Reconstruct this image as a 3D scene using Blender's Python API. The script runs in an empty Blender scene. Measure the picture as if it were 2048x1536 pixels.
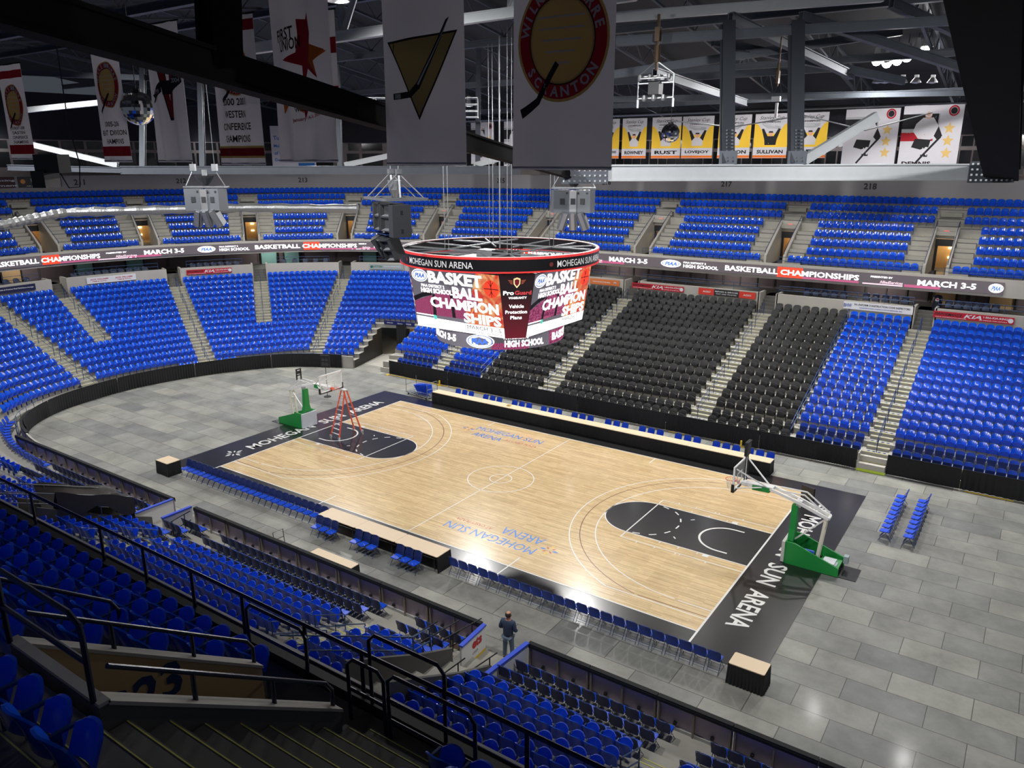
import bpy, math, random
import numpy as np
from mathutils import Matrix, Vector

# ---------------------------------------------------------------- camera, world, exposure
scene = bpy.context.scene
COL = scene.collection
random.seed(7)
rng = np.random.default_rng(5)
PI = math.pi


def _camera():
    cd = bpy.data.cameras.new('camera')
    cam = bpy.data.objects.new('camera', cd)
    COL.objects.link(cam)
    r = Vector((.8254, .5645, .0002)); d = Vector((.1564, -.2285, -.9609)); f = Vector((-.5424, .7932, -.2769))
    f.normalize(); r = (r - f * r.dot(f)).normalized(); u = r.cross(f)
    M = Matrix((r, u, -f)).transposed().to_4x4()
    M.translation = Vector((22.752, -32.175, 16.786))
    cam.matrix_world = M
    cd.sensor_width = 36
    cd.lens = 1540.7 / 2048 * 36
    cd.clip_end = 400; cd.clip_start = .05
    scene.camera = cam


_camera()
w = bpy.data.worlds.new('world'); scene.world = w; w.use_nodes = True
w.node_tree.nodes['Background'].inputs[0].default_value = (.62, .70, .86, 1)
w.node_tree.nodes['Background'].inputs[1].default_value = .075
vs = scene.view_settings
vs.view_transform = 'Standard'; vs.look = 'None'; vs.exposure = 0.0; vs.gamma = 1.0
vs.use_curve_mapping = False


def spot(loc, target, power, size=100, blend=.6, radius=.28, col=(1, .98, .95)):
    ld = bpy.data.lights.new('arena_light', 'SPOT')
    ld.energy = power; ld.spot_size = math.radians(size); ld.spot_blend = blend
    ld.shadow_soft_size = radius; ld.color = col
    o = bpy.data.objects.new('arena_light', ld); COL.objects.link(o)
    o.location = loc
    o.rotation_euler = (Vector(target) - Vector(loc)).to_track_quat('-Z', 'Y').to_euler()
    return o


# the arena floodlights: a row of clusters under the roof on the far side and one on the near side
FLOODS = [(-27, 13, 20.6), (-16, 18.5, 20.8), (-5, 18.5, 20.8), (4.4, 20, 22.2), (14.0, 20.3, 22.2), (20.3, 18.3, 22.0)]
NEARFL = [(-27, -13, 20.6), (-16, -17, 20.8), (-5, -17, 20.8), (6, -16, 20.8), (18, -15, 20.8)]
for i, p in enumerate(FLOODS):
    spot(p, (p[0] * .8, p[1] - 17, 0), 7400, 120, .5)
    spot(p, (p[0] * 1.15, p[1] + 6, 6), 4200, 140, .9)
for i, p in enumerate(NEARFL + [(27, -10, 20.8)]):
    spot(p, (p[0] * .85, p[1] + 20, 1), 4700, 118, .5)
for p in [(-38, 2, 20.5), (-34, -10, 20.5), (-34, 13, 20.5)]:
    spot(p, (p[0] - 2, p[1], 0), 4400, 150, .8)

for p in [(-4, -33, 21), (8, -34, 21), (18, -35, 21)]:      # dim unseen fill lights added over the near tier for the banner fronts
    ld = bpy.data.lights.new('house_lamp', 'POINT'); ld.energy = 75; ld.color = (.86, .88, 1); ld.shadow_soft_size = .4
    o = bpy.data.objects.new('house_lamp', ld); COL.objects.link(o); o.location = p

# ---------------------------------------------------------------- materials
MATS = {}


def mat(name, col, rough=.6, metal=0., emit=0., spec=.5, noise=0., nscale=3., coat=0., alpha=1., bump=0., trans=0.):
    if name in MATS: return MATS[name]
    m = bpy.data.materials.new(name); m.use_nodes = True; MATS[name] = m
    nt = m.node_tree; b = nt.nodes['Principled BSDF']
    c = tuple(col) + (1,)
    b.inputs['Base Color'].default_value = c
    b.inputs['Roughness'].default_value = rough
    b.inputs['Metallic'].default_value = metal
    b.inputs['Specular IOR Level'].default_value = spec
    b.inputs['Coat Weight'].default_value = coat
    b.inputs['Coat Roughness'].default_value = .08
    b.inputs['Transmission Weight'].default_value = trans
    b.inputs['Alpha'].default_value = alpha
    if emit:
        b.inputs['Emission Color'].default_value = c
        b.inputs['Emission Strength'].default_value = emit
    tc = nt.nodes.new('ShaderNodeTexCoord')
    nz = nt.nodes.new('ShaderNodeTexNoise'); nz.inputs['Scale'].default_value = nscale; nz.inputs['Detail'].default_value = 4
    nt.links.new(tc.outputs['Object'], nz.inputs['Vector'])
    if noise:
        mx = nt.nodes.new('ShaderNodeMix'); mx.data_type = 'RGBA'
        mx.inputs['A'].default_value = tuple(x * (1 - noise) for x in col) + (1,)
        mx.inputs['B'].default_value = tuple(min(1, x * (1 + noise)) for x in col) + (1,)
        nt.links.new(nz.outputs['Fac'], mx.inputs['Factor']); nt.links.new(mx.outputs['Result'], b.inputs['Base Color'])
    if bump:
        bp = nt.nodes.new('ShaderNodeBump'); bp.inputs['Strength'].default_value = bump; bp.inputs['Distance'].default_value = .02
        nt.links.new(nz.outputs['Fac'], bp.inputs['Height']); nt.links.new(bp.outputs['Normal'], b.inputs['Normal'])
    return m


def clothmat(name, col, mix=.28):
    """thin banner cloth that lets some of the light behind it through"""
    m = mat(name, col, .9, noise=.03); nt = m.node_tree; b = nt.nodes['Principled BSDF']; out = nt.nodes['Material Output']
    t = nt.nodes.new('ShaderNodeBsdfTranslucent'); t.inputs[0].default_value = tuple(col) + (1,)
    mx = nt.nodes.new('ShaderNodeMixShader'); mx.inputs[0].default_value = mix
    nt.links.new(b.outputs[0], mx.inputs[1]); nt.links.new(t.outputs[0], mx.inputs[2]); nt.links.new(mx.outputs[0], out.inputs[0])
    return m


def brickmat(name, c1, c2, mortar, bw, bh, msize, rough, coat=0., off=.5, noise=.25, nscale=1.5, mixf=.5):
    m = bpy.data.materials.new(name); m.use_nodes = True; MATS[name] = m
    nt = m.node_tree; b = nt.nodes['Principled BSDF']
    tc = nt.nodes.new('ShaderNodeTexCoord')
    br = nt.nodes.new('ShaderNodeTexBrick')
    br.inputs['Color1'].default_value = c1 + (1,); br.inputs['Color2'].default_value = c2 + (1,); br.inputs['Mortar'].default_value = mortar + (1,)
    br.inputs['Scale'].default_value = 1; br.inputs['Mortar Size'].default_value = msize; br.inputs['Mortar Smooth'].default_value = .1
    br.inputs['Brick Width'].default_value = bw; br.inputs['Row Height'].default_value = bh; br.offset = off
    nt.links.new(tc.outputs['Object'], br.inputs['Vector'])
    nz = nt.nodes.new('ShaderNodeTexNoise'); nz.inputs['Scale'].default_value = nscale; nz.inputs['Detail'].default_value = 6; nz.inputs['Roughness'].default_value = .65
    nt.links.new(tc.outputs['Object'], nz.inputs['Vector'])
    mr = nt.nodes.new('ShaderNodeMapRange'); mr.inputs[1].default_value = .3; mr.inputs[2].default_value = .7
    mr.inputs[3].default_value = 1 - noise; mr.inputs[4].default_value = 1 + noise
    nt.links.new(nz.outputs['Fac'], mr.inputs[0])
    mu = nt.nodes.new('ShaderNodeVectorMath'); mu.operation = 'SCALE'
    nt.links.new(br.outputs['Color'], mu.inputs[0]); nt.links.new(mr.outputs[0], mu.inputs['Scale'])
    nt.links.new(mu.outputs[0], b.inputs['Base Color'])
    b.inputs['Roughness'].default_value = rough; b.inputs['Coat Weight'].default_value = coat; b.inputs['Coat Roughness'].default_value = .12
    return m


def lin(r, g, b): return tuple((x / 255 / 12.92) if x / 255 <= .04045 else ((x / 255 + .055) / 1.055) ** 2.4 for x in (r, g, b))


BLUE = mat('blue_plastic', (.004, .085, .66), .17, spec=.6)
BLUE_PAN = mat('blue_seat_pan', (.008, .075, .72), .35)
BLUE_DK = mat('blue_painted_steel', (.012, .045, .16), .4, .2)
BLUE_FOLD = mat('blue_folding_vinyl', (.008, .055, .45), .42)
NAVY_SHADE = mat('navy_chair_back', (.012, .026, .13), .42)  # navy; on courtside backs the dark tone stands in for their unlit side
BLKSEAT = mat('black_upholstery', (.020, .021, .023), .42, spec=.5)
BLACK = mat('black_paint', (.010, .010, .011), .5)
DARKST = mat('dark_steel', (.05, .055, .065), .45, .5)
STEEL = mat('galvanized_steel', (.42, .44, .47), .42, .75, noise=.15)
GREYST = mat('grey_painted_steel', (.22, .24, .26), .45, .3, noise=.1)
CONC = mat('concrete', lin(158, 156, 148), .85, noise=.16, nscale=1.3, bump=.2)
CONC_L = mat('concrete_light', lin(176, 173, 165), .85, noise=.12, nscale=.8, bump=.15)
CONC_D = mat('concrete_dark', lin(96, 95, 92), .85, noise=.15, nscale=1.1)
CONC_N = mat('sealed_concrete', lin(112, 110, 104), .8, noise=.2, nscale=2)
FASC = mat('black_fascia', (.012, .012, .013), .55)
YEL = mat('yellow_nosing', (.62, .60, .12), .6)
WHITE = mat('white_paint', (.8, .8, .8), .45)
OFFW = mat('off_white', (.55, .54, .52), .6, noise=.05)
DRAPE = mat('black_drape', (.011, .012, .014), .85, noise=.3, nscale=6)
TOP = mat('tan_laminate', lin(222, 200, 168), .45, noise=.04)
RED = mat('red', (.55, .02, .03), .5)
ORANGE = mat('orange_fibreglass', lin(226, 88, 60), .45)
GREEN = mat('green_padding', lin(30, 138, 62), .45)
ALU = mat('aluminium', (.75, .76, .78), .35, .8)
CHROME = mat('mirror_glass', (.9, .9, .92), .04, 1.)
YELP = mat('yellow_paint', lin(225, 190, 50), .5)
TANW = mat('tan_wall', lin(196, 165, 120), .7, noise=.05)
SKIN = mat('skin', lin(205, 150, 125), .5)
GLOW = mat('lamp_lens', (1, .98, .95), emit=80.)
WARM = mat('warm_downlight', (1, .75, .35), emit=6.)
CYAN = mat('pale_green_wall', lin(150, 205, 200), .7)
GLASSD = mat('dark_window_glass', (.02, .022, .025), .1)
TAUPE = mat('taupe_wall', lin(120, 108, 112), .8, noise=.06)
BANNER = mat('banner_cloth', lin(188, 188, 205), .9, noise=.03)

# ---------------------------------------------------------------- mesh building
I3 = np.eye(3)


def rz(a):
    c, s = math.cos(a), math.sin(a); return np.array([[c, -s, 0], [s, c, 0], [0, 0, 1.]])


def rx(a):
    c, s = math.cos(a), math.sin(a); return np.array([[1, 0, 0], [0, c, -s], [0, s, c]])


def ry(a):
    c, s = math.cos(a), math.sin(a); return np.array([[c, 0, s], [0, 1, 0], [-s, 0, c]])


class MB:
    def __init__(s): s.v = []; s.f = []; s.m = []; s.n = 0

    def add(s, V, F, m=0, R=None, t=None):
        V = np.asarray(V, float)
        if R is not None: V = V @ np.asarray(R).T
        if t is not None: V = V + np.asarray(t, float)
        s.v.append(V); n = s.n
        for f in F: s.f.append(tuple(i + n for i in f))
        s.m += (list(m) if isinstance(m, (list, tuple)) else [m] * len(F))
        s.n += len(V); return s

    def mb(s, o, R=None, t=None):
        V, F, M = o.arr(); return s.add(V, F, list(M), R, t)

    def arr(s): return (np.concatenate(s.v) if s.v else np.zeros((0, 3))), s.f, s.m

    def box(s, c, d, R=None, m=0):
        x, y, z = [k / 2 for k in d]
        V = [(-x, -y, -z), (x, -y, -z), (x, y, -z), (-x, y, -z), (-x, -y, z), (x, -y, z), (x, y, z), (-x, y, z)]
        return s.add(V, [(0, 3, 2, 1), (4, 5, 6, 7), (0, 1, 5, 4), (1, 2, 6, 5), (2, 3, 7, 6), (3, 0, 4, 7)], m, R, c)

    def bb(s, a, b, m=0):
        a = np.array(a, float); b = np.array(b, float); return s.box((a + b) / 2, np.abs(b - a), None, m)

    def bar(s, p, q, w, h=None, m=0, up=(0, 0, 1)):
        p = np.array(p, float); q = np.array(q, float); h = h or w
        d = q - p; L = np.linalg.norm(d); d = d / L; u = np.array(up, float)
        if abs(d @ u) > .98: u = np.array([1., 0, 0])
        x = np.cross(u, d); x /= np.linalg.norm(x); z = np.cross(d, x)
        return s.box((p + q) / 2, (w, L, h), np.array([x, d, z]).T, m)

    def tube(s, pts, r, n=6, m=0, closed=False, caps=True):
        P = np.array(pts, float); k = len(P); V = []; rr = r if hasattr(r, '__len__') else [r] * k
        prev = None
        for i in range(k):
            if closed: d = P[(i + 1) % k] - P[i - 1]
            else: d = P[min(i + 1, k - 1)] - P[max(i - 1, 0)]
            d = d / (np.linalg.norm(d) + 1e-12)
            if prev is None:
                u = np.array([0, 0, 1.]) if abs(d[2]) < .9 else np.array([1., 0, 0])
                x = np.cross(u, d)
            else: x = prev - d * (prev @ d)
            x /= np.linalg.norm(x); prev = x; y = np.cross(d, x)
            for j in range(n):
                a = 2 * PI * j / n; V.append(P[i] + rr[i] * (math.cos(a) * x + math.sin(a) * y))
        F = []
        for i in range(k if closed else k - 1):
            i2 = (i + 1) % k
            for j in range(n): F.append((i * n + j, i * n + (j + 1) % n, i2 * n + (j + 1) % n, i2 * n + j))
        if caps and not closed: F += [tuple(range(n))[::-1], tuple((k - 1) * n + j for j in range(n))]
        return s.add(V, F, m)

    def prism(s, pts, z0, z1, m=0, R=None, t=None, mside=None):
        n = len(pts); V = [(p[0], p[1], z0) for p in pts] + [(p[0], p[1], z1) for p in pts]
        F = [tuple(range(n))[::-1], tuple(range(n, 2 * n))] + [(i, (i + 1) % n, n + (i + 1) % n, n + i) for i in range(n)]
        mm = [m, m] + [m if mside is None else mside] * n
        return s.add(V, F, mm, R, t)

    def grid(s, G, m=0):
        G = np.array(G, float); a, b = G.shape[:2]
        return s.add(G.reshape(-1, 3), [(i * b + j, i * b + j + 1, (i + 1) * b + j + 1, (i + 1) * b + j) for i in range(a - 1) for j in range(b - 1)], m)

    def lathe(s, prof, n=24, m=0, R=None, t=None):
        V = []; k = len(prof)
        for (r, z) in prof:
            for j in range(n): V.append((r * math.cos(2 * PI * j / n), r * math.sin(2 * PI * j / n), z))
        F = [(i * n + j, i * n + (j + 1) % n, (i + 1) * n + (j + 1) % n, (i + 1) * n + j) for i in range(k - 1) for j in range(n)]
        return s.add(V, F, m, R, t)

    def mesh(s, name, mats, smooth=False):
        V, F, M = s.arr()
        me = bpy.data.meshes.new(name); me.from_pydata(V.tolist(), [], s.f)
        for k in (mats if isinstance(mats, (list, tuple)) else [mats]): me.materials.append(k)
        me.polygons.foreach_set('material_index', np.array(M, dtype=np.int32))
        if smooth: me.polygons.foreach_set('use_smooth', [True] * len(F)); me.set_sharp_from_angle(angle=.7)
        me.update(); return me


def place(o, parent=None, loc=None, rot=None):
    COL.objects.link(o)
    if parent is not None: o.parent = parent
    if loc is not None: o.location = loc
    if rot is not None: o.rotation_euler = rot if hasattr(rot, '__len__') else (0, 0, rot)
    return o


def tag(o, label=None, cat=None, group=None, kind=None):
    if label: o['label'] = label
    if cat: o['category'] = cat
    if group: o['group'] = group
    if kind: o['kind'] = kind
    return o


def ob(name, mb, mats, label=None, cat=None, group=None, kind=None, parent=None, loc=None, rot=None, smooth=False):
    me = mb if isinstance(mb, bpy.types.Mesh) else mb.mesh(name, mats, smooth)
    return tag(place(bpy.data.objects.new(name, me), parent, loc, rot), label, cat, group, kind)


def root(name, label, cat, loc=(0, 0, 0), rot=0, group=None):
    return tag(place(bpy.data.objects.new(name, None), None, loc, rot), label, cat, group)


def struct(name, mb, mats, **k): return ob(name, mb, mats, kind='structure', **k)


def ordn(n):
    W = ['', 'first', 'second', 'third', 'fourth', 'fifth', 'sixth', 'seventh', 'eighth', 'ninth', 'tenth', 'eleventh', 'twelfth']
    if n <= 12: return W[n]
    return str(n) + ({1: 'st', 2: 'nd', 3: 'rd'}.get(n % 10, 'th') if n not in (11, 12, 13) else 'th')


_tc = {}


def text_geo(s, bold=0., shear=0.):
    k = (s, bold, shear)
    if k in _tc: return _tc[k]
    cu = bpy.data.curves.new('t', 'FONT'); cu.body = s; cu.size = 1; cu.offset = bold; cu.resolution_u = 2; cu.shear = shear
    cu.align_x = 'CENTER'; cu.space_line = .8
    o = bpy.data.objects.new('t', cu); COL.objects.link(o)
    dg = bpy.context.evaluated_depsgraph_get(); me = bpy.data.meshes.new_from_object(o.evaluated_get(dg))
    V = np.zeros(len(me.vertices) * 3); me.vertices.foreach_get('co', V); V = V.reshape(-1, 3)
    F = [tuple(p.vertices) for p in me.polygons]
    bpy.data.objects.remove(o); bpy.data.curves.remove(cu); bpy.data.meshes.remove(me)
    if len(V):
        V[:, 0] -= (V[:, 0].min() + V[:, 0].max()) / 2; V[:, 1] -= (V[:, 1].min() + V[:, 1].max()) / 2
    _tc[k] = (V, F); return _tc[k]


def text(mb, s, org, ux, uy, w=None, h=None, m=0, bold=.02, shear=0., warp=None):
    """flat lettering centred on org, reading along ux with its top along uy"""
    V, F = text_geo(s, bold, shear)
    if not len(V): return
    W = V[:, 0].max() - V[:, 0].min(); H = V[:, 1].max() - V[:, 1].min()
    sx = (w / W) if w else h / H; sy = (h / H) if h else sx
    X = V[:, 0] * sx; Y = V[:, 1] * sy
    if warp is not None: mb.add(warp(X, Y), F, m); return
    ux = np.array(ux, float); uy = np.array(uy, float)
    mb.add(np.array(org, float) + X[:, None] * ux + Y[:, None] * uy, F, m)


def disc(mb, org, ux, uy, rx_, ry_, m=0, n=28, r0=0., a0=0., a1=2 * PI):
    ux = np.array(ux, float); uy = np.array(uy, float); org = np.array(org, float)
    A = np.linspace(a0, a1, n + 1)
    o = [org + rx_ * math.cos(a) * ux + ry_ * math.sin(a) * uy for a in A]
    i = [org + r0 * rx_ * math.cos(a) * ux + r0 * ry_ * math.sin(a) * uy for a in A]
    mb.add(o + i, [(k, k + 1, n + 2 + k, n + 1 + k) for k in range(n)], m)


def poly(mb, org, ux, uy, pts, m=0):
    ux = np.array(ux, float); uy = np.array(uy, float); org = np.array(org, float)
    mb.add([org + a * ux + b * uy for a, b in pts], [tuple(range(len(pts)))], m)

# ---------------------------------------------------------------- plan of the bowl
def _catmull(P, n=14):
    P = [np.array(p, float) for p in P]; out = []
    for i in range(1, len(P) - 2):
        a, b, c, d = P[i - 1:i + 3]
        for t in np.linspace(0, 1, n, endpoint=False):
            out.append(.5 * ((2 * b) + (c - a) * t + (2 * a - 5 * b + 4 * c - d) * t * t + (3 * b - a - 3 * c + d) * t ** 3))
    return out


_ctrl = [(-17, 12.95), (-20.5, 12.95), (-25.1, 11.9), (-29.4, 9.1), (-32.3, 4.2), (-33.5, -.6), (-33.3, -4.6), (-32.2, -8.2), (-29.6, -11.2), (-25.4, -12.6), (-21, -12.95), (-17, -12.95)]
_c = _catmull(_ctrl)
_pl = [np.array((x, 12.95)) for x in np.arange(34, -20.4, -.5)] + _c + [np.array((x, -12.95)) for x in np.arange(-21, 34, .5)]
_pl = np.array(_pl)
_s = np.r_[0, np.cumsum(np.linalg.norm(np.diff(_pl, axis=0), axis=1))]
STOT = _s[-1]
_ss = np.arange(0, STOT, .25)
_bx = np.interp(_ss, _s, _pl[:, 0]); _by = np.interp(_ss, _s, _pl[:, 1])
_t = np.c_[np.gradient(_bx), np.gradient(_by)]
for _ in range(30): _t[1:-1] = (_t[:-2] + 2 * _t[1:-1] + _t[2:]) / 4
_t /= np.linalg.norm(_t, axis=1)[:, None]
_nx, _ny = _t[:, 1], -_t[:, 0]      # outward normal


def far_s(x): return 34 - x


def near_s(x): return STOT - (34 - x) + .5


S_A = far_s(-19.5); S_B = S_A + 12          # far side blends into the end
S_C = near_s(-25); S_D = near_s(-17)        # the end blends into the near side


def wts(s):
    s = np.asarray(s, float)
    f = np.clip((S_B - s) / (S_B - S_A), 0, 1); n = np.clip((s - S_C) / (S_D - S_C), 0, 1)
    return f, 1 - f - n, n


def P2(s, d):
    """plan position of a point d outside the boards at station s"""
    s = np.asarray(s, float)
    nx = np.interp(s, _ss, _nx); ny = np.interp(s, _ss, _ny); q = np.hypot(nx, ny)
    return np.stack([np.interp(s, _ss, _bx) + nx / q * d, np.interp(s, _ss, _by) + ny / q * d], -1)


def st_(s, d):
    """how much a station's length stretches at offset d"""
    return float(np.linalg.norm(P2(s + .6, d) - P2(s - .6, d)) / 1.2)


def ang(s):
    nx = np.interp(s, _ss, _nx); ny = np.interp(s, _ss, _ny); return np.arctan2(ny, nx) - PI / 2


def s_of(x, y):
    """station whose normal passes closest to (x, y)"""
    best = None
    for s in np.arange(S_A - 5, S_D + 5, .25):
        p = P2(s, 0); a = ang(s) + PI / 2; d = (x - p[0]) * math.cos(a) + (y - p[1]) * math.sin(a)
        q = P2(s, d); e = np.hypot(q[0] - x, q[1] - y)
        if best is None or e < best[0]: best = (e, s)
    return best[1]


def blend(s, F, E, N):
    f, e, n = wts(s); return f * F + e * E + n * N


# lower bowl rows j = 0..14 (d = line of the seat backs, z = tread under them)
NJ = 15
def LD(s, j): return blend(s, .865 + .885 * j, .9 + .8 * j, .47 + .86 * j)
def LZ(s, j): return blend(s, .92 + .342 * j, .15 + .39 * j, (.05, .28, .50)[j] if 0 <= j < 3 else -.19 + .34 * j)
def LE(s, j): return LD(s, j) - blend(s, .62, .62, .38)       # front edge of the tread
# upper deck rows k = 0..7
NK = 8
def UD(s, k): return blend(s, 15.65 + .93 * k, 14.3 + .93 * k, 12.65 + .85 * k)
def UZ(s, k): return blend(s, 9.08 + .61 * k, 9.05 + .61 * k, 8.37 + .62 * k)
def UE(s, k): return UD(s, k) - (.66 if k else blend(s, 1.2, 1.2, 1.0))
def ZC(s): return blend(s, 6.85, 6.65, 6.6)      # concourse floor
def ZW(s): return blend(s, 7.25, 7.25, 7.2)       # top of the wall behind the last lower row
def DF(s): return blend(s, 14.35, 13.0, 11.72)   # front of the upper deck

AIS_FAR = [16.7, 6.05, -5.3, -15.6]
A_LOW = [far_s(x) for x in AIS_FAR]
SA3, SA2, SA1, SA0, SAm = 61.7, 65.4, 69.9, 75.4, 78.4
TUN = (far_s(-21.2), far_s(-24.0))               # tunnel under the far left corner
N_AIS = [16.3, 4.95, -6.4, -18.0]


def sweep(mb, s0, s1, prof, m=0, step=.8, caps=True):
    """prof: list of functions s -> (d, z); builds the swept ribbon between stations s0 and s1"""
    n = max(2, int(abs(s1 - s0) / step) + 1)
    S = np.linspace(s0, s1, n); rows = []
    for s in S:
        r = []
        for fn in prof:
            d, z = fn(s); p = P2(s, d); r.append((p[0], p[1], z))
        rows.append(r)
    mb.grid(np.array(rows).transpose(1, 0, 2), m)
    if caps:
        k = len(prof)
        for e in (0, -1):
            R = rows[e]; mb.add(R + [(R[-1][0], R[-1][1], min(R[-1][2], R[0][2]) - .4), (R[0][0], R[0][1], min(R[-1][2], R[0][2]) - .4)], [tuple(range(k + 2))], m)


S0, S1 = far_s(27), near_s(26)
bowl = MB()


def lo_tread(j, a, b):
    sweep(bowl, a, b, [lambda s: (LE(s, j), (LZ(s, j - 1) if j > 0 else -.03)), lambda s: (LE(s, j), LZ(s, j)), lambda s: (LE(s, j + 1), LZ(s, j))], 0)


for j in range(NJ):
    if j <= 5:
        lo_tread(j, S0, TUN[0]); lo_tread(j, TUN[1], S1)
    else: lo_tread(j, S0, S1)
struct('floor_lower_bowl', bowl, [CONC])
# low kerb wall behind the drapes
mb = MB()
for a, b in ((S0, far_s(17.45)), (far_s(15.95), TUN[0] + .1), (TUN[1], near_s(-22))):
    hk = .38 if a < TUN[0] else 1.0
    sweep(mb, a, b, [lambda s: (.0, -.03), lambda s: (.0, hk), lambda s: (.1, hk), lambda s: (.1, -.03)], 0, caps=False)
struct('wall_rink_kerb', mb, [CONC_L])

# aisle steps of the lower bowl
def aisle_steps(mb, s, w, j0, j1, D, Z, E, my=1, last=None):
    for j in range(j0, j1):
        a = float(ang(s)); R = rz(a)
        e = float(E(s, j)); zl = float(Z(s, j - 1)) if j > 0 else -.03; zh = float(Z(s, j))
        p = P2(s, e - .16); zm = (zl + zh) / 2
        mb.box((p[0], p[1], (zl + zm) / 2), (w, .32, zm - zl), R, 0)
        for (dd, zz) in ((e - .31, zm), (e + .02, zh)):
            q = P2(s, dd); mb.box((q[0], q[1], zz + .004), (w, .03, .012), R, my)


def aisle(name, s, w, j0, j1, tint=0):
    m = MB(); aisle_steps(m, s, w, j0, j1, LD, LZ, LE)
    # grip decals
    for j in range(j0, min(j1, 12)):
        for dd, zz in ((LE(s, j) + .25, LZ(s, j)), ):
            for k in (-.42, -.14, .14, .42):
                if w < 1.0: continue
                a = float(ang(s)); q = P2(s, dd); R = rz(a)
                off = R @ np.array([k, 0, 0]); m.box((q[0] + off[0], q[1] + off[1], float(zz) + .003), (.14, .12, .006), R, 2)
    return struct(name, m, [CONC, YEL, BLUE_DK])


k = 1
for s in A_LOW: aisle('floor_aisle_%d' % k, s, 1.2, 0, NJ); k += 1
for s, j0 in ((SA3, 0), (SA2, 6), (SA1, 0), (SA0, 6), (SAm, 0)): aisle('floor_aisle_%d' % k, s, 1.25, j0, NJ); k += 1
for x in N_AIS: aisle('floor_aisle_%d' % k, near_s(x), 1.25, 3, NJ); k += 1

# wall at the head of the lower bowl with stair openings, and stairs up to the concourse
low_ais = sorted(A_LOW + [SA3, SA2, SA1, SA0, SAm] + [near_s(x) for x in N_AIS])
mb = MB(); st = MB(); edges = [S0] + [e for s in low_ais for e in (s - .66 / st_(s, 12), s + .66 / st_(s, 12))] + [S1]
for i in range(0, len(edges), 2):
    a, b = edges[i], edges[i + 1]
    if b - a < .3: continue
    dw = lambda s: LE(s, NJ) + .12
    sweep(mb, a, b, [lambda s: (dw(s), LZ(s, NJ - 1) - .1), lambda s: (dw(s), ZW(s)), lambda s: (dw(s) + .25, ZW(s)), lambda s: (dw(s) + .25, ZC(s) - .1)], 0, .7)
    for e in (a, b):
        p = [P2(e, dw(e)), P2(e, dw(e) + 1.5)]; z0 = float(LZ(e, NJ - 1)) - .1; z1 = float(ZW(e))
        mb.bar((p[0][0], p[0][1], (z0 + z1) / 2), (p[1][0], p[1][1], (z0 + z1) / 2), .16, z1 - z0, 0)
for s in low_ais:
    R = rz(float(ang(s))); d0 = float(LE(s, NJ)) + .1; z0 = float(LZ(s, NJ - 1)); z1 = float(ZC(s)); n = 5
    for i in range(n):
        q = P2(s, d0 + .3 * i + .9); zz = z0 + (z1 - z0) * (i + 1) / n
        st.box((q[0], q[1], zz - .2), (1.2, 1.8, .4), R, 0)
struct('wall_lower_head', mb, [CONC_L]); struct('floor_concourse_stairs', st, [CONC_D])
mb = MB(); sweep(mb, S0, S1, [lambda s: (LE(s, NJ) + 1.6, ZC(s)), lambda s: (LE(s, NJ) + 8, ZC(s))], 0, 1.5, False)
struct('floor_concourse', mb, [CONC_D])
# concourse back wall: ribbed taupe with lit openings
mb = MB(); SB = far_s(27), near_s(-30)
db = lambda s: LE(s, NJ) + blend(s, 5.2, 5.4, 6)
sweep(mb, S0, near_s(-20), [lambda s: (db(s), ZC(s)), lambda s: (db(s), 9.1)], 0, 1.2, False)
for s in np.arange(S0 + 1, near_s(-22), 1.4):
    p = P2(s, db(s) - .05); mb.box((p[0], p[1], 8), (.12, .1, 2.2), rz(float(ang(s))), 1)
struct('wall_concourse', mb, [TAUPE, CONC_D])
for i, (s, m_) in enumerate([(far_s(17.3), TANW), (far_s(20.9), TANW), (57.0, CYAN), (61.1, CYAN), (64.2, CYAN), (65.0, CYAN), (71.2, CYAN), (73.4, CYAN), (76.2, TANW)]):
    mb = MB(); R = rz(float(ang(s))); p = P2(s, float(db(s)) - .2); mb.box((p[0], p[1], ZC(s) + 1.15), (1.5, .12, 2.3), R, 0)
    for kx in (-.8, .8):
        o_ = R @ np.array([kx, 0, 0]); mb.box((p[0] + o_[0], p[1] + o_[1], ZC(s) + 1.2), (.12, .3, 2.4), R, 1)
    struct('door_%d' % (i + 1), mb, [m_, BLACK])
# underside of the upper deck and its fascia
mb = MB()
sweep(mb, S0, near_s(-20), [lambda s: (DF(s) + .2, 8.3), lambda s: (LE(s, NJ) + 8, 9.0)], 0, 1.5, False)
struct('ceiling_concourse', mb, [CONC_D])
for s in np.arange(S0 + 3, near_s(-22), 11):
    p = P2(s, float(LE(s, NJ)) + 3.2); ld = bpy.data.lights.new('concourse_lamp', 'POINT'); ld.energy = 110; ld.color = (1, .93, .85); ld.shadow_soft_size = .3
    lo = bpy.data.objects.new('concourse_lamp', ld); COL.objects.link(lo); lo.location = (p[0], p[1], 8.3)  # point lights added as fill to lift the dark concourse underside

# upper deck
UV_FAR = [16.7, 5.6, -5.4, -16.6]
UVS = [17.25, 28.35, 39.5, 50.7, 57.7, 61.9, 65.6, 70.65, 75.15, 79.0]
VW = .8
up = MB()


def up_tread(k, a, b):
    sweep(up, a, b, [lambda s: (UE(s, k), UZ(s, k - 1) if k else UZ(s, 0) - .05), lambda s: (UE(s, k), UZ(s, k)), lambda s: (UE(s, k + 1), UZ(s, k))], 0, 1.2)


def vw(s): return VW


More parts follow.
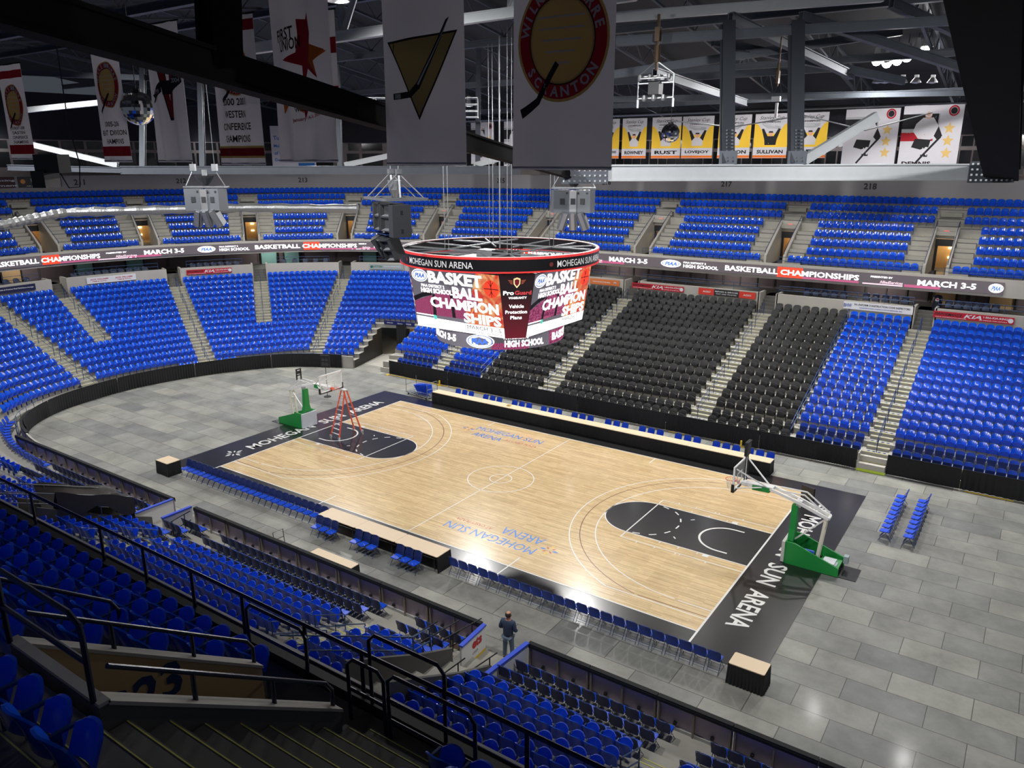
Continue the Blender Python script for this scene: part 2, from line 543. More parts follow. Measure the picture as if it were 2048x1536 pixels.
US1 = near_s(-30)
cut = [S0] + [e for s in UVS for e in (s - VW / st_(s, 17), s + VW / st_(s, 17))] + [US1]
for k in range(NK):
    if 1 <= k <= 4:
        for i in range(0, len(cut), 2): up_tread(k, cut[i], cut[i + 1])
    else: up_tread(k, S0, US1)
struct('floor_upper_deck', up, [CONC])
mb = MB()
sweep(mb, S0, near_s(-22), [lambda s: (DF(s) - .02, 8.25), lambda s: (DF(s) - .02, 9.42), lambda s: (DF(s) + .22, 9.42), lambda s: (DF(s) + .22, UZ(s, 0))], 0, 1, False)
struct('wall_upper_parapet', mb, [CONC_L])
mb = MB()
dt = lambda s: UE(s, NK) + .1
sweep(mb, S0, US1, [lambda s: (dt(s), UZ(s, NK - 1)), lambda s: (dt(s), 15.55), lambda s: (dt(s) + .3, 15.55), lambda s: (dt(s) + 3.6, 15.5)], 0, 1.2, False)
struct('wall_upper_head', mb, [mat('shadowed_concrete', lin(150, 148, 148), .9, noise=.08, nscale=.5)])  # even concrete grey of the wall behind the top row
# upper stairs beside each vomitory, the vomitory walls, doorway and glow
for i, s in enumerate(UVS):
    R = rz(float(ang(s))); V = MB()

    def W(x, d): 
        p = P2(s, d); o_ = R @ np.array([x, 0, 0]); return (p[0] + o_[0], p[1] + o_[1])
    e1 = float(UE(s, 1)); e5 = float(UE(s, 5)); z0 = float(UZ(s, 0)); z5 = float(UZ(s, 4))
    for sx in (-1, 1):
        A = W(sx * (VW - .08), e1 - .05); B = W(sx * (VW - .08), e5)
        n_ = R @ np.array([.09, 0, 0])
        pts = [(A, z0), (A, z0 + .75), (B, z5 + .75), (B, z0)]
        V.add([(p[0] + q * n_[0], p[1] + q * n_[1], z) for q in (-1, 1) for p, z in pts],
              [(0, 1, 2, 3), (7, 6, 5, 4), (0, 4, 5, 1), (1, 5, 6, 2), (2, 6, 7, 3)], 0)
    # header over the doorway, exit box, lit passage behind
    h = W(0, e5); V.box((h[0], h[1], z5 + .32), (2 * VW, .2, .85), R, 0)
    h = W(0, e5 - .05); V.box((h[0], h[1], z5 - .38), (2 * VW, .12, .5), R, 5)
    h = W(-VW + .2, e5 + .05); V.box((h[0], h[1], z0 + 1.0), (.3, .1, 2.2), R, 5)
    h = W(0, e5 + 2.2); V.box((h[0], h[1], z0 + 1.2), (3.2, .1, 2.6), R, 1)
    for sx in (-1.55, 1.55):
        h = W(sx, e5 + 1.1); V.box((h[0], h[1], z0 + 1.2), (.1, 2.3, 2.6), R, 1)
    h = W(0, e5 + 1.2); V.box((h[0], h[1], z0 - .06), (3.2, 2.6, .1), R, 2)
    h = W(.25, e5 + 2.1); V.box((h[0], h[1], z0 + 1.5), (.34, .12, .14), R, 3); V.box((h[0], h[1], z0 + .8), (.3, .12, .12), R, 3)
    for k in range(1, 5):
        for sx in (-1, 1):
            zz = float(UZ(s, k)); zl = float(UZ(s, k - 1)); h = W(sx * 1.45, float(UE(s, k)) - .2)
            V.box((h[0], h[1], (zz + zl) / 2 - .12), (1.2, .4, .35), R, 4)
            V.box((h[0], h[1], (zz + zl) / 2 + .06), (1.2, .42, .02), R, 2)
    for k in (0, 5, 6, 7):
        zz = float(UZ(s, k)); h = W(0, float(UE(s, k)) - .2)
        if k: V.box((h[0], h[1], zz - .32), (1.4, .4, .3), R, 4)
    struct('wall_vomitory_%d' % (i + 1), V, [CONC_L, TANW, CONC_D, WARM, CONC, BLACK])
    pw = P2(s, e5 + 1.2)
    ld = bpy.data.lights.new('vomitory_lamp', 'POINT'); ld.energy = 45 if i > 0 else 60; ld.color = (1, .72, .38); ld.shadow_soft_size = .15
    lo = bpy.data.objects.new('vomitory_lamp', ld); COL.objects.link(lo); lo.location = (pw[0], pw[1], z0 + 2.0)
    # exit sign
    h = W(0, e5 - .16); X = MB(); X.box((0, 0, 0), (.36, .1, .2), None, 0)
    text(X, 'EXIT', (0, -.056, 0), (1, 0, 0), (0, 0, 1), w=.28, m=1)
    ob('exit_sign', X, [mat('exit_face', (.55, .25, .22), emit=.35), mat('exit_red', (.9, .05, .05), emit=1.)], 'small red exit sign over the %s upper stair doorway counted from the right' % ordn(i + 1), 'sign', 'exit signs over the upper doorways', loc=(h[0], h[1], z5 + .42), rot=float(ang(s)))
    # rails: on each slanted wall, plus the small one at the front
    for sx, side in ((-1, 'left'), (1, 'right')):
        t = MB(); A = W(sx * (VW - .08), e1 - .1); B = W(sx * (VW - .08), e5 + .3)
        t.tube([(A[0], A[1], z0 + .9), (A[0], A[1], z0 + 1.15), (B[0], B[1], z5 + 1.15), (B[0], B[1], z5 + .9)], .022)
        if i < 9: ob('handrail', t, [BLUE_DK], 'thin steel handrail on the %s slanted wall of upper doorway %d from the right' % (side, i + 1), 'handrail', 'handrails of the upper doorways')

# ---------------------------------------------------------------- seats
def shell(mb, w, z0, z1, y0, lean, curve, th, m=0, nu=7, nv=6, round_=.3, squeeze=.0):
    """curved seat-back shell: front face looks to -y"""
    def pt(u, v, off):
        zz = z0 + (z1 - z0) * v
        k = max(0, (v - (1 - round_)) / round_); ww = w * (1 - .20 * k ** 3) * (1 - squeeze * (1 - v))
        x = (u - .5) * ww
        zz -= .045 * k * k * (2 * u - 1) ** 4
        y = y0 + lean * (v if lean < 0 else .35 * v + .85 * v * v) + curve * (1 - (2 * u - 1) ** 2) + off
        return (x, y, zz)
    A = np.array([[pt(i / nu, j / nv, 0) for i in range(nu + 1)] for j in range(nv + 1)])
    B = np.array([[pt(i / nu, j / nv, th) for i in range(nu + 1)] for j in range(nv + 1)])
    n = nu + 1; V = np.concatenate([A.reshape(-1, 3), B.reshape(-1, 3)]); o = n * (nv + 1)
    F = []
    for j in range(nv):
        for i in range(nu):
            a = j * n + i; F.append((a, a + 1, a + n + 1, a + n)); F.append((o + a + n, o + a + n + 1, o + a + 1, o + a))
    for i in range(nu):
        F.append((i + 1, i, o + i, o + i + 1)); a = nv * n + i; F.append((a, a + 1, o + a + 1, o + a))
    for j in range(nv):
        a = j * n; F.append((a, a + n, o + a + n, o + a)); a = j * n + nu; F.append((a + n, a, o + a, o + a + n))
    mb.add(V, F, m)


def seat_back(hi):
    m = MB(); shell(m, .478, .33, .86, -.02, .13, .06, .03, 0, *((8, 7) if hi else (4, 5))); return m


def seat_pan(hi):     # folded up against the back
    m = MB(); shell(m, .40, .38, .70, -.10, -.13, -.05, .035, 0, *((6, 5) if hi else (3, 2)), round_=.22); return m


def seat_arm(hi):
    m = MB(); m.box((.252, -.10, .585), (.04, .24, .03)); m.box((.252, -.02, .35), (.03, .09, .5)); return m


def seat_low():
    m = MB(); m.mb(seat_back(0)); a = seat_pan(0); V, F, M = a.arr(); m.add(V, F, 1)
    m.box((.25, -.1, .60), (.04, .26, .03), None, 1); m.box((.25, -.02, .34), (.03, .08, .5), None, 2); return m


def pad_low():        # upholstered black seat with its cushion tipped up
    m = MB(); shell(m, .53, .36, .90, .0, .12, .02, .07, 0, 4, 4, .22)
    shell(m, .47, .34, .70, -.17, .05, -.03, .09, 0, 3, 3, .3)
    m.box((.285, -.12, .62), (.05, .34, .06), None, 1); m.box((.285, -.03, .34), (.04, .12, .55), None, 1); return m


ME_BACK = seat_back(1).mesh('seat_backrest', [BLUE], True)
ME_PAN = seat_pan(1).mesh('seat_pan', [BLUE_PAN], True)
ME_ARM = seat_arm(1).mesh('seat_armrest', [BLUE_DK])
ME_PAD = pad_low().mesh('padded_seat', [BLKSEAT, BLACK], True)

UPM = mat('grey_blue_armrest', lin(70, 88, 120), .45)


def row_spots(sa, sb, D, Z, j, pitch=.508):
    """seat places along a row between two stations: list of (x, y, z, angle)"""
    S = np.linspace(sa, sb, max(3, int((sb - sa) / .2)))
    P = np.array([P2(s, float(D(s, j))) for s in S]); c = np.r_[0, np.cumsum(np.linalg.norm(np.diff(P, axis=0), axis=1))]
    n = int(c[-1] / pitch + .05)
    if n < 1: return []
    q = (np.arange(n) + .5) * c[-1] / n
    ss = np.interp(q, c, S); X = np.interp(q, c, P[:, 0]); Y = np.interp(q, c, P[:, 1])
    return [(X[i], Y[i], float(Z(ss[i], j)), float(ang(ss[i]))) for i in range(n)]


def gaps(s0, s1, cuts):
    """intervals of [s0, s1] left by cuts [(centre, half)]"""
    out = []; a = s0
    for c, h in sorted(cuts):
        if c + h < s0 or c - h > s1: continue
        if c - h > a: out.append((a, c - h))
        a = max(a, c + h)
    if a < s1: out.append((a, s1))
    return out


FAR_SEATS = []; BLACK_SEATS = []; NEAR_SEATS = []
AH = .68
S_L0 = far_s(24.5)
XB0, XB1 = 11.95, -11.1      # black block between these x
_ah = lambda s, j: AH / st_(s, float(LD(s, j)))
low_cuts = lambda j: [(s, AH) for s in A_LOW] + [(s, _ah(s, j)) for s in (SA3, SA1, SAm)] + ([(s, _ah(s, j)) for s in (SA2, SA0)] if j >= 6 else []) + ([((TUN[0] + TUN[1]) / 2, (TUN[1] - TUN[0]) / 2 + .3)] if j <= 5 else []) + [(near_s(x), AH) for x in N_AIS if j >= 3] + ([(near_s(-9.4), .75 + .05), (near_s(9.05), .98)] if j < 11 else [])
NS0 = near_s(-19.2)
for j in range(NJ):
    lo, hi = S_L0, NS0
    for a, b in gaps(lo, hi, low_cuts(j)):
        if j == 0 and a < S_A - 2: continue                # portable chairs there instead
        if j == 0 and (b - a) > 3 and a > S_B - 6:
            if b > NS0 - 8: continue
            # only a few seats of the very first row beside an aisle
            if abs(a - SA1 - AH) < .3 or True: b2 = b; a = b - 1.55 if b < SA1 else a; b = a + 1.55
        # split at the black block
        parts = [(a, b, False)]
        if a < far_s(XB1) and b > far_s(XB0):
            parts = []
            xa, xb = far_s(XB0), far_s(XB1)
            if a < xa: parts.append((a, xa - .1, False))
            parts.append((max(a, xa + .05), min(b, xb - .05), True))
            if b > xb: parts.append((xb + .1, b, False))
        for p, q, blk in parts:
            if q - p < .5: continue
            if j < 3 and q > near_s(-31.5): q = near_s(-31.5)
            if q - p < .5: continue
            if blk: BLACK_SEATS += [(t, j, p) for t in row_spots(p, q, LD, LZ, j, .60)]
            else: FAR_SEATS += row_spots(p, q, LD, LZ, j)
for j in (0, -1):     # portable black seats in front of the black block
    for a, b in gaps(far_s(XB0), far_s(XB1), [(s, AH) for s in A_LOW]):
        for t in row_spots(a, b, lambda s, j: 1.0 if j == 0 else .25, lambda s, j: .72 if j == 0 else .42, j, .60): BLACK_SEATS.append((t, j, a))
# upper deck, far side and end
for k in range(NK):
    if k == 0: h = VW + .25
    elif k <= 4: h = VW + 1.35
    elif k < 7: h = VW + .15
    else: h = 0
    cuts_ = [(s, h / st_(s, float(UD(s, k)))) for s in UVS] if h else []
    for a, b in gaps(far_s(24.5), near_s(-12), cuts_):
        sp = row_spots(a, b, UD, UZ, k)
        FAR_SEATS += [t for t in sp if t[0] < -33 or t[1] > 0]
# near lower bowl rows 3..8
def near_lower():
    for j in range(3, 10):
        D = 3.05 + .86 * (j - 3); Zf = .83 + .34 * (j - 3)
        for bi, (xa, xb) in enumerate([(-17.3, -11.5), (-9.5, -6.95), (-5.75, 4.25), (5.65, 8.05), (9.95, 15.65), (16.95, 24)]):
            n = int(round((xb - xa) / .508)); 
            for i in range(n):
                x = xa + (i + .5) * (xb - xa) / n
                yield (x, -12.95 - D, Zf, PI, bi, j - 3, i)


BN = ['beyond the tarped stairway', 'right of the tarped stairway', 'long middle block', 'left of the white gate', 'right of the white gate', 'beyond the last aisle']
for t in near_lower(): NEAR_SEATS.append((t[:4], 'blue arena seat, %s from the left, %s fixed row up, %s' % (ordn(t[6] + 1), ordn(t[5] + 1), BN[t[4]]), 'lower'))
# near upper deck rows A..
UPX = [(-2, 13.35), (14.75 - .05, 15.3), (15.25, 15.3), (17.0, 24)]
for k in range(7):
    D = 12.65 + .85 * k; Zf = 8.37 + .62 * k
    if k == 0: blocks = [(-2, 13.35, 'left of'), (16.9, 24, 'right of')]
    elif k <= 4: blocks = [(-2, 12.25, 'left of'), (17.6, 24, 'right of')]
    else: blocks = [(-2, 16.9, 'above'), (18.2, 24, 'right of')]
    if k in (1, 2, 3, 4): blocks[0] = (-2, 13.45, 'left of')
    for xa, xb, wd in blocks:
        n = int(round((xb - xa) / .508))
        for i in range(n):
            x = xa + (i + .5) * (xb - xa) / n
            idx = (n - i) if wd != 'right of' else i + 1
            NEAR_SEATS.append(((x, -12.95 - D, Zf, PI), 'shadowed navy seat, %s from the steps, %s near-tier row, %s the stairwell' % (ordn(idx), ordn(k + 1), wd), 'upper'))

_cam = np.array([22.752, -32.175, 16.786]); _R = np.array([[.8254, .5645, .0002], [.1564, -.2285, -.9609], [-.5424, .7932, -.2769]])


def cam_px(p):
    q = _R @ (np.array(p, float) - _cam); return 1024 + 1540.7 * q[0] / q[2], 768 + 1540.7 * q[1] / q[2], q[2]


def seen(p, mg=30):
    x, y, z = cam_px(p); return z > .3 and -mg < x < 2048 + mg and -mg < y < 1536 + mg


ns = [(cam_px((t[0], t[1], t[2] + .6))[2], t, l, g) for t, l, g in NEAR_SEATS if seen((t[0], t[1], t[2] + .6), 60)]
ns.sort(key=lambda e: e[0])
rest = [t for t, l, g in NEAR_SEATS if not seen((t[0], t[1], t[2] + .6), 60)]
for i, (dz, t, l, g) in enumerate(ns):
    if i >= 300: rest.append(t); continue
    r = root('stadium_seat', l, 'seat', t[:3], t[3], 'blue arena seats nearest the camera')
    for nm, me in (('backrest', ME_BACK), ('seat_pan', ME_PAN), ('armrest', ME_ARM)): place(bpy.data.objects.new(nm, me), r)


def mass(name, spots, proto, mats, label, cat):
    V, F, M = proto.arr(); F = [f for f in F]; n = len(spots); k = len(V)
    T = np.array(spots); c, s = np.cos(T[:, 3]), np.sin(T[:, 3])
    X = c[:, None] * V[:, 0] - s[:, None] * V[:, 1] + T[:, 0:1]; Y = s[:, None] * V[:, 0] + c[:, None] * V[:, 1] + T[:, 1:2]
    Z = np.broadcast_to(V[:, 2], X.shape) + T[:, 2:3]
    VV = np.stack([X, Y, Z], -1).reshape(-1, 3)
    me = bpy.data.meshes.new(name); me.vertices.add(len(VV)); me.vertices.foreach_set('co', VV.ravel())
    q = np.array([f if len(f) == 4 else f for f in F if len(f) == 4]); assert len(q) == len(F)
    L = (q[None] + (np.arange(n) * k)[:, None, None]).reshape(-1)
    me.loops.add(len(L)); me.loops.foreach_set('vertex_index', L.astype(np.int32))
    np_ = len(L) // 4; me.polygons.add(np_); me.polygons.foreach_set('loop_start', np.arange(0, len(L), 4, dtype=np.int32))
    try: me.polygons.foreach_set('loop_total', np.full(np_, 4, dtype=np.int32))
    except Exception: pass
    me.polygons.foreach_set('material_index', np.tile(np.array(M, dtype=np.int32), n))
    me.polygons.foreach_set('use_smooth', np.ones(np_, dtype=bool))
    for m_ in mats: me.materials.append(m_)
    me.update(calc_edges=True); me.validate()
    me.set_sharp_from_angle(angle=.9)
    return tag(place(bpy.data.objects.new(name, me)), label, cat, kind='stuff')


mass('stadium_seat_rows', FAR_SEATS + rest, seat_low(), [BLUE, BLUE_PAN, BLUE_DK], 'thousands of distant bright blue arena seats filling both tiers across the floor', 'seats')
# black seats: the 300 nearest are things of their own
bs = []
secs = {}
for t, j, a in BLACK_SEATS: secs.setdefault((round(a, 1), j), []).append(t)
bn = lambda x: 'left of both stairs' if x < -5 else ('between the stairs' if x < 6 else 'right of both stairs')
for (a, j), L in secs.items():
    for i, t in enumerate(sorted(L)):
        bs.append((cam_px(t[:3])[2], t, 'black padded seat, %s from the left, %s row up, %s' % (ordn(i + 1), ordn(j + 2), bn(t[0]))))
bs.sort(key=lambda e: e[0])
for dz, t, l in bs[:300]: ob('padded_seat', ME_PAD, None, l, 'seat', 'black padded seats across the floor', loc=t[:3], rot=t[3])
mass('padded_seat_rows', [t for d_, t, l in bs[300:]], pad_low(), [BLKSEAT, BLACK], 'remaining black padded seats high in the middle block under the scoreboard', 'seats')
print('seats', len(FAR_SEATS), len(rest), len(ns), len(bs))


# ---------------------------------------------------------------- folding chairs
def fold_geo(open_=True):
    """folding chair facing -y: returns seat, back, frame builders"""
    st = MB(); bk = MB(); fr = MB()
    if open_:
        G = np.array([[(x * (1 - .12 * (j == 0)), y, .445 + .012 * abs(x) * 2) for x in (-.2, -.1, 0, .1, .2)] for j, y in enumerate((-.22, -.08, .06, .18))]); st.grid(G)
        st.box((0, -.02, .43), (.39, .38, .02)); st.box((0, -.22, .42), (.34, .03, .03))
    else:
        st.box((0, .06, .55), (.38, .03, .36))
    shell(bk, .44, .46, .88, .17, .07, .04, .018, 0, 6, 4, .3)
    bk.box((0, .16, .5), (.40, .02, .02))
    for sx in (-1, 1):
        x = sx * .225
        fr.tube([(x, -.24, 0), (x, .02, .36), (x, .19, .62), (x * .97, .26, .84), (x * .7, .275, .87)], .011, 5)
        fr.tube([(x * .9, .30, 0), (x * .9, .02, .40), (x * .9, -.14, .43)], .011, 5)
    fr.tube([(-.16, .275, .87), (.16, .275, .87)], .011, 5)
    fr.tube([(-.225, -.20, .07), (.225, -.20, .07)], .008, 4); fr.tube([(-.2, .26, .07), (.2, .26, .07)], .008, 4); fr.tube([(-.2, .22, .13), (.2, .22, .13)], .008, 4)
    return st, bk, fr


_f = fold_geo(True); _g = fold_geo(False)
MF_SEAT = _f[0].mesh('chair_seat', [BLUE_FOLD], False); MF_BACK = _f[1].mesh('chair_back', [NAVY_SHADE], True); MF_FR = _f[2].mesh('chair_frame', [BLUE_DK])
MG_SEAT = _g[0].mesh('chair_seat_up', [NAVY_SHADE])
MF_SEATB = _f[0].mesh('chair_seat_bright', [mat('bright_blue_vinyl', (.008, .075, .68), .4)])
MF_BACKM = _f[1].mesh('chair_back_mid', [mat('mid_blue_back', (.010, .045, .32), .4)], True)
MF_BACKB = _f[1].mesh('chair_back_bright', [MATS['bright_blue_vinyl']], True)


def fchair(x, y, z, rot, label, group, up=False, bright=True):
    r = root('folding_chair', label, 'chair', (x, y, z), rot, group)
    place(bpy.data.objects.new('seat', (MG_SEAT if up else (MF_SEATB if bright else MF_SEAT))), r)
    place(bpy.data.objects.new('backrest', MF_BACKM if bright == 0 else (MF_BACK if bright == 2 or bright == 3 else MF_BACKB)), r); place(bpy.data.objects.new('frame', MF_FR), r)
    return r


FL = -.03
# courtside, camera side: left row faces away from the court, right row faces it
n = 24
for i in range(n): fchair(-14.75 + i * (10.9 / (n - 1)), -9.45, FL, 0, 'blue folding chair, %s along the near sideline from the far corner table' % ordn(i + 1), 'folding chairs along the far half of the near sideline', bright=2)
n = 23
for i in range(n): fchair(4.3 + i * (11.35 / (n - 1)), -9.35, FL, PI, 'blue folding chair seen from behind, %s along the sideline from the scorers table' % ordn(i + 1), 'folding chairs along the near half of the near sideline', bright=False)
for g, x0 in enumerate((-3.3, -.75, 1.75)):
    for i in range(3): fchair(x0 + i * .5, -10.25, FL, rng.uniform(-.06, .06), 'blue folding chair, %s of three behind the %s tabletop of the scorers table' % (ordn(i + 1), ('left', 'middle', 'right')[g]), 'chairs behind the scorers table', bright=2)
# behind the long far table, groups of three facing the court
fx = -11.0; gi = 0
GX = [-11.0, -8.5, -6.0, -3.6, -1.2, 1.3, 3.7, 6.1, 8.5, 10.5]
for g, x0 in enumerate(GX):
    for i in range(3): fchair(x0 + i * .6, 10.0, FL, 0, 'bright blue folding chair behind the far tables, %s of three, %s group from the left' % (ordn(i + 1), ordn(g + 1)), 'chairs behind the press tables')
# two rows on the right, facing the court
for rr, xx in enumerate((18.75, 19.75)):
    for i in range(9): fchair(xx, 4.3 + i * .57, FL, -PI / 2, 'bright blue folding chair on bare floor, %s from the front, %s of two rows' % (ordn(i + 1), ('left', 'right')[rr]), 'two short rows of chairs on the bare floor')
# portable chairs on the near risers, backs to the camera
PB = [(-20.5, -11.2), (-8.4, -7.1), (-5.5, 4.2), (5.9, 8.1), (10.35, 15.9), (17.1, 21)]
PBN = ['beyond the open gate', 'right of the open gate', 'middle run', 'left of the white gate', 'right of the white gate', 'beyond the steps']
for r_, (D, Zf) in enumerate(((.68, .05), (1.5, .28), (2.3, .5))):
    for b, (xa, xb) in enumerate(PB):
        sh = -.15 * r_
        n = int(round((xb - xa) / .49))
        for i in range(n):
            x = xa + sh + (i + .5) * (xb - xa) / n
            if not seen((x, -12.95 - D, 1), 40): continue
            fchair(x, -12.95 - D, Zf, PI, 'navy portable chair, %s from the left, %s riser row, %s' % (ordn(i + 1), ordn(r_ + 1), PBN[b]), 'portable chairs behind the near dasher wall', bright=3)
# portable rows across the floor
portable_far = []
for r_, (D, Zf) in enumerate(((1.0, .75), (.25, .42))):
    for b, (xa, xb, nm) in enumerate([(12.2, 15.9, 'under the small block'), (17.5, 24.5, 'at the right edge'), (-14.9, -11.3, 'beside the black seats'), (-19.8, -16.1, 'beside the tunnel')]):
        n = int(round((xb - xa) / .50))
        for i in range(n):
            x = xa + (i + .5) * (xb - xa) / n
            if not seen((x, 12.95 + D, 1), 20): continue
            o = fchair(x, 12.95 + D, Zf, 0, 'folded-up blue chair, %s from the left, %s row over the drape, %s' % (ordn(i + 1), ('upper', 'lower')[r_], nm), 'portable chairs over the far drape', up=True)
# short rows of portable chairs at the rounded corner on the left
for r_, d in enumerate((.9, 2.2)):
    for i, s in enumerate(np.arange(near_s(-27.6) - 3, near_s(-21.2), .55)):
        p = P2(s, d); 
        fchair(p[0], p[1], .12 + .2 * r_, float(ang(s)), 'blue portable chair, %s along the %s curved row at the corner' % (ordn(i + 1), ('inner', 'outer')[r_]), 'portable chairs round the far left corner')

# ---------------------------------------------------------------- near upper deck edge and the stairwell wall by the camera
mb = MB()
for k in range(8):
    y0 = -12.95 - (12.65 + .85 * k) + (.7 if k == 0 else .62); y1 = -12.95 - (12.65 + .85 * (k + 1)) + .62; z = 8.37 + .62 * k
    # rows 1..4 are cut for the stairwell
    for xa, xb in ([(-20, 30)] if k in (0, 5, 6, 7) else [(-20, 13.74), (15.5, 30)]):
        mb.bb((xa, y1, z - .9), (xb, y0, z))
mb.bb((-20, -24.72 - .25, 7.6), (30, -24.72, 8.0))
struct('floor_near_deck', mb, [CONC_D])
mb = MB(); mb.bb((-20, -24.95, 7.2), (30, -24.70, 8.58), 0); mb.bb((-20, -24.74, 8.58), (30, -24.69, 8.61), 1); mb.bb((-20, -24.97, 8.56), (30, -24.74, 8.59), 0)
struct('wall_near_parapet', mb, [FASC, OFFW])
# steps beside the stairwell, half a row high, with yellow edges
mb = MB()
for xa, xb in ((15.6, 17.1),):
    for k in range(1, 8):
        if xa < 13 and k > 4: continue
        y1 = -12.95 - (12.65 + .85 * k) + .62; z = 8.37 + .62 * k
        mb.bb((xa, y1 - .02, z - .62), (xb, y1 + .40, z - .31), 0)
        for yy, zz in ((y1 + .38, z - .31), (y1 - .02, z)): mb.bb((xa, yy - .012, zz), (xb, yy + .002, zz + .004), 1)
struct('floor_near_steps', mb, [CONC_D, YEL])
mb = MB()
XW0, XW1 = 13.64, 15.37; YB, YE, ZB, ZE = -29.0, -25.95, 11.45, 9.3
for xa, xb, m_ in ((XW0 - .02, XW0 + .2, 1), (XW1 - .02, XW1 + .2, 0)):
    V = [(xa, YB, 7.2), (xa, YE, 7.2), (xa, YE, ZE), (xa, YB, ZB), (xb, YB, 7.2), (xb, YE, 7.2), (xb, YE, ZE), (xb, YB, ZB)]
    mb.add(V, [(0, 1, 2, 3), (7, 6, 5, 4), (1, 5, 6, 2), (0, 4, 5, 1)], m_); mb.add(V, [(3, 2, 6, 7)], 2)
    mb.add([(xa - .02, YB, ZB), (xa - .02, YE + .02, ZE), (xb + .02, YE + .02, ZE), (xb + .02, YB, ZB), (xa - .02, YB, ZB + .05), (xa - .02, YE + .02, ZE + .05), (xb + .02, YE + .02, ZE + .05), (xb + .02, YB, ZB + .05)],
           [(4, 5, 6, 7), (0, 1, 5, 4), (3, 7, 6, 2), (1, 2, 6, 5)], 2)
mb.bb((XW0, YB - .09, 7.2), (XW1 + .2, YB, ZB + .02), 0); mb.bb((XW0 - .03, YB - .10, ZB + .02), (XW1 + .22, YB + .02, ZB + .06), 2)
mb.bb((XW0 + .2, YB, 7.0), (XW1, YE, 7.2), 0)
# stencilled number on the tan wall
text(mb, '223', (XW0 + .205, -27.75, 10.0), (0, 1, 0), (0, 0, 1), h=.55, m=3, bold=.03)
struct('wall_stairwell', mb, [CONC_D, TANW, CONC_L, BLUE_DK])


def rail_thing(label, polys, r=.025, mats=None, posts=(), group=None):
    t = root('handrail', label, 'handrail', group=group)
    m = MB()
    for P in polys: m.tube(P, r, 8)
    ob('rail', m, [mats or BLUE_DK], parent=t)
    for p, q in posts:
        m = MB(); m.tube([p, q], r, 8); ob('post', m, [mats or BLUE_DK], parent=t)
    return t


NAVY = mat('navy_gloss_rail', (.010, .018, .045), .3, .2)
# the long rail on the parapet
zr = 9.37
rail_thing('long dark rail on posts along the near parapet', [[(-18, -24.86, zr), (28, -24.86, zr)]], .035, NAVY, [((x, -24.86, 8.55), (x, -24.86, zr)) for x in (-5.5, -2.6, .9, 4.16, 7.16, 8.77, 10.39, 11.9, 13.55, 14.88, 18.0, 20.2)])
sl = (ZB - ZE) / (YB - YE)
for nm, x in (('far side', XW0 + .09), ('camera side', XW1 + .09)):
    z_ = lambda y: ZE + sl * (y - YE)
    rail_thing('navy pipe rail on top of the %s stairwell wall' % nm, [[(x, YE - .05, z_(YE - .05) + .03), (x, YE - .05, z_(YE) + .36), (x, YE - .15, z_(YE - .15) + .42), (x, YB + .1, z_(YB + .1) + .42)]], .03, NAVY,
               [((x, y, z_(y) + .03), (x, y, z_(y) + .42)) for y in (-26.95, -28.0)])
x0, x1 = XW0 + .05, XW1 + .12
rail_thing('navy two-bar guard rail across the back of the stairwell', [[(x0, YB - .1, ZB + .05), (x0, YB - .1, ZB + .9), (x0 + .15, YB - .1, ZB + 1.02), (x1 - .2, YB - .1, ZB + 1.02), (x1 - .03, YB - .1, ZB + .94), (x1, YB - .1, ZB + .8), (x1, YB - .1, ZB + .05)], [(x0, YB - .1, ZB + .52), (x1, YB - .1, ZB + .52)]], .032, NAVY)
# rails by the parapet
def xrail(label, xa, xb, y, zt, zb, bars=(), r=.03, g=.12):
    rail_thing(label, [[(xa, y, zb), (xa, y, zt - g), (xa + g, y, zt), (xb - g, y, zt), (xb, y, zt - g), (xb, y, zb)]] + [[(xa, y, z_), (xb, y, z_)] for z_ in bars], r, NAVY)


xrail('small navy hoop rail with a middle bar at the foot of the steps', 14.92, 15.67, -25.2, 9.5, 8.3, (8.95,))
xrail('long navy hoop rail with two lower bars right of the steps', 15.76, 17.37, -25.2, 9.55, 8.3, (9.1, 8.75))
xrail('navy rail with lower bar above the parapet left of the stairwell end', 12.2, 13.72, -25.0, 9.38, 8.35, (8.85,))
xrail('tall navy hoop rail rising over the parapet near the white gate view', 15.13, 16.62, -24.93, 9.85, 8.58)
rail_thing('navy rail rising beside the shadowed seats at the left edge', [[(12.1, -29.3, 11.0), (12.1, -29.3, 12.0), (12.1, -28.9, 11.8), (12.1, -27.2, 10.5), (12.1, -27.1, 10.3), (12.1, -27.1, 9.4)]], .03, NAVY)

# ---------------------------------------------------------------- arena floor and court
brickmat('floor_covers', lin(142, 142, 134), lin(112, 114, 113), lin(70, 69, 66), 2.44, 1.22, .014, .6, .03, .5, .3, .55)
mb = MB(); mb.bb((-60, -40, -.35), (36, 14, FL))
m2 = MB(); m2.bb((-60, 14, -.35), (36, 40, FL - .001))
struct('floor', mb, [MATS['floor_covers']]); struct('floor_tunnel', m2, [CONC])

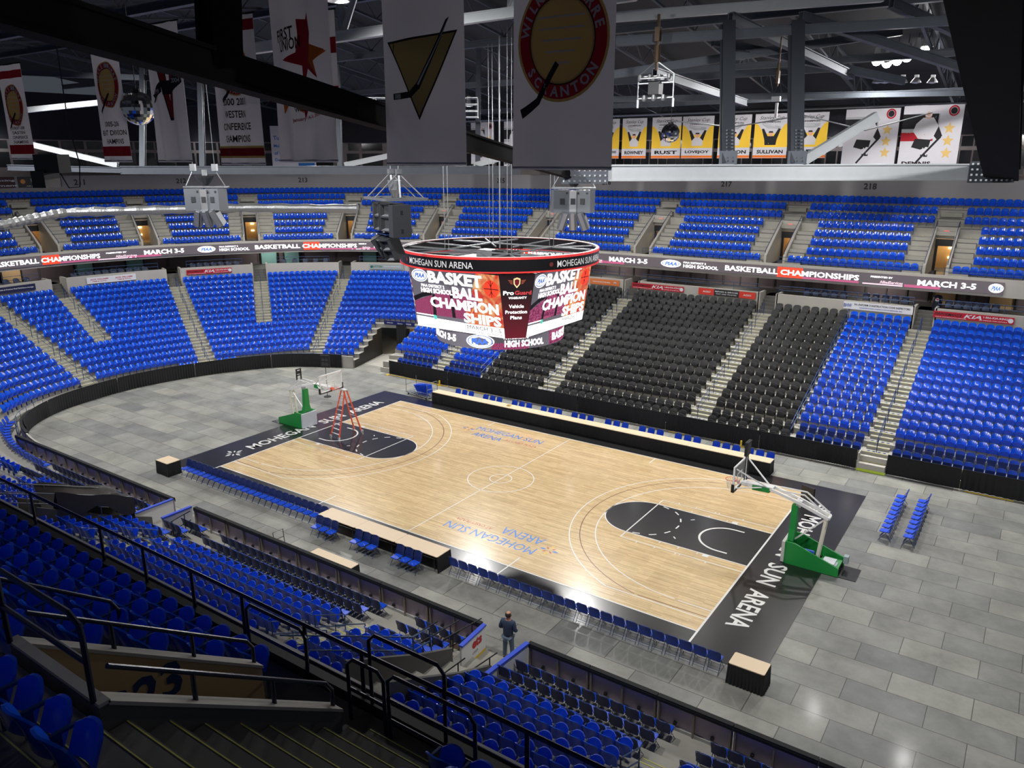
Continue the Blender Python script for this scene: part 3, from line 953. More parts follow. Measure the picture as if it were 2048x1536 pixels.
brickmat('maple_boards', lin(226, 200, 152), lin(196, 166, 118), lin(160, 130, 92), 1.6, .057, .0016, .28, .55, .37, .10, 2.0)
BLKFL = mat('black_court_paint', (.010, .010, .011), .28, noise=.5, nscale=1.3, coat=.5)
BLKFL.node_tree.nodes['Principled BSDF'].inputs['Coat Roughness'].default_value = .16
LWHITE = mat('court_line_white', (.78, .78, .76), .3, coat=.5)
LMAROON = mat('court_line_maroon', (.11, .02, .02), .3, coat=.5)
C_BLUE = mat('court_logo_blue', lin(60, 130, 215), .35, coat=.4)
C_RED = mat('court_logo_red', lin(190, 80, 60), .35, coat=.4)
C_GOLD = mat('court_logo_gold', lin(230, 190, 80), .35, coat=.4)
court = root('basketball_court', 'pale maple basketball court with black painted border and white lines', 'basketball court')
mb = MB(); X, Y = 14.33, 7.62
mb.bb((-17.1, -8.9, FL + .002), (17.1, 8.9, -.004), 0)
mb.bb((17.1, -.55, FL + .002), (18.45, .62, -.004), 0); mb.bb((-18.4, -.7, FL + .002), (-17.1, .5, -.004), 0)
ob('border', mb, [BLKFL], 'black painted court border', parent=court)
mb = MB(); mb.bb((-X, -Y, -.006), (X, Y, 0), 0)
zl = .002


def strip(pts, w_, z=zl, m=1, closed=False):
    P = np.array(pts, float); n = len(P); T = np.gradient(P, axis=0)
    if closed: T = np.roll(P, -1, 0) - np.roll(P, 1, 0)
    T /= np.linalg.norm(T, axis=1)[:, None]; N = np.c_[-T[:, 1], T[:, 0]] * w_ / 2
    V = [(x, y, z) for x, y in P + N] + [(x, y, z) for x, y in P - N]
    F = [(i, (i + 1) % n, n + (i + 1) % n, n + i) for i in range(n if closed else n - 1)]
    mb.add(V, [f[::-1] for f in F], m)


def seg(a, b, w_=.05, m=1, z=zl): strip([a, b], w_, z, m)


def arc(cx, cy, r, a0, a1, w_=.05, m=1, n=40, z=zl): strip([(cx + r * math.cos(a), cy + r * math.sin(a)) for a in np.linspace(a0, a1, n)], w_, z, m)


seg((-X, Y), (X, Y), .07); seg((-X, -Y), (X, -Y), .07)
for sx in (-1, 1):
    seg((sx * X, -8.9), (sx * X, Y), .08, z=.0025)
    seg((sx * X, -Y), (sx * X, Y), .08)
seg((0, -Y), (0, Y)); arc(0, 0, 1.83, 0, 2 * PI); arc(0, 0, .61, 0, 2 * PI)
for sx in (-1, 1):
    f = lambda x: sx * x
    # key
    a = np.linspace(PI / 2, -PI / 2, 30)
    K = [(f(X), 1.83), (f(8.54), 1.83)] if True else []
    P = [(f(X), -1.83), (f(X), 1.83), (f(8.54), 1.83)] + [(f(8.54 - 1.83 * math.cos(t)), 1.83 * math.sin(t)) for t in a[1:-1]] + [(f(8.54), -1.83)]
    mb.add([(x, y, .0012) for x, y in P], [tuple(range(len(P)))], 2)
    for sy in (-1, 1):
        seg((f(X), sy * 1.83), (f(8.54), sy * 1.83), .06); seg((f(X), sy * 2.44), (f(8.54), sy * 2.44), .05)
        for x in (10.3, 11.2, 12.1): seg((f(x), sy * 1.83), (f(x), sy * 2.03), .05)
        mb.bb((f(12.35), sy * 1.86, .001), (f(12.62), sy * 2.06, .003), 1)
        for x in (9.4, 10.3, 11.3, 11.5, 12.7): seg((f(x), sy * 2.44), (f(x), sy * 2.6), .05)
        seg((f(X), sy * 6.05), (f(12.9), sy * 6.05)); seg((f(X), sy * 6.71), (f(10.06), sy * 6.71)); seg((f(X), sy * 6.55), (f(11.4), sy * 6.6), .035, 3)
        seg((f(5.79), sy * 6.75), (f(5.79), sy * (Y if sy > 0 else 8.85)), .06, z=.003)
        seg((f(10.6), sy * 1.05), (f(10.75), sy * 1.2), .06)
    seg((f(8.54), -2.44), (f(8.54), 2.44), .06)
    c = lambda t: PI - t if sx > 0 else t
    arc(f(8.54), 0, 1.83, PI / 2 if sx > 0 else -PI / 2, 3 * PI / 2 if sx > 0 else PI / 2, .06)
    for i in range(7):
        t0 = (-PI / 2 + .16 + i * .43); b0, b1 = (t0, t0 + .2)
        if sx < 0: b0, b1 = PI - b1, PI - b0
        arc(f(8.54), 0, 1.83 if i not in (0, 6) else 1.75, b0, b1, .07, n=6)
    b0, b1 = (PI / 2, 3 * PI / 2) if sx > 0 else (-PI / 2, PI / 2)
    arc(f(12.75), 0, 1.22, b0, b1, .1)
    for sy in (-1, 1): seg((f(12.75), sy * 1.22), (f(13.2), sy * 1.22), .1)
    for r_, ym, m_, w_ in ((6.02, 6.05, 1, .05), (6.75, 6.58, 3, .035), (7.24, 6.71, 1, .05)):
        th = math.asin(min(1, ym / r_)); 
        b0, b1 = (PI - th, PI + th) if sx > 0 else (-th, th)
        arc(f(12.75), 0, r_, b0, b1, w_, m_, 60)
# lettering on the boards
text(mb, 'MOHEGAN SUN', (3.5, -5.95, zl), (-1, .0, 0), (0, -1, 0), w=5.05, h=.62, m=4, bold=0)
text(mb, 'ARENA', (4.75, -4.98, zl), (-1, 0, 0), (0, -1, 0), w=2.3, h=.62, m=4, bold=0)
text(mb, 'AT CASEY PLAZA', (2.1, -5.2, zl), (-1, 0, 0), (0, -1, 0), w=2.1, h=.26, m=5, bold=0)
text(mb, 'MOHEGAN SUN', (-3.6, 6.05, zl), (1, 0, 0), (0, 1, 0), w=4.95, h=.6, m=4, bold=0)
text(mb, 'ARENA', (-4.6, 5.05, zl), (1, 0, 0), (0, 1, 0), w=2.2, h=.6, m=4, bold=0)
text(mb, 'AT CASEY PLAZA', (-2.15, 5.2, zl), (1, 0, 0), (0, 1, 0), w=2.3, h=.26, m=5, bold=0)


def star(org, ux, uy, R_, ms):
    for i in range(8):
        a = i * PI / 4; r_ = R_ * (1 if i % 2 == 0 else .7); d = np.array([math.cos(a), math.sin(a)]); n_ = np.array([-d[1], d[0]])
        poly(mb, org, ux, uy, [tuple(d * r_ * .28), tuple(d * r_ * .62 + n_ * r_ * .14), tuple(d * r_), tuple(d * r_ * .62 - n_ * r_ * .14)], ms[i % len(ms)])


star((6.5, -5.45, zl), (-1, 0, 0), (0, -1, 0), .5, [4, 5, 6, 5]); star((-6.55, 5.6, zl), (1, 0, 0), (0, 1, 0), .5, [4, 5, 6, 5])
for sx in (-1, 1):
    # end lettering: tops point off court
    ux = (0, 1, 0) if sx < 0 else (0, -1, 0); uy = (sx, 0, 0)
    for wd, y, ww in (('MOHEGAN', -2.3, 5.0), ('SUN', 1.95, 2.0), ('ARENA', 5.1, 3.1)):
        yy = y if sx < 0 else -y + .05
        text(mb, wd, (sx * 15.42, yy, .003), ux, uy, w=ww, h=.82, m=1, bold=.02)
    star((sx * 15.42, -5.9 * (1 if sx < 0 else -1), .003), ux, uy, .62, [1])
ob('playing_surface', mb, [MATS['maple_boards'], LWHITE, BLKFL, LMAROON, C_BLUE, C_RED, C_GOLD], 'maple boards with painted lines and lettering', parent=court)

# ---------------------------------------------------------------- drapes, dasher wall, gates
def drape(name, label, pts, z1, amp=.03, pl=.13, group=None):
    """hanging pleated cloth along plan points"""
    P = np.array(pts, float); c = np.r_[0, np.cumsum(np.linalg.norm(np.diff(P, axis=0), axis=1))]
    n = max(4, int(c[-1] / (pl / 4))); q = np.linspace(0, c[-1], n)
    X = np.interp(q, c, P[:, 0]); Y = np.interp(q, c, P[:, 1]); T = np.gradient(np.c_[X, Y], axis=0); T /= np.linalg.norm(T, axis=1)[:, None]
    N = np.c_[-T[:, 1], T[:, 0]]; ph = q / pl * 2 * PI + 1.3 * np.sin(q * 2.1) + .8 * np.sin(q * .77)
    rows = []
    for t in (0, .15, .5, 1):
        a = amp * (.25 + .75 * t) * (1 + .35 * np.sin(q * 1.7 + t)); z = z1 * (1 - t) + (FL + .01 + .012 * (1 + np.sin(q * 1.9))) * t
        rows.append(np.c_[X + N[:, 0] * a * np.sin(ph), Y + N[:, 1] * a * np.sin(ph), np.full(n, 0) + z])
    mb = MB(); mb.grid(np.array(rows))
    mb.tube([(x, y, z1) for x, y in P], .018, 5)
    return ob(name, mb, [DRAPE], label, 'curtain', group or 'black drapes round the arena floor', smooth=True)


xs = [-20.2, -14.0, -8.3, -2.4, 4.2, 10.3, 15.85]
for i in range(6): drape('drape', 'black drape along the far stand, %s panel from the tunnel' % ordn(i + 1), [(xs[i], 12.72), (xs[i + 1] - .04, 12.72)], 1.12)
drape('drape', 'smooth black drape right of the open stair gap', [(17.4, 12.72), (21.0, 12.72)], 1.14, .008)
drape('drape', 'wrinkled black drape at the right edge of the photo', [(21.04, 12.72), (27, 12.74)], 1.12, .05, .3)
E0, E1 = TUN[1] + 1.0, near_s(-27.2)
n = 5
for i in range(n):
    a, b = E0 + (E1 - E0) * i / n, E0 + (E1 - E0) * (i + 1) / n - .05
    drape('drape', 'black pleated drape round the far left curve, %s panel from the tunnel' % ordn(i + 1), [tuple(P2(s, -.12)) for s in np.linspace(a, b, 24)], 1.12, .035, .2)
# yellow floor edging at the foot of the drapes
mb = MB()
for xa, xb in ((-19.9, -13.9), (-13.7, -10.2), (4.5, 5.6), (7.4, 8.4), (21.3, 23.5)): mb.bb((xa, 12.52, FL), (xb, 12.6, FL + .03))
for x_ in (-20.1, -14.6, -10.1): mb.bb((x_ - .15, 12.3, FL), (x_ + .15, 12.6, FL + .05)); 
ob('floor_edging', mb, [YELP], 'yellow floor edging strips at the foot of the far drape', 'edging')
for x_, l in ((-14.6, 'left'), (9.3, 'right')):
    mb = MB(); mb.bb((x_ - .2, 12.35, FL), (x_ + .2, 12.43, FL + .05)); mb.bb((x_ - .04, 12.33, FL), (x_ + .04, 12.45, .38))
    ob('drape_stand', mb, [YELP], 'small yellow stand foot at the %s of the far drape' % l, 'stand')
mb = MB(); mb.bb((15.95, 12.5, FL), (17.35, 13.2, .42), 0); mb.bb((15.9, 12.46, FL + .0), (17.4, 12.5, .12), 1); mb.bb((15.9, 12.48, FL), (15.95, 13.2, 1.0), 0); mb.bb((15.95, 12.9, .42), (17.35, 13.4, .75), 0)
ob('stage_steps', mb, [CONC_L, mat('lime_tape', lin(190, 215, 70), .5)], 'pale steps with lime taped edge in the gap between far drapes', 'steps')

PURP = mat('translucent_board', lin(186, 170, 186), .35, noise=.05)  # opaque; the lighter tone imitates light coming through the panel
KICK = mat('white_kickplate', lin(190, 190, 188), .5)
def board(x0, x1, y, label):
    t = root('dasher_board', label, 'dasher board', ((x0 + x1) / 2, y, 0), 0, 'dasher boards along the near side')
    L = x1 - x0; mb = MB()
    mb.bb((-L / 2, 0, FL + .001), (L / 2, .03, 1.0)); ob('panel', mb, [PURP], parent=t)
    mb = MB(); mb.bb((-L / 2, -.06, FL + .001), (L / 2, 0, .16), 0); ob('kick_plate', mb, [KICK], parent=t)
    mb = MB(); mb.bb((-L / 2, -.1, .98), (L / 2, .07, 1.06)); mb.bb((-L / 2, .05, .86), (L / 2, .08, 1.0)); mb.bb((-L / 2, -.11, .9), (L / 2, -.09, 1.0)); ob('black_cap', mb, [DRAPE], parent=t)
    for xx in (-L / 2 + .06, 0, L / 2 - .06):
        mb = MB(); mb.bb((xx - .025, -.10, .0), (xx + .025, -.005, .98)); ob('post', mb, [mat('board_post', lin(150, 138, 124), .6)], parent=t)
    mb = MB()
    for xx in (-L / 4, L / 4): mb.box((xx, -.05, .3), (.1, .08, .08))
    ob('clamp', mb, [BLACK], parent=t)


nb = 0
for xa, xb, w_ in ((-26.4, -10.3, 'beyond the open gate'), (-8.6, 8.35, 'between the two gates'), (10.35, 27, 'right of the white gate')):
    n = max(1, round((xb - xa) / 2.4)); L = (xb - xa) / n
    for i in range(n): board(xa + i * L + .01, xa + (i + 1) * L - .01, -13.0, 'dasher board with black cap, %s from the left, %s' % (ordn(i + 1), w_))
# curved boards round the corner
mb = MB(); S_ = np.linspace(near_s(-31.5), near_s(-26.4), 20)
sweep(mb, S_[0], S_[-1], [lambda s: (.0, FL), lambda s: (.0, 1.0), lambda s: (.08, 1.0), lambda s: (.08, FL)], 0, .4)
sweep(mb, S_[0], S_[-1], [lambda s: (-.06, .94), lambda s: (-.06, 1.06), lambda s: (.12, 1.06), lambda s: (.12, .94)], 1, .4)
ob('dasher_board', mb, [PURP, DRAPE], 'curved dasher board with black cap at the far left corner', 'dasher board')

# white gate by the person, blue-capped side boards, gate on the left
BLUECAP = mat('blue_cap_plastic', lin(60, 90, 215), .4)
def gate(x0, x1, y0, y1, label, txt=None):
    """side board running from the boards (y0) back to y1"""
    t = root('gate_board', label, 'gate', (0, 0, 0), 0)
    d = np.array([x1 - x0, y1 - y0, 0.]); L = np.linalg.norm(d); d /= L; n_ = np.array([-d[1], d[0], 0.])
    mb = MB(); mb.bar((x0, y0, .55), (x1, y1, .55), .07, .95, 0)
    if txt:
        o = np.array([x0, y0, 0]) * .5 + np.array([x1, y1, 0]) * .5 - n_ * .0
        side = -1 if txt[1] else 1
        text(mb, txt[0], tuple(o + n_ * side * .04 + np.array([0, 0, .72]) + d * txt[2]), tuple(d * (-side)), (0, 0, 1), w=.62, m=1, bold=.05)
        text(mb, 'com', tuple(o + n_ * side * .04 + np.array([0, 0, .38]) + d * (txt[2] - .12 * side * -1)), tuple(d * (-side)), (0, 0, 1), w=.34, m=2, bold=.01)
        mb.bar(tuple(np.array([x0, y0, .1]) - n_ * 0), (x1, y1, .1), .075, .1, 3)
    ob('board', mb, [WHITE, RED, MATS['taupe_wall'], YELP], parent=t)
    mb = MB(); mb.bar((x0, y0, 1.07), (x1, y1, 1.07), .16, .06, 0); ob('blue_cap', mb, [BLUECAP], parent=t)
    return t


gate(8.5, 8.6, -13.05, -14.55, 'white gate board with red lettering and blue cap beside the person', ('ets', False, -.2))
gate(10.35, 10.1, -13.1, -16.2, 'long blue-capped white side board right of the person')
gate(-10.25, -10.25, -13.1, -15.0, 'white board with blue cap left of the far open gate')
gate(-8.75, -8.75, -13.1, -14.6, 'short white board with blue cap right of the far open gate')
mb = MB(); mb.box((7.95, -15.1, .45), (.45, .5, .9)); mb.box((7.95, -15.1, .92), (.5, .55, .05), None, 1); ob('podium_box', mb, [CONC_L, BLUECAP], 'grey box with blue lid behind the white gate', 'box', loc=(0, 0, 0))
mb = MB(); mb.box((8.9, -14.2, .08), (.7, .35, .12), rz(.6)); ob('foam_block', mb, [WHITE], 'white foam block on the floor by the gate', 'block')
mb = MB(); mb.box((7.2, -13.9, .2), (1.3, .9, .03), rz(.3), 0); mb.box((7.7, -14.6, .32), (.8, .6, .03), rz(.2), 0); ob('plywood_sheet', mb, [mat('plywood', lin(205, 175, 140), .7, noise=.08)], 'plywood sheets on the platform left of the white gate', 'plywood')
# the open vomitories behind the gates: dark well with side walls
for gx, nm in ((9.05, 'white gate'), (-10.45, 'far open gate')):
    mb = MB()
    for sx in (-.82, .82):
        V = []
        for yy, zz in ((-14.6, .9), (-16.2, 1.6), (-19.3, 3.2)): V += [(gx + sx - .06, yy, FL), (gx + sx - .06, yy, zz), (gx + sx + .06, yy, zz), (gx + sx + .06, yy, FL)]
        F = [];
        for i in range(2):
            for k in range(4): F.append((4 * i + k, 4 * i + (k + 1) % 4, 4 * i + 4 + (k + 1) % 4, 4 * i + 4 + k))
        mb.add(V, F + [(0, 1, 2, 3), (11, 10, 9, 8)])
    struct('wall_gateway_%d' % (1 if gx > 0 else 2), mb, [CONC_D])
# black ladder-like handrails beside the gate
for i, (x, y, zb, L) in enumerate([(7.15, -14.9, .5, 1.0), (7.6, -14.35, .4, 1.1), (8.05, -13.75, .3, 1.2), (9.35, -16.0, .6, .8), (9.75, -14.9, .3, .9), (-10.9, -14.6, .3, .9), (-8.1, -14.2, .3, .9)]):
    rail_thing('black two-post rail, %s from the left near the gates' % ordn([3, 4, 5, 6, 7, 1, 2][i]), [[(x - L / 3, y - L / 2, zb + .55), (x + L / 3, y + L / 2, zb + 1.05)], [(x - L / 3, y - L / 2, zb + .1), (x + L / 3, y + L / 2, zb + .6)]], .022, BLACK,
               [((x + k * L / 3, y + k * L / 2, FL), (x + k * L / 3, y + k * L / 2, zb + .8 + k * .25)) for k in (-.5, .5)], group='black rails by the floor gates')
# blue U rails around the near aisles
def urail(x0, y0, z0, x1, y1, z1, label):
    rail_thing(label, [[(x0, y0, z0), (x0, y0, z0 + .95), (x1, y1, z1 + .95), (x1, y1, z1)], [(x0, y0, z0 + .5), (x1, y1, z1 + .5)]], .022, mat('mid_blue_rail', lin(60, 85, 125), .35, .3), [((x0 + x1) / 2 * np.ones(1), 0, 0)] and [])
for i, (x, lb) in enumerate(((-7.0, 'left of the middle block'), (4.45, 'at the right end of the middle block'), (5.45, 'across the aisle from the middle block'), (15.8, 'at the right end of the gate block'))):
    for k, yy in enumerate((-16.0, -17.7)):
        zf = .83 + .34 * (2 * k); urail(x, yy + .15, zf - .3, x + .1, yy - 1.25, zf + .45, 'slanted blue aisle rail %s, %s pair' % (lb, ('lower', 'upper')[k]))
for i, (x0, x1, y, z) in enumerate(((7.05, 8.2, -17.2, 1.8), (9.9, 11.2, -16.9, 1.7))):
    pass
rail_thing('long blue twin rail left of the gate well', [[(6.6, -20.2, 3.9), (8.15, -16.4, 2.3), (8.15, -15.6, 2.2), (8.15, -15.5, 1.0)], [(6.6, -20.2, 3.4), (8.15, -16.4, 1.8), (8.15, -15.6, 1.7)]], .024, MATS['mid_blue_rail'], [((7.6, -17.75, 1.5), (7.6, -17.75, 2.87)), ((8.15, -16.4, 1.0), (8.15, -16.4, 2.3))])
for x_, nm in ((-11.32, 'far side'), (-9.6, 'near side')):
    z_ = lambda y: 1.25 + (-15.4 - y) * .42
    rail_thing('pale twin rail along the %s of the tarped stairway' % nm, [[(x_, -15.4, z_(-15.4)), (x_, -15.4, z_(-15.4) + .95), (x_, -20.3, z_(-20.3) + .95)], [(x_, -15.4, z_(-15.4) + .48), (x_, -20.3, z_(-20.3) + .48)]], .022, GREYST, [((x_, y, z_(y)), (x_, y, z_(y) + .95)) for y in (-16.8, -18.2, -19.6)])
# black tarp over the stairway
G = []
for i in range(11):
    y = -15.35 - .32 * i; zt = 2.25 + .42 * .32 * i
    G.append([(-11.4 + 1.9 * u, y - .05 * math.sin(9 * u), zt - (.30 + .12 * i) * math.sin(PI * u) * (1 if i > 1 else .35) + .05 * math.sin(11 * u + i)) for u in np.linspace(0, 1, 12)])
mb = MB(); mb.grid(np.array(G)); mb.grid(np.array([[(x, y, z) for x, y, z in G[0]], [(x, y + .04 * math.sin(30 * x), z - .6) for x, y, z in G[0]], [(x, y + .07 * math.sin(24 * x), z - 1.15) for x, y, z in G[0]]]))
mb.grid(np.array([[(g[-1][0] + .02, g[-1][1], g[-1][2]) for g in G], [(g[-1][0] + .05, g[-1][1], g[-1][2] - .7 - .25 * math.sin(i)) for i, g in enumerate(G)]]))
ob('tarpaulin', mb, [mat('black_tarp', (.035, .033, .030), .5, noise=.3)], 'crumpled black tarpaulin draped over the stairway by the open gate', 'tarpaulin', smooth=True)

# ---------------------------------------------------------------- tables
def table(x, y, L, W, label, skirt='front', group=None, rot=0, legs=True):
    t = root('folding_table', label, 'table', (x, y, FL), rot, group)
    mb = MB(); h = .755
    c = .04; pts = [(-L / 2 + c, -W / 2), (L / 2 - c, -W / 2), (L / 2, -W / 2 + c), (L / 2, W / 2 - c), (L / 2 - c, W / 2), (-L / 2 + c, W / 2), (-L / 2, W / 2 - c), (-L / 2, -W / 2 + c)]
    mb.prism(pts, h, h + .03); ob('tabletop', mb, [TOP], parent=t)
    paths = {'front': [(-L / 2, -W / 2), (L / 2, -W / 2)], 'back': [(-L / 2, W / 2), (L / 2, W / 2)], 'all': [(-L / 2, W / 2), (-L / 2, -W / 2), (L / 2, -W / 2), (L / 2, W / 2), (-L / 2, W / 2)],
             'frontend': [(-L / 2, -W / 2), (L / 2, -W / 2), (L / 2, W / 2)], 'backend': [(-L / 2, W / 2), (L / 2, W / 2), (L / 2, -W / 2)], 'frontstart': [(-L / 2, W / 2), (-L / 2, -W / 2), (L / 2, -W / 2)]}
    if skirt:
        P = np.array(paths[skirt], float); c_ = np.r_[0, np.cumsum(np.linalg.norm(np.diff(P, axis=0), axis=1))]
        n = int(c_[-1] / .03); q = np.linspace(0, c_[-1], n); X = np.interp(q, c_, P[:, 0]); Y = np.interp(q, c_, P[:, 1])
        ph = q / .115 * 2 * PI + np.sin(q * 3); R_ = np.hypot(X / L, Y / W); rows = []
        for tt in (0, .2, .6, 1):
            k = 1 + (.012 + .03 * tt * (1 + np.sin(ph)) * .6) / np.maximum(.3, np.minimum(L, W) / 2)
            rows.append(np.c_[X + np.where(np.abs(np.abs(X) - L / 2) < .02, np.sign(X) * (.012 + .022 * tt * (1 + np.sin(ph))), 0), Y + np.where(np.abs(np.abs(Y) - W / 2) < .02, np.sign(Y) * (.012 + .022 * tt * (1 + np.sin(ph))), 0), np.full(n, h * (1 - tt) + .015 * tt + .01 * tt * np.sin(q * 2))])
        mb = MB(); mb.grid(np.array(rows)); ob('skirt', mb, [DRAPE], parent=t, smooth=True)
    if legs:
        for sx in (-1, 1):
            mb = MB(); xx = sx * (L / 2 - .25)
            for sy in (-1, 1): mb.tube([(xx, sy * (W / 2 - .1), 0), (xx, sy * (W / 2 - .1), h)], .014, 5)
            mb.tube([(xx, -W / 2 + .1, .2), (xx, W / 2 - .1, .2)], .012, 5)
            ob('leg', mb, [DARKST], parent=t)
    return t


for i in range(10): table(-12.3 + 2.44 * (i + .5), 9.15, 2.43, .76, 'press table with black skirt, %s from the left in the long far row' % ordn(i + 1), 'frontstart' if i == 0 else ('frontend' if i == 9 else 'front'), 'long row of press tables')
for i in range(3): table(-3.66 + 2.44 * (i + .5), -9.4, 2.43, .9, 'tan tabletop, %s from the left of three on the near sideline' % ordn(i + 1), 'backend' if i == 2 else 'back', 'scorers tables')
table(-15.9, -9.8, 1.1, .8, 'small square skirted table at the far near-side corner', 'all'); table(16.83, -9.5, 1.2, .72, 'small square skirted table at the right court corner', 'all')
table(.1, -12.4, 2.44, .6, 'bare tan folding table behind the dasher cap', 'all')
mb = MB(); mb.tube([(-3.2 + .13 * math.cos(a), .0 + .1 * math.sin(a), 0) for a in np.linspace(0, 2 * PI, 16)[:-1]], .02, 5, closed=True); mb.tube([(-3.15 + .17 * math.cos(a), .03 + .12 * math.sin(a), .03) for a in np.linspace(0, 2 * PI, 16)[:-1]], .015, 5, closed=True)
ob('cable_coil', mb, [mat('tan_cable', lin(200, 170, 90), .5)], 'small tan cable coil lying on the far press tables', 'cable', loc=(-2.6, 9.15, .78))
mb = MB(); mb.box((0, 0, .02), (.16, .1, .04)); mb.box((.12, .05, .015), (.1, .08, .03), rz(.5)); ob('paper_tags', mb, [WHITE], 'little white tags on the court edge by the middle scorers table', 'tags', loc=(.25, -8.5, 0))

# push cart behind the boards
t = root('platform_cart', 'yellow platform cart with black push handle by the dasher cap', 'cart', (-2.9, -12.3, FL), -.08)
mb = MB(); mb.bb((-.6, -.3, .16), (.6, .3, .2)); ob('deck', mb, [YELP], parent=t)
mb = MB(); mb.tube([(-.6, -.26, .2), (-.68, -.26, .95), (-.68, .26, .95), (-.6, .26, .2)], .018, 6); mb.tube([(-.64, -.26, .6), (-.64, .26, .6)], .014, 5); ob('handle', mb, [BLACK], parent=t)
for sx in (-.48, .48):
    for sy in (-.22, .22):
        mb = MB(); mb.lathe([(0, -.02), (.07, -.02), (.07, .02), (0, .02)], 12, R=rx(PI / 2), t=(sx, sy, .075)); mb.box((sx, sy, .13), (.06, .05, .06)); ob('wheel', mb, [BLACK], parent=t)

# chair cart with folded chairs
t = root('chair_cart', 'steel rack cart with a slanted stack of folded chairs', 'cart', (-14.0, 9.6, FL), -.15)
mb = MB()
for yy in (-.5, .5): mb.tube([(-1.2, yy, .16), (1.2, yy, .16)], .025, 5)
for xx in (-1.2, -.4, .4, 1.2): mb.tube([(xx, -.5, .16), (xx, .5, .16)], .022, 5)
mb.box((0, 0, .19), (2.35, .2, .02)); mb.box((0, .3, .19), (2.35, .16, .02)); mb.box((0, -.3, .19), (2.35, .16, .02))
ob('base', mb, [GREYST], parent=t)
for xx, h in ((-1.2, 1.25), (1.2, 1.25)):
    mb = MB()
    for yy in (-.5, .5): mb.tube([(xx, yy, .16), (xx, yy, h)], .022, 5)
    mb.tube([(xx, -.5, h * .6), (xx, .5, h * .6)], .018, 5)
    if xx > 0: mb.tube([(xx, -.5, h), (xx, .5, h)], .02, 5)
    ob('upright', mb, [GREYST], parent=t)
for xx in (-1, 1):
    for yy in (-.45, .45):
        mb = MB(); mb.lathe([(0, -.02), (.07, -.02), (.07, .02), (0, .02)], 10, R=rx(PI / 2), t=(xx, yy, .07)); ob('caster', mb, [BLACK], parent=t)
FOLD = MB(); FOLD.box((0, 0, .43), (.42, .045, .42)); FOLD.box((0, .0, .7), (.40, .05, .22))
for sx in (-1, 1): FOLD.tube([(sx * .22, 0, 0), (sx * .22, .01, .82), (sx * .15, 0, .88)], .012, 5); FOLD.tube([(sx * .2, .03, .02), (sx * .2, .03, .6)], .011, 5)
MFO = FOLD.mesh('folded_chair', [MATS['bright_blue_vinyl']])
for i in range(14):
    o = ob('folded_chair', MFO, None, 'folded blue chair leaning on the rack cart, %s from the upright' % ordn(i + 1), 'chair', 'folded chairs on the cart')
    o.location = (-14.0 + 1.0 - .075 * i, 9.45 - .0 * i + .02 * (i % 2), FL + .2); o.rotation_euler = (-.12 - .045 * i, 0, PI / 2 - .15)

# step ladder
t = root('step_ladder', 'tall orange step ladder with aluminium treads under the far hoop', 'ladder', (-12.25, .25, 0), -.1)
H = 3.0
for sy, w0, nm in ((-1, .42, 'front_rail'), (1, .38, 'rear_rail')):
    for sx in (-1, 1):
        mb = MB(); mb.bar((sx * w0, sy * .92, .04), (sx * .17, sy * .08, H - .04), .09, .035, 0, up=(1, 0, 0)); ob(nm, mb, [ORANGE], parent=t)
for k in range(9):
    u = (k + 1) / 10.2; mb = MB(); hw = .42 * (1 - u) + .17 * u; yy = .92 * (1 - u) + .08 * u; z_ = H * u
    mb.box((0, -yy, z_), (2 * hw, .09, .03)); ob('tread', mb, [ALU], parent=t)
    if k in (1, 3, 5, 7): mb = MB(); mb.box((0, yy, z_), (2 * hw * .92, .03, .03)); ob('brace', mb, [ALU], parent=t)
mb = MB(); mb.box((0, 0, H), (.42, .26, .08)); ob('top_cap', mb, [ALU], parent=t)
for sx in (-1, 1):
    for sy in (-1, 1): mb = MB(); mb.bb((sx * .42 - .05, sy * .92 - .06, 0.002), (sx * .42 + .05, sy * .92 + .06, .16)); ob('foot', mb, [ALU], parent=t)

# ---------------------------------------------------------------- portable hoops (built facing +x; base behind the baseline)
SPLG = mat('pale_grey_box', lin(150, 165, 170), .5)
GLASSBB = mat('backboard_glass', (.92, .95, .95), .03, alpha=.16)
RIM = mat('rim_orange', lin(230, 80, 40), .4)
NET = mat('white_net', (.75, .75, .72), .8)
CLKF = mat('shot_clock_case', (.02, .02, .022), .4)


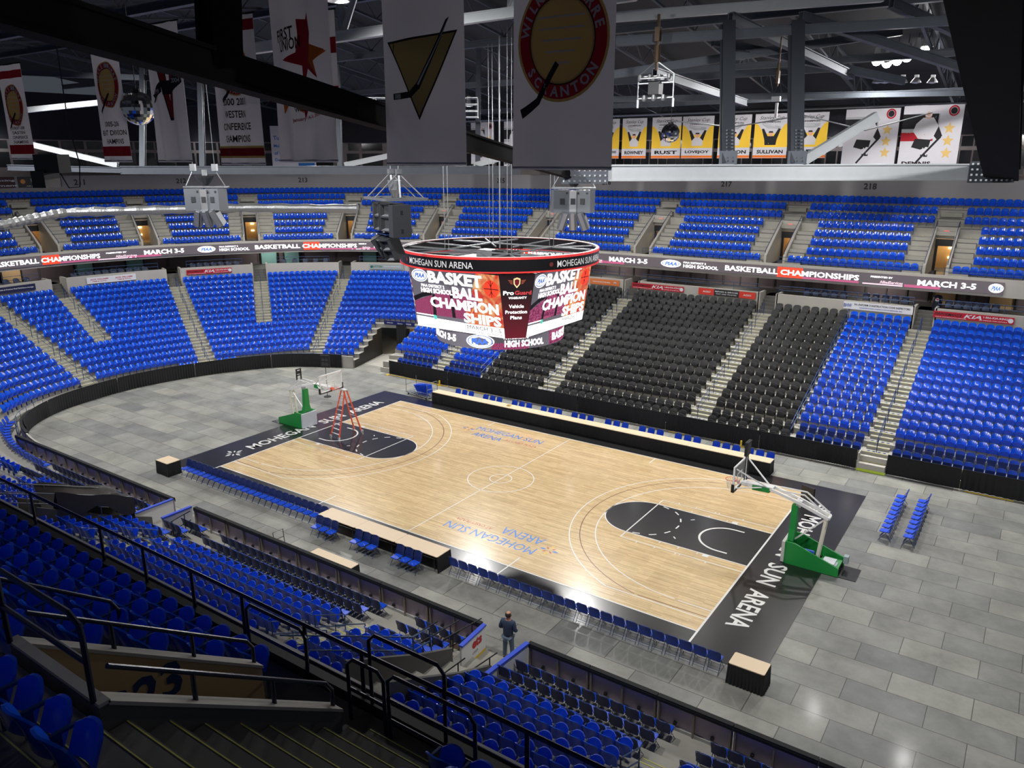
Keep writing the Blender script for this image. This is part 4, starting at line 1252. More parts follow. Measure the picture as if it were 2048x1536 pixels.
def hoop(label, sx, clocktext):
    t = root('basketball_hoop', label, 'basketball hoop', (0, 0, 0), 0)
    F = lambda x: sx * x
    def B(name, mb, mats, lab=None, **k): return ob(name, mb, mats, lab, parent=k.pop('par', t), **k)
    # base: wedge body with high front
    mb = MB()
    prof = [(15.55, .0), (17.75, .0), (17.75, .38), (15.9, 1.02), (15.55, 1.02)]
    def slab(y0, y1, P, m=0):
        V = [(F(x), y0, z) for x, z in P] + [(F(x), y1, z) for x, z in P]; n = len(P)
        mb.add(V, [tuple(range(n)), tuple(range(2 * n - 1, n - 1, -1))] + [(i, (i + 1) % n, n + (i + 1) % n, n + i) for i in range(n)], m)
    slab(-.62, -.54, prof); slab(.54, .62, prof); mb.bb((F(15.55), -.54, .02), (F(17.7), .54, .22), 1); mb.bb((F(15.5), -.62, .02), (F(15.56), .62, 1.02), 0)
    mb.bb((F(16.9), -.5, .22), (F(17.7), .5, .3), 0)
    B('base', mb, [GREEN, BLACK])
    mb = MB(); mb.bb((F(15.36), -.6, .02), (F(15.5), .6, .98), 0); B('front_pad', mb, [OFFW if sx > 0 else mat('pale_grey_pad', lin(190, 196, 205), .5)], 'pale padded front panel')
    mb = MB()
    for yy in (-.45, .45):
        for xx in (15.8, 17.4): mb.lathe([(0, -.03), (.07, -.03), (.07, .03), (0, .03)], 10, 0, rx(PI / 2), (F(xx), yy, .07))
    B('wheels', mb, [BLACK])
    # padded mast
    mb = MB()
    P = [(-.34, .95), (.34, .95), (.2, 1.45), (.15, 2.55), (-.15, 2.55), (-.2, 1.45)]
    V = [(F(15.5), y, z) for y, z in P] + [(F(15.75), y, z) for y, z in P]; n = 6
    mb.add(V, [tuple(range(n)), tuple(range(2 * n - 1, n - 1, -1))] + [(i, (i + 1) % n, n + (i + 1) % n, n + i) for i in range(n)])
    B('padded_mast', mb, [GREEN])
    CR = mat('cream_enamel', lin(226, 222, 205), .4)
    # twin rear struts up to the arm, arm beams out to the backboard
    a0 = (F(16.75), 0, .3); a1 = (F(16.95), 0, 2.35)
    mb = MB()
    for yy in (-.17, .17): mb.bar((F(16.75), yy, .25), (F(16.95), yy, 2.4), .09, .12)
    mb.bar((F(16.85), -.17, 1.0), (F(16.85), .17, 1.0), .06); mb.bar((F(16.9), -.17, 1.8), (F(16.9), .17, 1.8), .06); B('rear_strut', mb, [CR])
    mb = MB(); mb.bar((F(15.75), 0, .95), (F(16.9), 0, 2.2), .06); B('brace', mb, [WHITE])
    mb = MB()
    for yy in (-.2, .2):
        mb.bar((F(17.05), yy, 2.32), (F(15.7), yy, 2.78), .1, .13); mb.bar((F(15.7), yy, 2.78), (F(14.6), yy, 3.05), .09, .12)
        mb.bar((F(17.0), yy, 2.45), (F(16.0), yy, 3.15), .05); mb.bar((F(16.0), yy, 3.15), (F(14.9), yy, 3.12), .05)
    mb.bar((F(17.05), -.2, 2.32), (F(17.05), .2, 2.32), .1); mb.bar((F(15.7), -.2, 2.78), (F(15.7), .2, 2.78), .08); mb.bar((F(15.75), 0, 2.5), (F(15.8), 0, 2.8), .2)
    B('arm_frame', mb, [WHITE])
    mb = MB(); mb.bar((F(14.65), 0, 3.05), (F(13.25), 0, 3.02), .34, .16); B('arm', mb, [WHITE])
    mb = MB(); mb.bar((F(14.5), 0, 2.98), (F(13.75), 0, 2.96), .40, .22); B('arm_pad', mb, [GREEN], 'green pad on the arm')
    mb = MB()
    for yy in (-.8, .8): mb.bar((F(14.4), yy * .2, 3.1), (F(13.18), yy, 3.9), .05); mb.bar((F(14.2), yy * .2, 3.05), (F(13.18), yy, 3.0), .04)
    B('backboard_brace', mb, [WHITE])
    # backboard 1.83 x 1.07 at x 13.1
    bb = root('x', '', ''); bpy.data.objects.remove(bb)
    mb = MB(); mb.bb((F(13.11), -.88, 2.93), (F(13.14), .88, 3.94)); g = B('backboard', mb, [GLASSBB], 'clear glass backboard')
    mb = MB()
    for z_ in (2.90, 3.97): mb.bb((F(13.09), -.915, z_ - .035), (F(13.16), .915, z_ + .035))
    for yy in (-.89, .89): mb.bb((F(13.09), yy - .035, 2.9), (F(13.16), yy + .035, 3.97))
    for yy in (-.3, .3): mb.bb((F(13.095), yy - .025, 3.05), (F(13.108), yy + .025, 3.5))
    for z_ in (3.075, 3.475): mb.bb((F(13.095), -.3, z_ - .025), (F(13.108), .3, z_ + .025))
    B('frame', mb, [WHITE], par=g)
    mb = MB(); mb.bb((F(13.06), -.96, 2.83), (F(13.19), .96, 2.885))
    for yy in (-.95, .95): mb.bb((F(13.06), yy - .025, 2.83), (F(13.19), yy + .025, 3.2))
    B('edge_padding', mb, [BLACK], 'black padding along the lower edge', par=g)
    mb = MB(); mb.tube([(F(12.72) + .235 * math.cos(a), .235 * math.sin(a), 3.05) for a in np.linspace(0, 2 * PI, 28)[:-1]], .012, 6, closed=True)
    mb.box((F(13.0), 0, 3.02), (.2, .16, .05)); mb.box((F(13.08), 0, 2.98), (.03, .18, .2)); B('rim', mb, [RIM])
    mb = MB(); n = 12
    for i in range(n):
        for dr in (1, -1):
            P_ = []
            for k, (rr, zz) in enumerate(((.225, 3.04), (.19, 2.92), (.155, 2.8), (.13, 2.68), (.125, 2.6))):
                a = 2 * PI * (i + dr * k * .5) / n; P_.append((F(12.72) + rr * math.cos(a), rr * math.sin(a), zz))
            mb.tube(P_, .006, 3)
    B('net', mb, [NET])
    # shot clock above the board
    if sx < 0:
        mb = MB()
        for z_ in (3.38, 3.78): mb.bb((F(16.08), -.2, z_), (F(16.16), .2, z_ + .06))
        for y_ in (-.2, .15): mb.bb((F(16.08), y_, 3.1), (F(16.16), y_ + .05, 3.84))
        mb.bb((F(16.1), -.1, 3.5), (F(16.14), .1, 3.7)); B('clock_bracket', mb, [CLKF]); return t
    mb = MB(); mb.bb((F(15.95), -.3, .32), (F(16.5), .2, .5), 0); mb.bb((F(16.2), -.52, .6), (F(16.7), -.46, .85), 1); mb.bb((F(17.0), -.3, .3), (F(17.5), .3, .36), 2); mb.bb((F(17.3), -.3, .3), (F(17.6), .1, .33), 3); B('rear_box', MB().bb((F(17.76), .2, .3), (F(17.95), .45, .62)), [SPLG])
    B('works', mb, [DARKST, BLUECAP, STEEL, SPLG], 'jack, springs and boxes on the open base')
    mb = MB(); mb.bb((F(13.3), -.27, 4.35), (F(13.42), .27, 4.95)); mb.bar((F(13.36), -.15, 3.2), (F(13.36), -.15, 4.35), .04); mb.bar((F(13.36), .15, 3.2), (F(13.36), .15, 4.35), .04)
    mb.bb((F(13.3), -.28, 4.95), (F(13.44), .28, 4.99)); c = B('shot_clock', mb, [CLKF])
    return t


hoop('green portable basketball hoop at the far left baseline behind the ladder', -1, '')
hoop('green portable basketball hoop at the right baseline seen from behind', 1, '')


# free-standing shot clocks on poles
def clock(x, y, h, rot, label):
    t = root('shot_clock', label, 'shot clock', (x, y, FL), rot)
    mb = MB(); mb.lathe([(0, 0), (.28, 0), (.26, .04), (.03, .06), (.022, .08), (.022, h)], 16); ob('stand', mb, [BLACK], parent=t)
    mb = MB(); mb.box((0, 0, h + .42), (.72, .12, .92)); GH = mat('unlit_digits', (.10, .10, .11), .5)
    for k, zz in enumerate((h + .55, h + .22)):
        for xx in (-.14, .14):
            z_ = (.20 if k else .13); mb.box((xx, -.065, zz + z_ * .5), (.16, .01, .03), None, 1); mb.box((xx, -.065, zz - z_ * .5), (.16, .01, .03), None, 1); mb.box((xx, -.065, zz), (.16, .01, .03), None, 1)
            for q in (-.08, .08): mb.box((xx + q, -.065, zz), (.03, .01, z_), None, 1)
    ob('clock_face', mb, [CLKF, GH], parent=t)


clock(-19.6, 5.4, 2.3, .35, 'black shot clock on a pole behind the far hoop')
clock(14.75, 6.35, .02, -PI / 2 + 1.2, 'black shot clock on a low stand near the right court corner')


# ---------------------------------------------------------------- LED ribbon on the upper parapet
SC = {}
def led(name, c, e): SC[name] = mat('led_' + name, c, .5, emit=e); return SC[name]


LED_W = led('white', (1, .98, .98), 1.5); LED_BG = led('charcoal', (.10, .085, .095), .55); LED_RED = led('red', (.9, .05, .02), 1.0); LED_MAG = led('magenta', (.45, .10, .20), .6)
LED_BLUE = led('blue', (.06, .16, .62), .9); LED_ORG = led('orange', (1, .42, .10), 1.2); LED_YEL = led('yellow', (1, .80, .45), 1.1); LED_SLATE = led('slate', (.16, .15, .18), .55); LED_PINK = led('pale_pink', (.75, .55, .62), .8)
LED_BLK = led('black', (.012, .010, .012), .4); LED_GRN = led('green', (.10, .55, .45), .8)
LEDS = [LED_BG, LED_W, LED_RED, LED_MAG, LED_BLUE, LED_PINK, LED_ORG, LED_YEL, LED_SLATE, LED_BLK, LED_GRN]


def rib_warp(sc, zc, out=.19):
    def f(X, Y):
        s = sc - X; r = []
        s = np.array(s, float)
        for a, b in zip(s, Y):
            p = P2(a, float(DF(a)) - out); r.append((p[0], p[1], zc + b))
        return np.array(r)
    return f


rb = MB(); Z0R, Z1R = 8.45, 9.24
sr0, sr1 = 13.0, near_s(-20)
sweep(rb, sr0, sr1, [lambda s: (DF(s) - .03, Z0R), lambda s: (DF(s) - .15, Z0R), lambda s: (DF(s) - .15, Z1R), lambda s: (DF(s) - .03, Z1R)], 0, .2)


def rtext(s, a, b, z, h, m=1, bold=.03):
    """lettering from station a (left) down to b (right)"""
    V, F = text_geo(s, bold); L = 0
    P = [P2(q, float(DF(q)) - .16) for q in np.linspace(b, a, 9)]; L = sum(np.linalg.norm(P[i + 1] - P[i]) for i in range(8)); k = (a - b) / L
    Wd = V[:, 0].max() - V[:, 0].min(); H = V[:, 1].max() - V[:, 1].min(); X = V[:, 0] * (a - b) / Wd; Y = V[:, 1] * h / H
    rb.add(rib_warp((a + b) / 2, z)(X, Y), F, m)


def rpatch(a, b, z0, z1, m, out=.165):
    S_ = np.linspace(a, b, max(2, int(abs(a - b) / .2) + 1)); G = []
    for z in (z0, z1): G.append([(*P2(s, float(DF(s)) - out), z) for s in S_])
    rb.grid(np.array(G), m)


def rlogo(a, b, z, h):
    c = (a + b) / 2; A = np.linspace(0, 2 * PI, 25)[:-1]
    for k, m, o in ((1, 1, .19), (.86, 4, .195), (.78, 1, .20)):
        rb.add(rib_warp(c, z, o)((a - b) / 2 * k * np.cos(A), h / 2 * k * np.sin(A)), [tuple(range(24))], m)
    V, F = text_geo('PIAA', .05, .3); Wd = V[:, 0].max() - V[:, 0].min(); H = V[:, 1].max() - V[:, 1].min()
    rb.add(rib_warp(c, z, .21)(V[:, 0] * (a - b) * .6 / Wd, V[:, 1] * h * .5 / H), F, 4)


zc = (Z0R + Z1R) / 2
for lay in ([18.05, 14.55, 21.05, 18.95, 31.6, 21.8, 35.05, 32.15, 37.0, 35.25], [41.75, 38.2, 44.6, 42.4, 54.6, 45.2, 57.2, 54.9, 58.4, 57.35],
            [60.2, 59.2, 61.0, 60.4, 65.5, 61.1, 67.2, 65.75, 68.4, 67.4], [71.2, 69.15, 73.0, 71.55, 77.9, 73.3, 80.2, 78.2, 81.6, 80.4]):
    a = lay
    rpatch(a[5] - .3 + (a[4] - a[5]) * .62, a[5] + (a[4] - a[5]) * .40, Z0R + .02, Z1R - .02, 2); rpatch(a[5] + (a[4] - a[5]) * .40, a[5], Z0R + .01, Z0R + .16, 3); rpatch(a[0] + .8, a[0] - (a[0] - a[1]) * .4, Z0R + .01, Z0R + .2, 3)
    rpatch(a[2] + .5, a[3], Z0R + .01, Z0R + .1, 5)
    rtext('MARCH 3-5', a[0], a[1], zc, .40); rtext('PRESENTED BY', a[2], a[2] - (a[2] - a[3]) * .68, zc + .17, .12); rtext('AlliedServices', a[2] - (a[2] - a[3]) * .3, a[3], zc - .16, .2, 5)
    rtext('BASKETBALL CHAMPIONSHIPS', a[4], a[5], zc, .40); rtext('PIAA DISTRICT 2', a[6], a[6] - (a[6] - a[7]) * .65, zc + .17, .14); rtext('HIGH SCHOOL', a[6], a[7], zc - .11, .27)
    rlogo(a[8], a[9], zc, .6)
rlogo(13.85, 13.0, zc, .6)
ob('led_ribbon_board', rb, LEDS, 'long glowing LED ribbon board with championship lettering round the upper parapet', 'LED board')

# rails on top of the parapet and on the lower wall head
def sweep_rail(label, a, b, dfn, zfn, h=.55, step=2.0, m=None, cat='handrail'):
    mb_ = MB(); S_ = np.linspace(a, b, int(abs(b - a) / .7) + 2)
    for k in (1., .5): mb_.tube([(*P2(s, float(dfn(s))), float(zfn(s)) + h * k) for s in S_], .018, 4)
    t = root('handrail', label, cat); ob('rail', mb_, [m or MATS['mid_blue_rail']], parent=t)
    for s in np.linspace(a, b, max(2, int(abs(b - a) / step) + 1)):
        p = P2(s, float(dfn(s))); mb_ = MB(); mb_.tube([(p[0], p[1], float(zfn(s))), (p[0], p[1], float(zfn(s)) + h)], .016, 4); ob('post', mb_, [m or MATS['mid_blue_rail']], parent=t)
    return t


ed = [S0] + list(UVS) + [near_s(-24)]
for i in range(len(UVS)): sweep_rail('thin blue rail on the upper parapet, %s bay from the right' % ordn(i + 1), ed[i] + (.7 if i else 0), ed[i + 1] - .7, lambda s: DF(s) + .08, lambda s: 9.42, .5, 2.2)
wl = [S0] + low_ais
for i in range(len(A_LOW) + 6):
    a, b = wl[i] + (.75 if i else 0), wl[i + 1] - .75
    if b - a > 1: sweep_rail('blue rail on the head wall of the lower tier, %s bay from the right' % ordn(i + 1), a, b, lambda s: LE(s, NJ) + .25, ZW, .6, 1.8)
# central rails down the lower aisles
def aisle_rails(s, j0, j1, name, m=None):
    n = 0
    for j in range(j0, j1 - 1, 3):
        n += 1; mb_ = MB(); je = min(j + 2, j1 - 1)
        A = P2(s, float(LE(s, j)) + .2); Bq = P2(s, float(LE(s, je)) + .3); za, zb = float(LZ(s, j)), float(LZ(s, je))
        mb_.tube([(A[0], A[1], za), (A[0], A[1], za + .9), (Bq[0], Bq[1], zb + .95), (Bq[0], Bq[1], zb)], .022, 5); mb_.tube([(A[0], A[1], za + .5), (Bq[0], Bq[1], zb + .5)], .016, 4)
        ob('handrail', mb_, [m or BLUE_DK], 'aisle handrail, %s from the bottom, on the %s' % (ordn(n), name), 'handrail', 'aisle handrails')
    return n


for s, j0, nm in zip(A_LOW + [SA3, SA2, SA1, SA0, SAm], [0, 0, 0, 0, 0, 6, 0, 6, 0], ['right-hand stairs', 'stairs right of the scoreboard', 'stairs under the scoreboard', 'stairs right of the tunnel', 'stairs left of the tunnel', 'short stairs above the far hoop', 'middle curved stairs', 'short stairs at left', 'leftmost stairs']):
    aisle_rails(s, j0, NJ, nm)
for x_, nm in ((XB0, 'between black and blue seats at right'), (XB1, 'between blue and black seats at left')):
    s = far_s(x_); mb_ = MB(); A = P2(s, float(LE(s, 0)) - .1); Bq = P2(s, float(LE(s, NJ)) - .1); za, zb = .9, float(LZ(s, 14)) + .1
    for h in (.9, .5): mb_.tube([(A[0], A[1], za + h), (Bq[0], Bq[1], zb + h)], .022, 5)
    for q in np.linspace(0, 1, 9): mb_.tube([(A[0], A[1] + (Bq[1] - A[1]) * q, za + (zb - za) * q), (A[0], A[1] + (Bq[1] - A[1]) * q, za + (zb - za) * q + .9)], .018, 4)
    ob('handrail', mb_, [BLUE_DK], 'long dividing handrail ' + nm, 'handrail')
# railing round the open end of the curved stand, behind the drape
sweep_rail('pale blue rail behind the drape at the far left curve', near_s(-33.5), near_s(-27.0), lambda s: .35, lambda s: .3, .95, .9)
sweep_rail('dark rail over the drape below the curved stand', TUN[1] + 1.2, SA1 - 1, lambda s: .3, lambda s: .6, .9, 1.6, BLUE_DK)
# tunnel: black walls, sign, hanging curtain
mb = MB(); xa, xb = -24.0, -21.2
for s_t, m_ in ((TUN[1] + .02, 1), (TUN[0] - .02, 0)):
    for j in range(6):
        a_, b_ = P2(s_t, float(LE(s_t, j))), P2(s_t, float(LE(s_t, j + 1))); z_ = float(LZ(s_t, j)) - .02
        mb.bar((a_[0], a_[1], (z_ + FL) / 2), (b_[0], b_[1], (z_ + FL) / 2), .08, z_ - FL, m_)
mb.bb((xa - 1.2, 20.9, FL), (xb + 1.2, 21, 3.0), 2)
struct('wall_tunnel', mb, [CONC_L, BLACK, TANW])
ld = bpy.data.lights.new('tunnel_lamp', 'POINT'); ld.energy = 70; ld.color = (1, .85, .6); lo = bpy.data.objects.new('tunnel_lamp', ld); COL.objects.link(lo); lo.location = (-22.4, 19.6, 2.3)
s_ = (TUN[0] + TUN[1]) / 2; pT = P2(s_, float(LE(s_, 6)))
mb = MB(); mb.box((0, 0, 0), (3.1, .08, .34), None, 0)
for tx, xx in (('RESTROOMS', -.95), ('Extreme', .1), ('FOOD', 1.0)): text(mb, tx, (xx, -.045, 0), (1, 0, 0), (0, 0, 1), w=.62 if tx == 'RESTROOMS' else .5, m=1)
NVY = mat('navy_sign', lin(20, 30, 90), .5, emit=.15)
ob('tunnel_sign', mb, [NVY, WHITE], 'navy sign with white words over the tunnel mouth', 'sign', loc=(pT[0], pT[1] - .1, 2.95), rot=float(ang(s_)))
drape('drape', 'narrow black curtain hanging inside the tunnel mouth', [(-23.6, 17.4), (-22.9, 17.9)], 2.9, .05, .2)

# ---------------------------------------------------------------- advertising boards and numbers
def wall_sign(a, b, dfn, z0, z1, bg, items, mats, label, name='advertising_board'):
    sc = (a + b) / 2; p0 = P2(a, float(dfn(a))); p1 = P2(b, float(dfn(b))); d = p1 - p0; L = float(np.linalg.norm(d)); c = (p0 + p1) / 2
    r = math.atan2(d[1], d[0]); mb_ = MB(); mb_.box((0, 0, 0), (L, .05, z1 - z0), None, 0)
    for it in items:
        kind = it[0]
        if kind == 't': text(mb_, it[1], (it[2] * L / 2, -.03 - .001 * len(items), it[3]), (1, 0, 0), (0, 0, 1), w=it[4] * L, h=it[5], m=it[6], shear=it[7] if len(it) > 7 else 0)
        if kind == 'r': mb_.box((it[1] * L / 2, -.027, it[2]), (it[3] * L, .004, it[4]), None, it[5])
        if kind == 'c': disc(mb_, (it[1] * L / 2, -.031, it[2]), (1, 0, 0), (0, 0, 1), it[3], it[3], it[4])
    return ob(name, mb_, mats, label, 'sign', loc=(c[0], c[1], (z0 + z1) / 2), rot=r)


dW = lambda s: LE(s, NJ) + .05
KRED = mat('sign_red', lin(190, 20, 45), .5); SW = mat('sign_white', (.75, .76, .78), .5); SB = mat('sign_blue', lin(40, 75, 160), .5); SK = mat('sign_black', (.02, .02, .022), .5)
kia = [('t', 'PERFORMANCE', -.62, .05, .36, .2, 3, .3), ('t', 'KIA', .0, .03, .22, .24, 1, .3), ('t', '1-866-KIA-KINGS', .58, .08, .32, .13, 1), ('t', 'SEE DEALER FOR DETAILS', .5, -.12, .34, .06, 1), ('t', 'YOUR HOMETOWN DEALER', -.55, -.15, .4, .05, 1), ('c', .92, 0, .15, 1)]
for a, b, l in ((16.75, 12.1, 'at the far right of the lower wall'), (39.2, 34.65, 'behind the scoreboard on the right'), (69.2, 66.7, 'above the curved stand')):
    za = 6.68 if a < 60 else 6.62
    wall_sign(a, b, dW, za, za + .44, None, kia, [KRED, SW, SW, SK], 'red car dealer board with white lettering ' + l)
wall_sign(22.5, 18.0, dW, 6.68, 7.2, None, [('t', 'BHW', -.87, 0, .12, .26, 2), ('t', 'PA UNIFORM CONSTRUCTION CODE INSPECTORS', .12, .1, .80, .14, 3), ('t', 'CONSTRUCTION CONSULTATION SERVICES, INC.', .1, -.12, .62, .09, 2)], [SW, SW, SB, SK], 'white board with blue and black lettering above the small blue block')
wall_sign(33.4, 28.85, dW, 6.7, 7.2, None, [('r', -.72, 0, .28, .5, 2), ('r', .72, 0, .28, .5, 2), ('t', 'AGIO', -.7, 0, .14, .14, 1), ('t', 'AGIO', .72, 0, .14, .14, 1), ('t', 'REPAIRS & SERVICES', 0, .08, .4, .1, 1), ('t', 'FAST AND TRUSTED', 0, -.1, .36, .08, 1)], [SK, SW, mat('sign_vermilion', lin(215, 60, 45), .5)], 'black and vermilion board above the second black block')
wall_sign(43.2, 40.4, dW, 6.68, 7.15, None, [('t', 'PROUD PARTNER OF THE ARENA', -.2, 0, .6, .1, 1), ('t', 'M', .72, 0, .07, .22, 1)], [mat('sign_orange', lin(215, 120, 60), .5), SW], 'orange board with white lettering right of the scoreboard')
wall_sign(60.4, 58.6, dW, 6.6, 7.1, None, [('c', -.88, 0, .12, 1), ('t', 'BUTTON', -.55, .03, .3, .2, 1), ('t', 'THE PROFESSIONALS', .35, .05, .5, .1, 2)], [mat('sign_pale_grey', lin(150, 160, 160), .5), mat('sign_green', lin(20, 100, 70), .5), SW], 'pale board with green lettering left of the scoreboard')
wall_sign(74.2, 71.8, dW, 6.55, 7.1, None, [('t', 'JACK WILLIAMS', -.5, .06, .36, .14, 1), ('t', 'TIRE & AUTO', -.5, -.1, .28, .08, 1), ('t', 'JACK WILLIAMS', .5, .06, .36, .14, 1), ('t', 'TIRE & AUTO', .5, -.1, .28, .08, 1)], [SW, KRED, SW], 'white board with two red shop names over the curved stand')
wall_sign(78.2, 76.4, dW, 6.6, 7.1, None, [('t', 'Lewith & Freeman Real Estate', -.2, .04, .6, .1, 1), ('t', 'Home Mortgage', .65, 0, .26, .12, 1)], [mat('sign_navy', lin(25, 32, 70), .5), SW], 'navy board with white lettering at the left edge')
dU = lambda s: UE(s, NK) + .06
for nm, s in (('218', 23.3), ('217', 34.9), ('216', 46.6), ('215', 55.5), ('213', 63.75), ('212', 68.3), ('211', 72.6)):
    m_ = MB(); text(m_, nm, (0, 0, 0), (1, 0, 0), (0, 0, 1), w=.95, m=0, bold=.03); p = P2(s, float(dU(s)) - .0)
    ob('section_number', m_, [mat('number_grey', (.035, .035, .035), .7)], 'stencilled number on the wall behind the top row, %s from the right' % ordn(int(219 - int(nm))), 'section number', loc=(p[0], p[1], 14.95), rot=float(ang(s)))
PGO = mat('proguard_gold', lin(230, 150, 60), .5)
wall_sign(74.9, 73.3, dU, 14.55, 15.5, None, [('t', 'Pro', -.25, .18, .16, .3, 1), ('t', 'Guard', .35, .18, .4, .3, 2), ('t', 'WARRANTY', .1, -.1, .5, .14, 1), ('t', 'Ask your dealer for details', .05, -.35, .7, .12, 1), ('c', -.78, .05, .2, 3)], [SK, SW, KRED, PGO], 'black warranty sponsor board on the upper wall at left')
wall_sign(77.5, 75.0, dU, 14.55, 15.5, None, [('t', 'Financing', .6, .15, .4, .22, 1), ('t', 'Equipment', .55, -.3, .5, .22, 1)], [mat('sign_maroon', (.05, .008, .012), .5), SW], 'dark maroon board at the top left edge of the photo')

# concourse seats behind the head wall
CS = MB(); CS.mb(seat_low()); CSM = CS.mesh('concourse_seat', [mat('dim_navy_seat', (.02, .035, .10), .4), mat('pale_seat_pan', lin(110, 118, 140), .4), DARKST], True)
cnt = 0
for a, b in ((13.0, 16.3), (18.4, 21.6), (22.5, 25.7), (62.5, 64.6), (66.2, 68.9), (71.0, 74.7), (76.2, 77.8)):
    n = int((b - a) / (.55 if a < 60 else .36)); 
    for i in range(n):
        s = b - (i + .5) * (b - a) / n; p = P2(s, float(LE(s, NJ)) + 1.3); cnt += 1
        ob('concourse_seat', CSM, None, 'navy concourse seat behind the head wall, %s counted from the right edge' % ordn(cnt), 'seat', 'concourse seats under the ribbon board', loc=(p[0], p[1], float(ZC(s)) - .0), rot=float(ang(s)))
mb = MB(); mb.lathe([(0, 0), (.27, 0), (.3, .7), (.33, .72), (.3, .95), (.2, 1.1), (0, 1.14)], 16); disc(mb, (0, -.318, .82), (1, 0, 0), (0, 0, 1), .12, .12, 1); disc(mb, (0, -.32, .86), (1, 0, 0), (0, 0, 1), .1, .05, 2)
p = P2(17.05, float(LE(17.05, NJ)) + 1.6); ob('litter_bin', mb, [mat('navy_bin', lin(20, 25, 45), .4), SW, KRED], 'round navy litter bin with a white and red roundel at the stair head', 'bin', loc=(p[0] + .3, p[1], 6.85), smooth=False)

# ---------------------------------------------------------------- centre-hung scoreboard
sb = root('scoreboard', 'centre-hung video scoreboard with round truss ring and four glowing screens', 'scoreboard', (0, 0, 8))
ORG = np.array([0, 0, 8.])
def sbo(name, mb_, mats, lab=None, par=None, **k):
    o = ob(name, mb_, mats, lab, parent=par or sb, **k); return o


RNG = mat('scoreboard_black', (.016, .016, .018), .3); REDGL = mat('red_trim_glow', (.75, .04, .04), emit=.5)
mb = MB(); R_ = 5.0
mb.lathe([(R_, 4.05), (R_, 4.62), (R_ - .03, 4.66), (R_ - .12, 4.66), (R_ - .15, 4.62), (R_ - .15, 4.05), (R_, 4.05)], 72, 0)
mb.lathe([(R_ + .02, 4.60), (R_ + .02, 4.70), (R_ - .1, 4.70)], 72, 1); mb.lathe([(R_ + .03, 4.0), (R_ + .03, 4.07), (R_ - .02, 4.07)], 72, 1)
mb.lathe([(R_ - .04, 4.72), (R_ - .14, 4.72), (R_ - .14, 4.68), (R_ - .04, 4.68), (R_ - .04, 4.72)], 72, 2)


def cyl_warp(az, r, z):
    return lambda X, Y: np.c_[r * np.cos(az + X / r), r * np.sin(az + X / r), z + Y]


for az in (-90, 0, 90, 180):
    V, F = text_geo('MOHEGAN SUN ARENA', 0.005); Wd = V[:, 0].max() - V[:, 0].min(); H = V[:, 1].max() - V[:, 1].min()
    mb.add(cyl_warp(math.radians(az - 1), R_ + .012, 4.33)(V[:, 0] * 3.9 / Wd, V[:, 1] * .3 / H), F, 2)
    A = np.linspace(0, 2 * PI, 9)[:-1]; mb.add(cyl_warp(math.radians(az - 27), R_ + .012, 4.33)(.11 * np.cos(A), .11 * np.sin(A)), [tuple(range(8))], 3)
sbo('ring_fascia', mb, [RNG, REDGL, mat('soft_white_letters', (.8, .8, .8), emit=.35), mat('dark_rust', (.25, .05, .04), .5)], smooth=False)
mb = MB()
for k in range(2):
    for q in (-1.9, 1.9):
        L = math.sqrt((R_ - .1) ** 2 - q * q); p, r = ((-L, q, 4.6), (L, q, 4.6)) if k == 0 else ((q, -L, 4.6), (q, L, 4.6))
        mb.bar(p, r, .09, .07)
for a in np.arange(8) * PI / 4: mb.bar((1.2 * math.cos(a), 1.2 * math.sin(a), 4.55), ((R_ - .1) * math.cos(a), (R_ - .1) * math.sin(a), 4.62), .06)
sbo('ring_truss', mb, [STEEL])
mb = MB(); mb.box((0, 0, 4.0), (4.6, 4.6, .2)); mb.prism([(a_, b_) for a_, b_ in ((3.1, -2.2), (3.1, 2.2), (2.2, 3.1), (-2.2, 3.1), (-3.1, 2.2), (-3.1, -2.2), (-2.2, -3.1), (2.2, -3.1))], .9, 3.9); mb.box((.6, -.3, 4.3), (1.2, .8, .5)); mb.box((-.9, .5, 4.25), (1.4, .7, .35), None, 1)
sbo('core_frame', mb, [BLACK, STEEL])
hw = 2.66
PATTERN = bpy.data.materials.new('led_ball_texture'); PATTERN.use_nodes = True
_n = PATTERN.node_tree; _b = _n.nodes['Principled BSDF']; _w = _n.nodes.new('ShaderNodeTexWave'); _w.inputs['Scale'].default_value = 6; _w.inputs['Distortion'].default_value = 9; _w.inputs['Detail'].default_value = 1
_tc2 = _n.nodes.new('ShaderNodeTexCoord'); _n.links.new(_tc2.outputs['Object'], _w.inputs['Vector']); _cr = _n.nodes.new('ShaderNodeValToRGB')
_cr.color_ramp.elements[0].color = (.22, .02, .09, 1); _cr.color_ramp.elements[1].color = (.60, .12, .26, 1); _n.links.new(_w.outputs['Color'], _cr.inputs[0])
_n.links.new(_cr.outputs[0], _b.inputs['Emission Color']); _b.inputs['Emission Strength'].default_value = .8; _b.inputs['Base Color'].default_value = (0, 0, 0, 1)
GRAD = bpy.data.materials.new('led_panel_gradient'); GRAD.use_nodes = True
_n = GRAD.node_tree; _b = _n.nodes['Principled BSDF']; _tc2 = _n.nodes.new('ShaderNodeTexCoord'); _sp = _n.nodes.new('ShaderNodeSeparateXYZ'); _n.links.new(_tc2.outputs['Object'], _sp.inputs[0])
_mr = _n.nodes.new('ShaderNodeMapRange'); _mr.inputs[1].default_value = .9; _mr.inputs[2].default_value = 3.0; _n.links.new(_sp.outputs['Z'], _mr.inputs[0]); _cr = _n.nodes.new('ShaderNodeValToRGB')
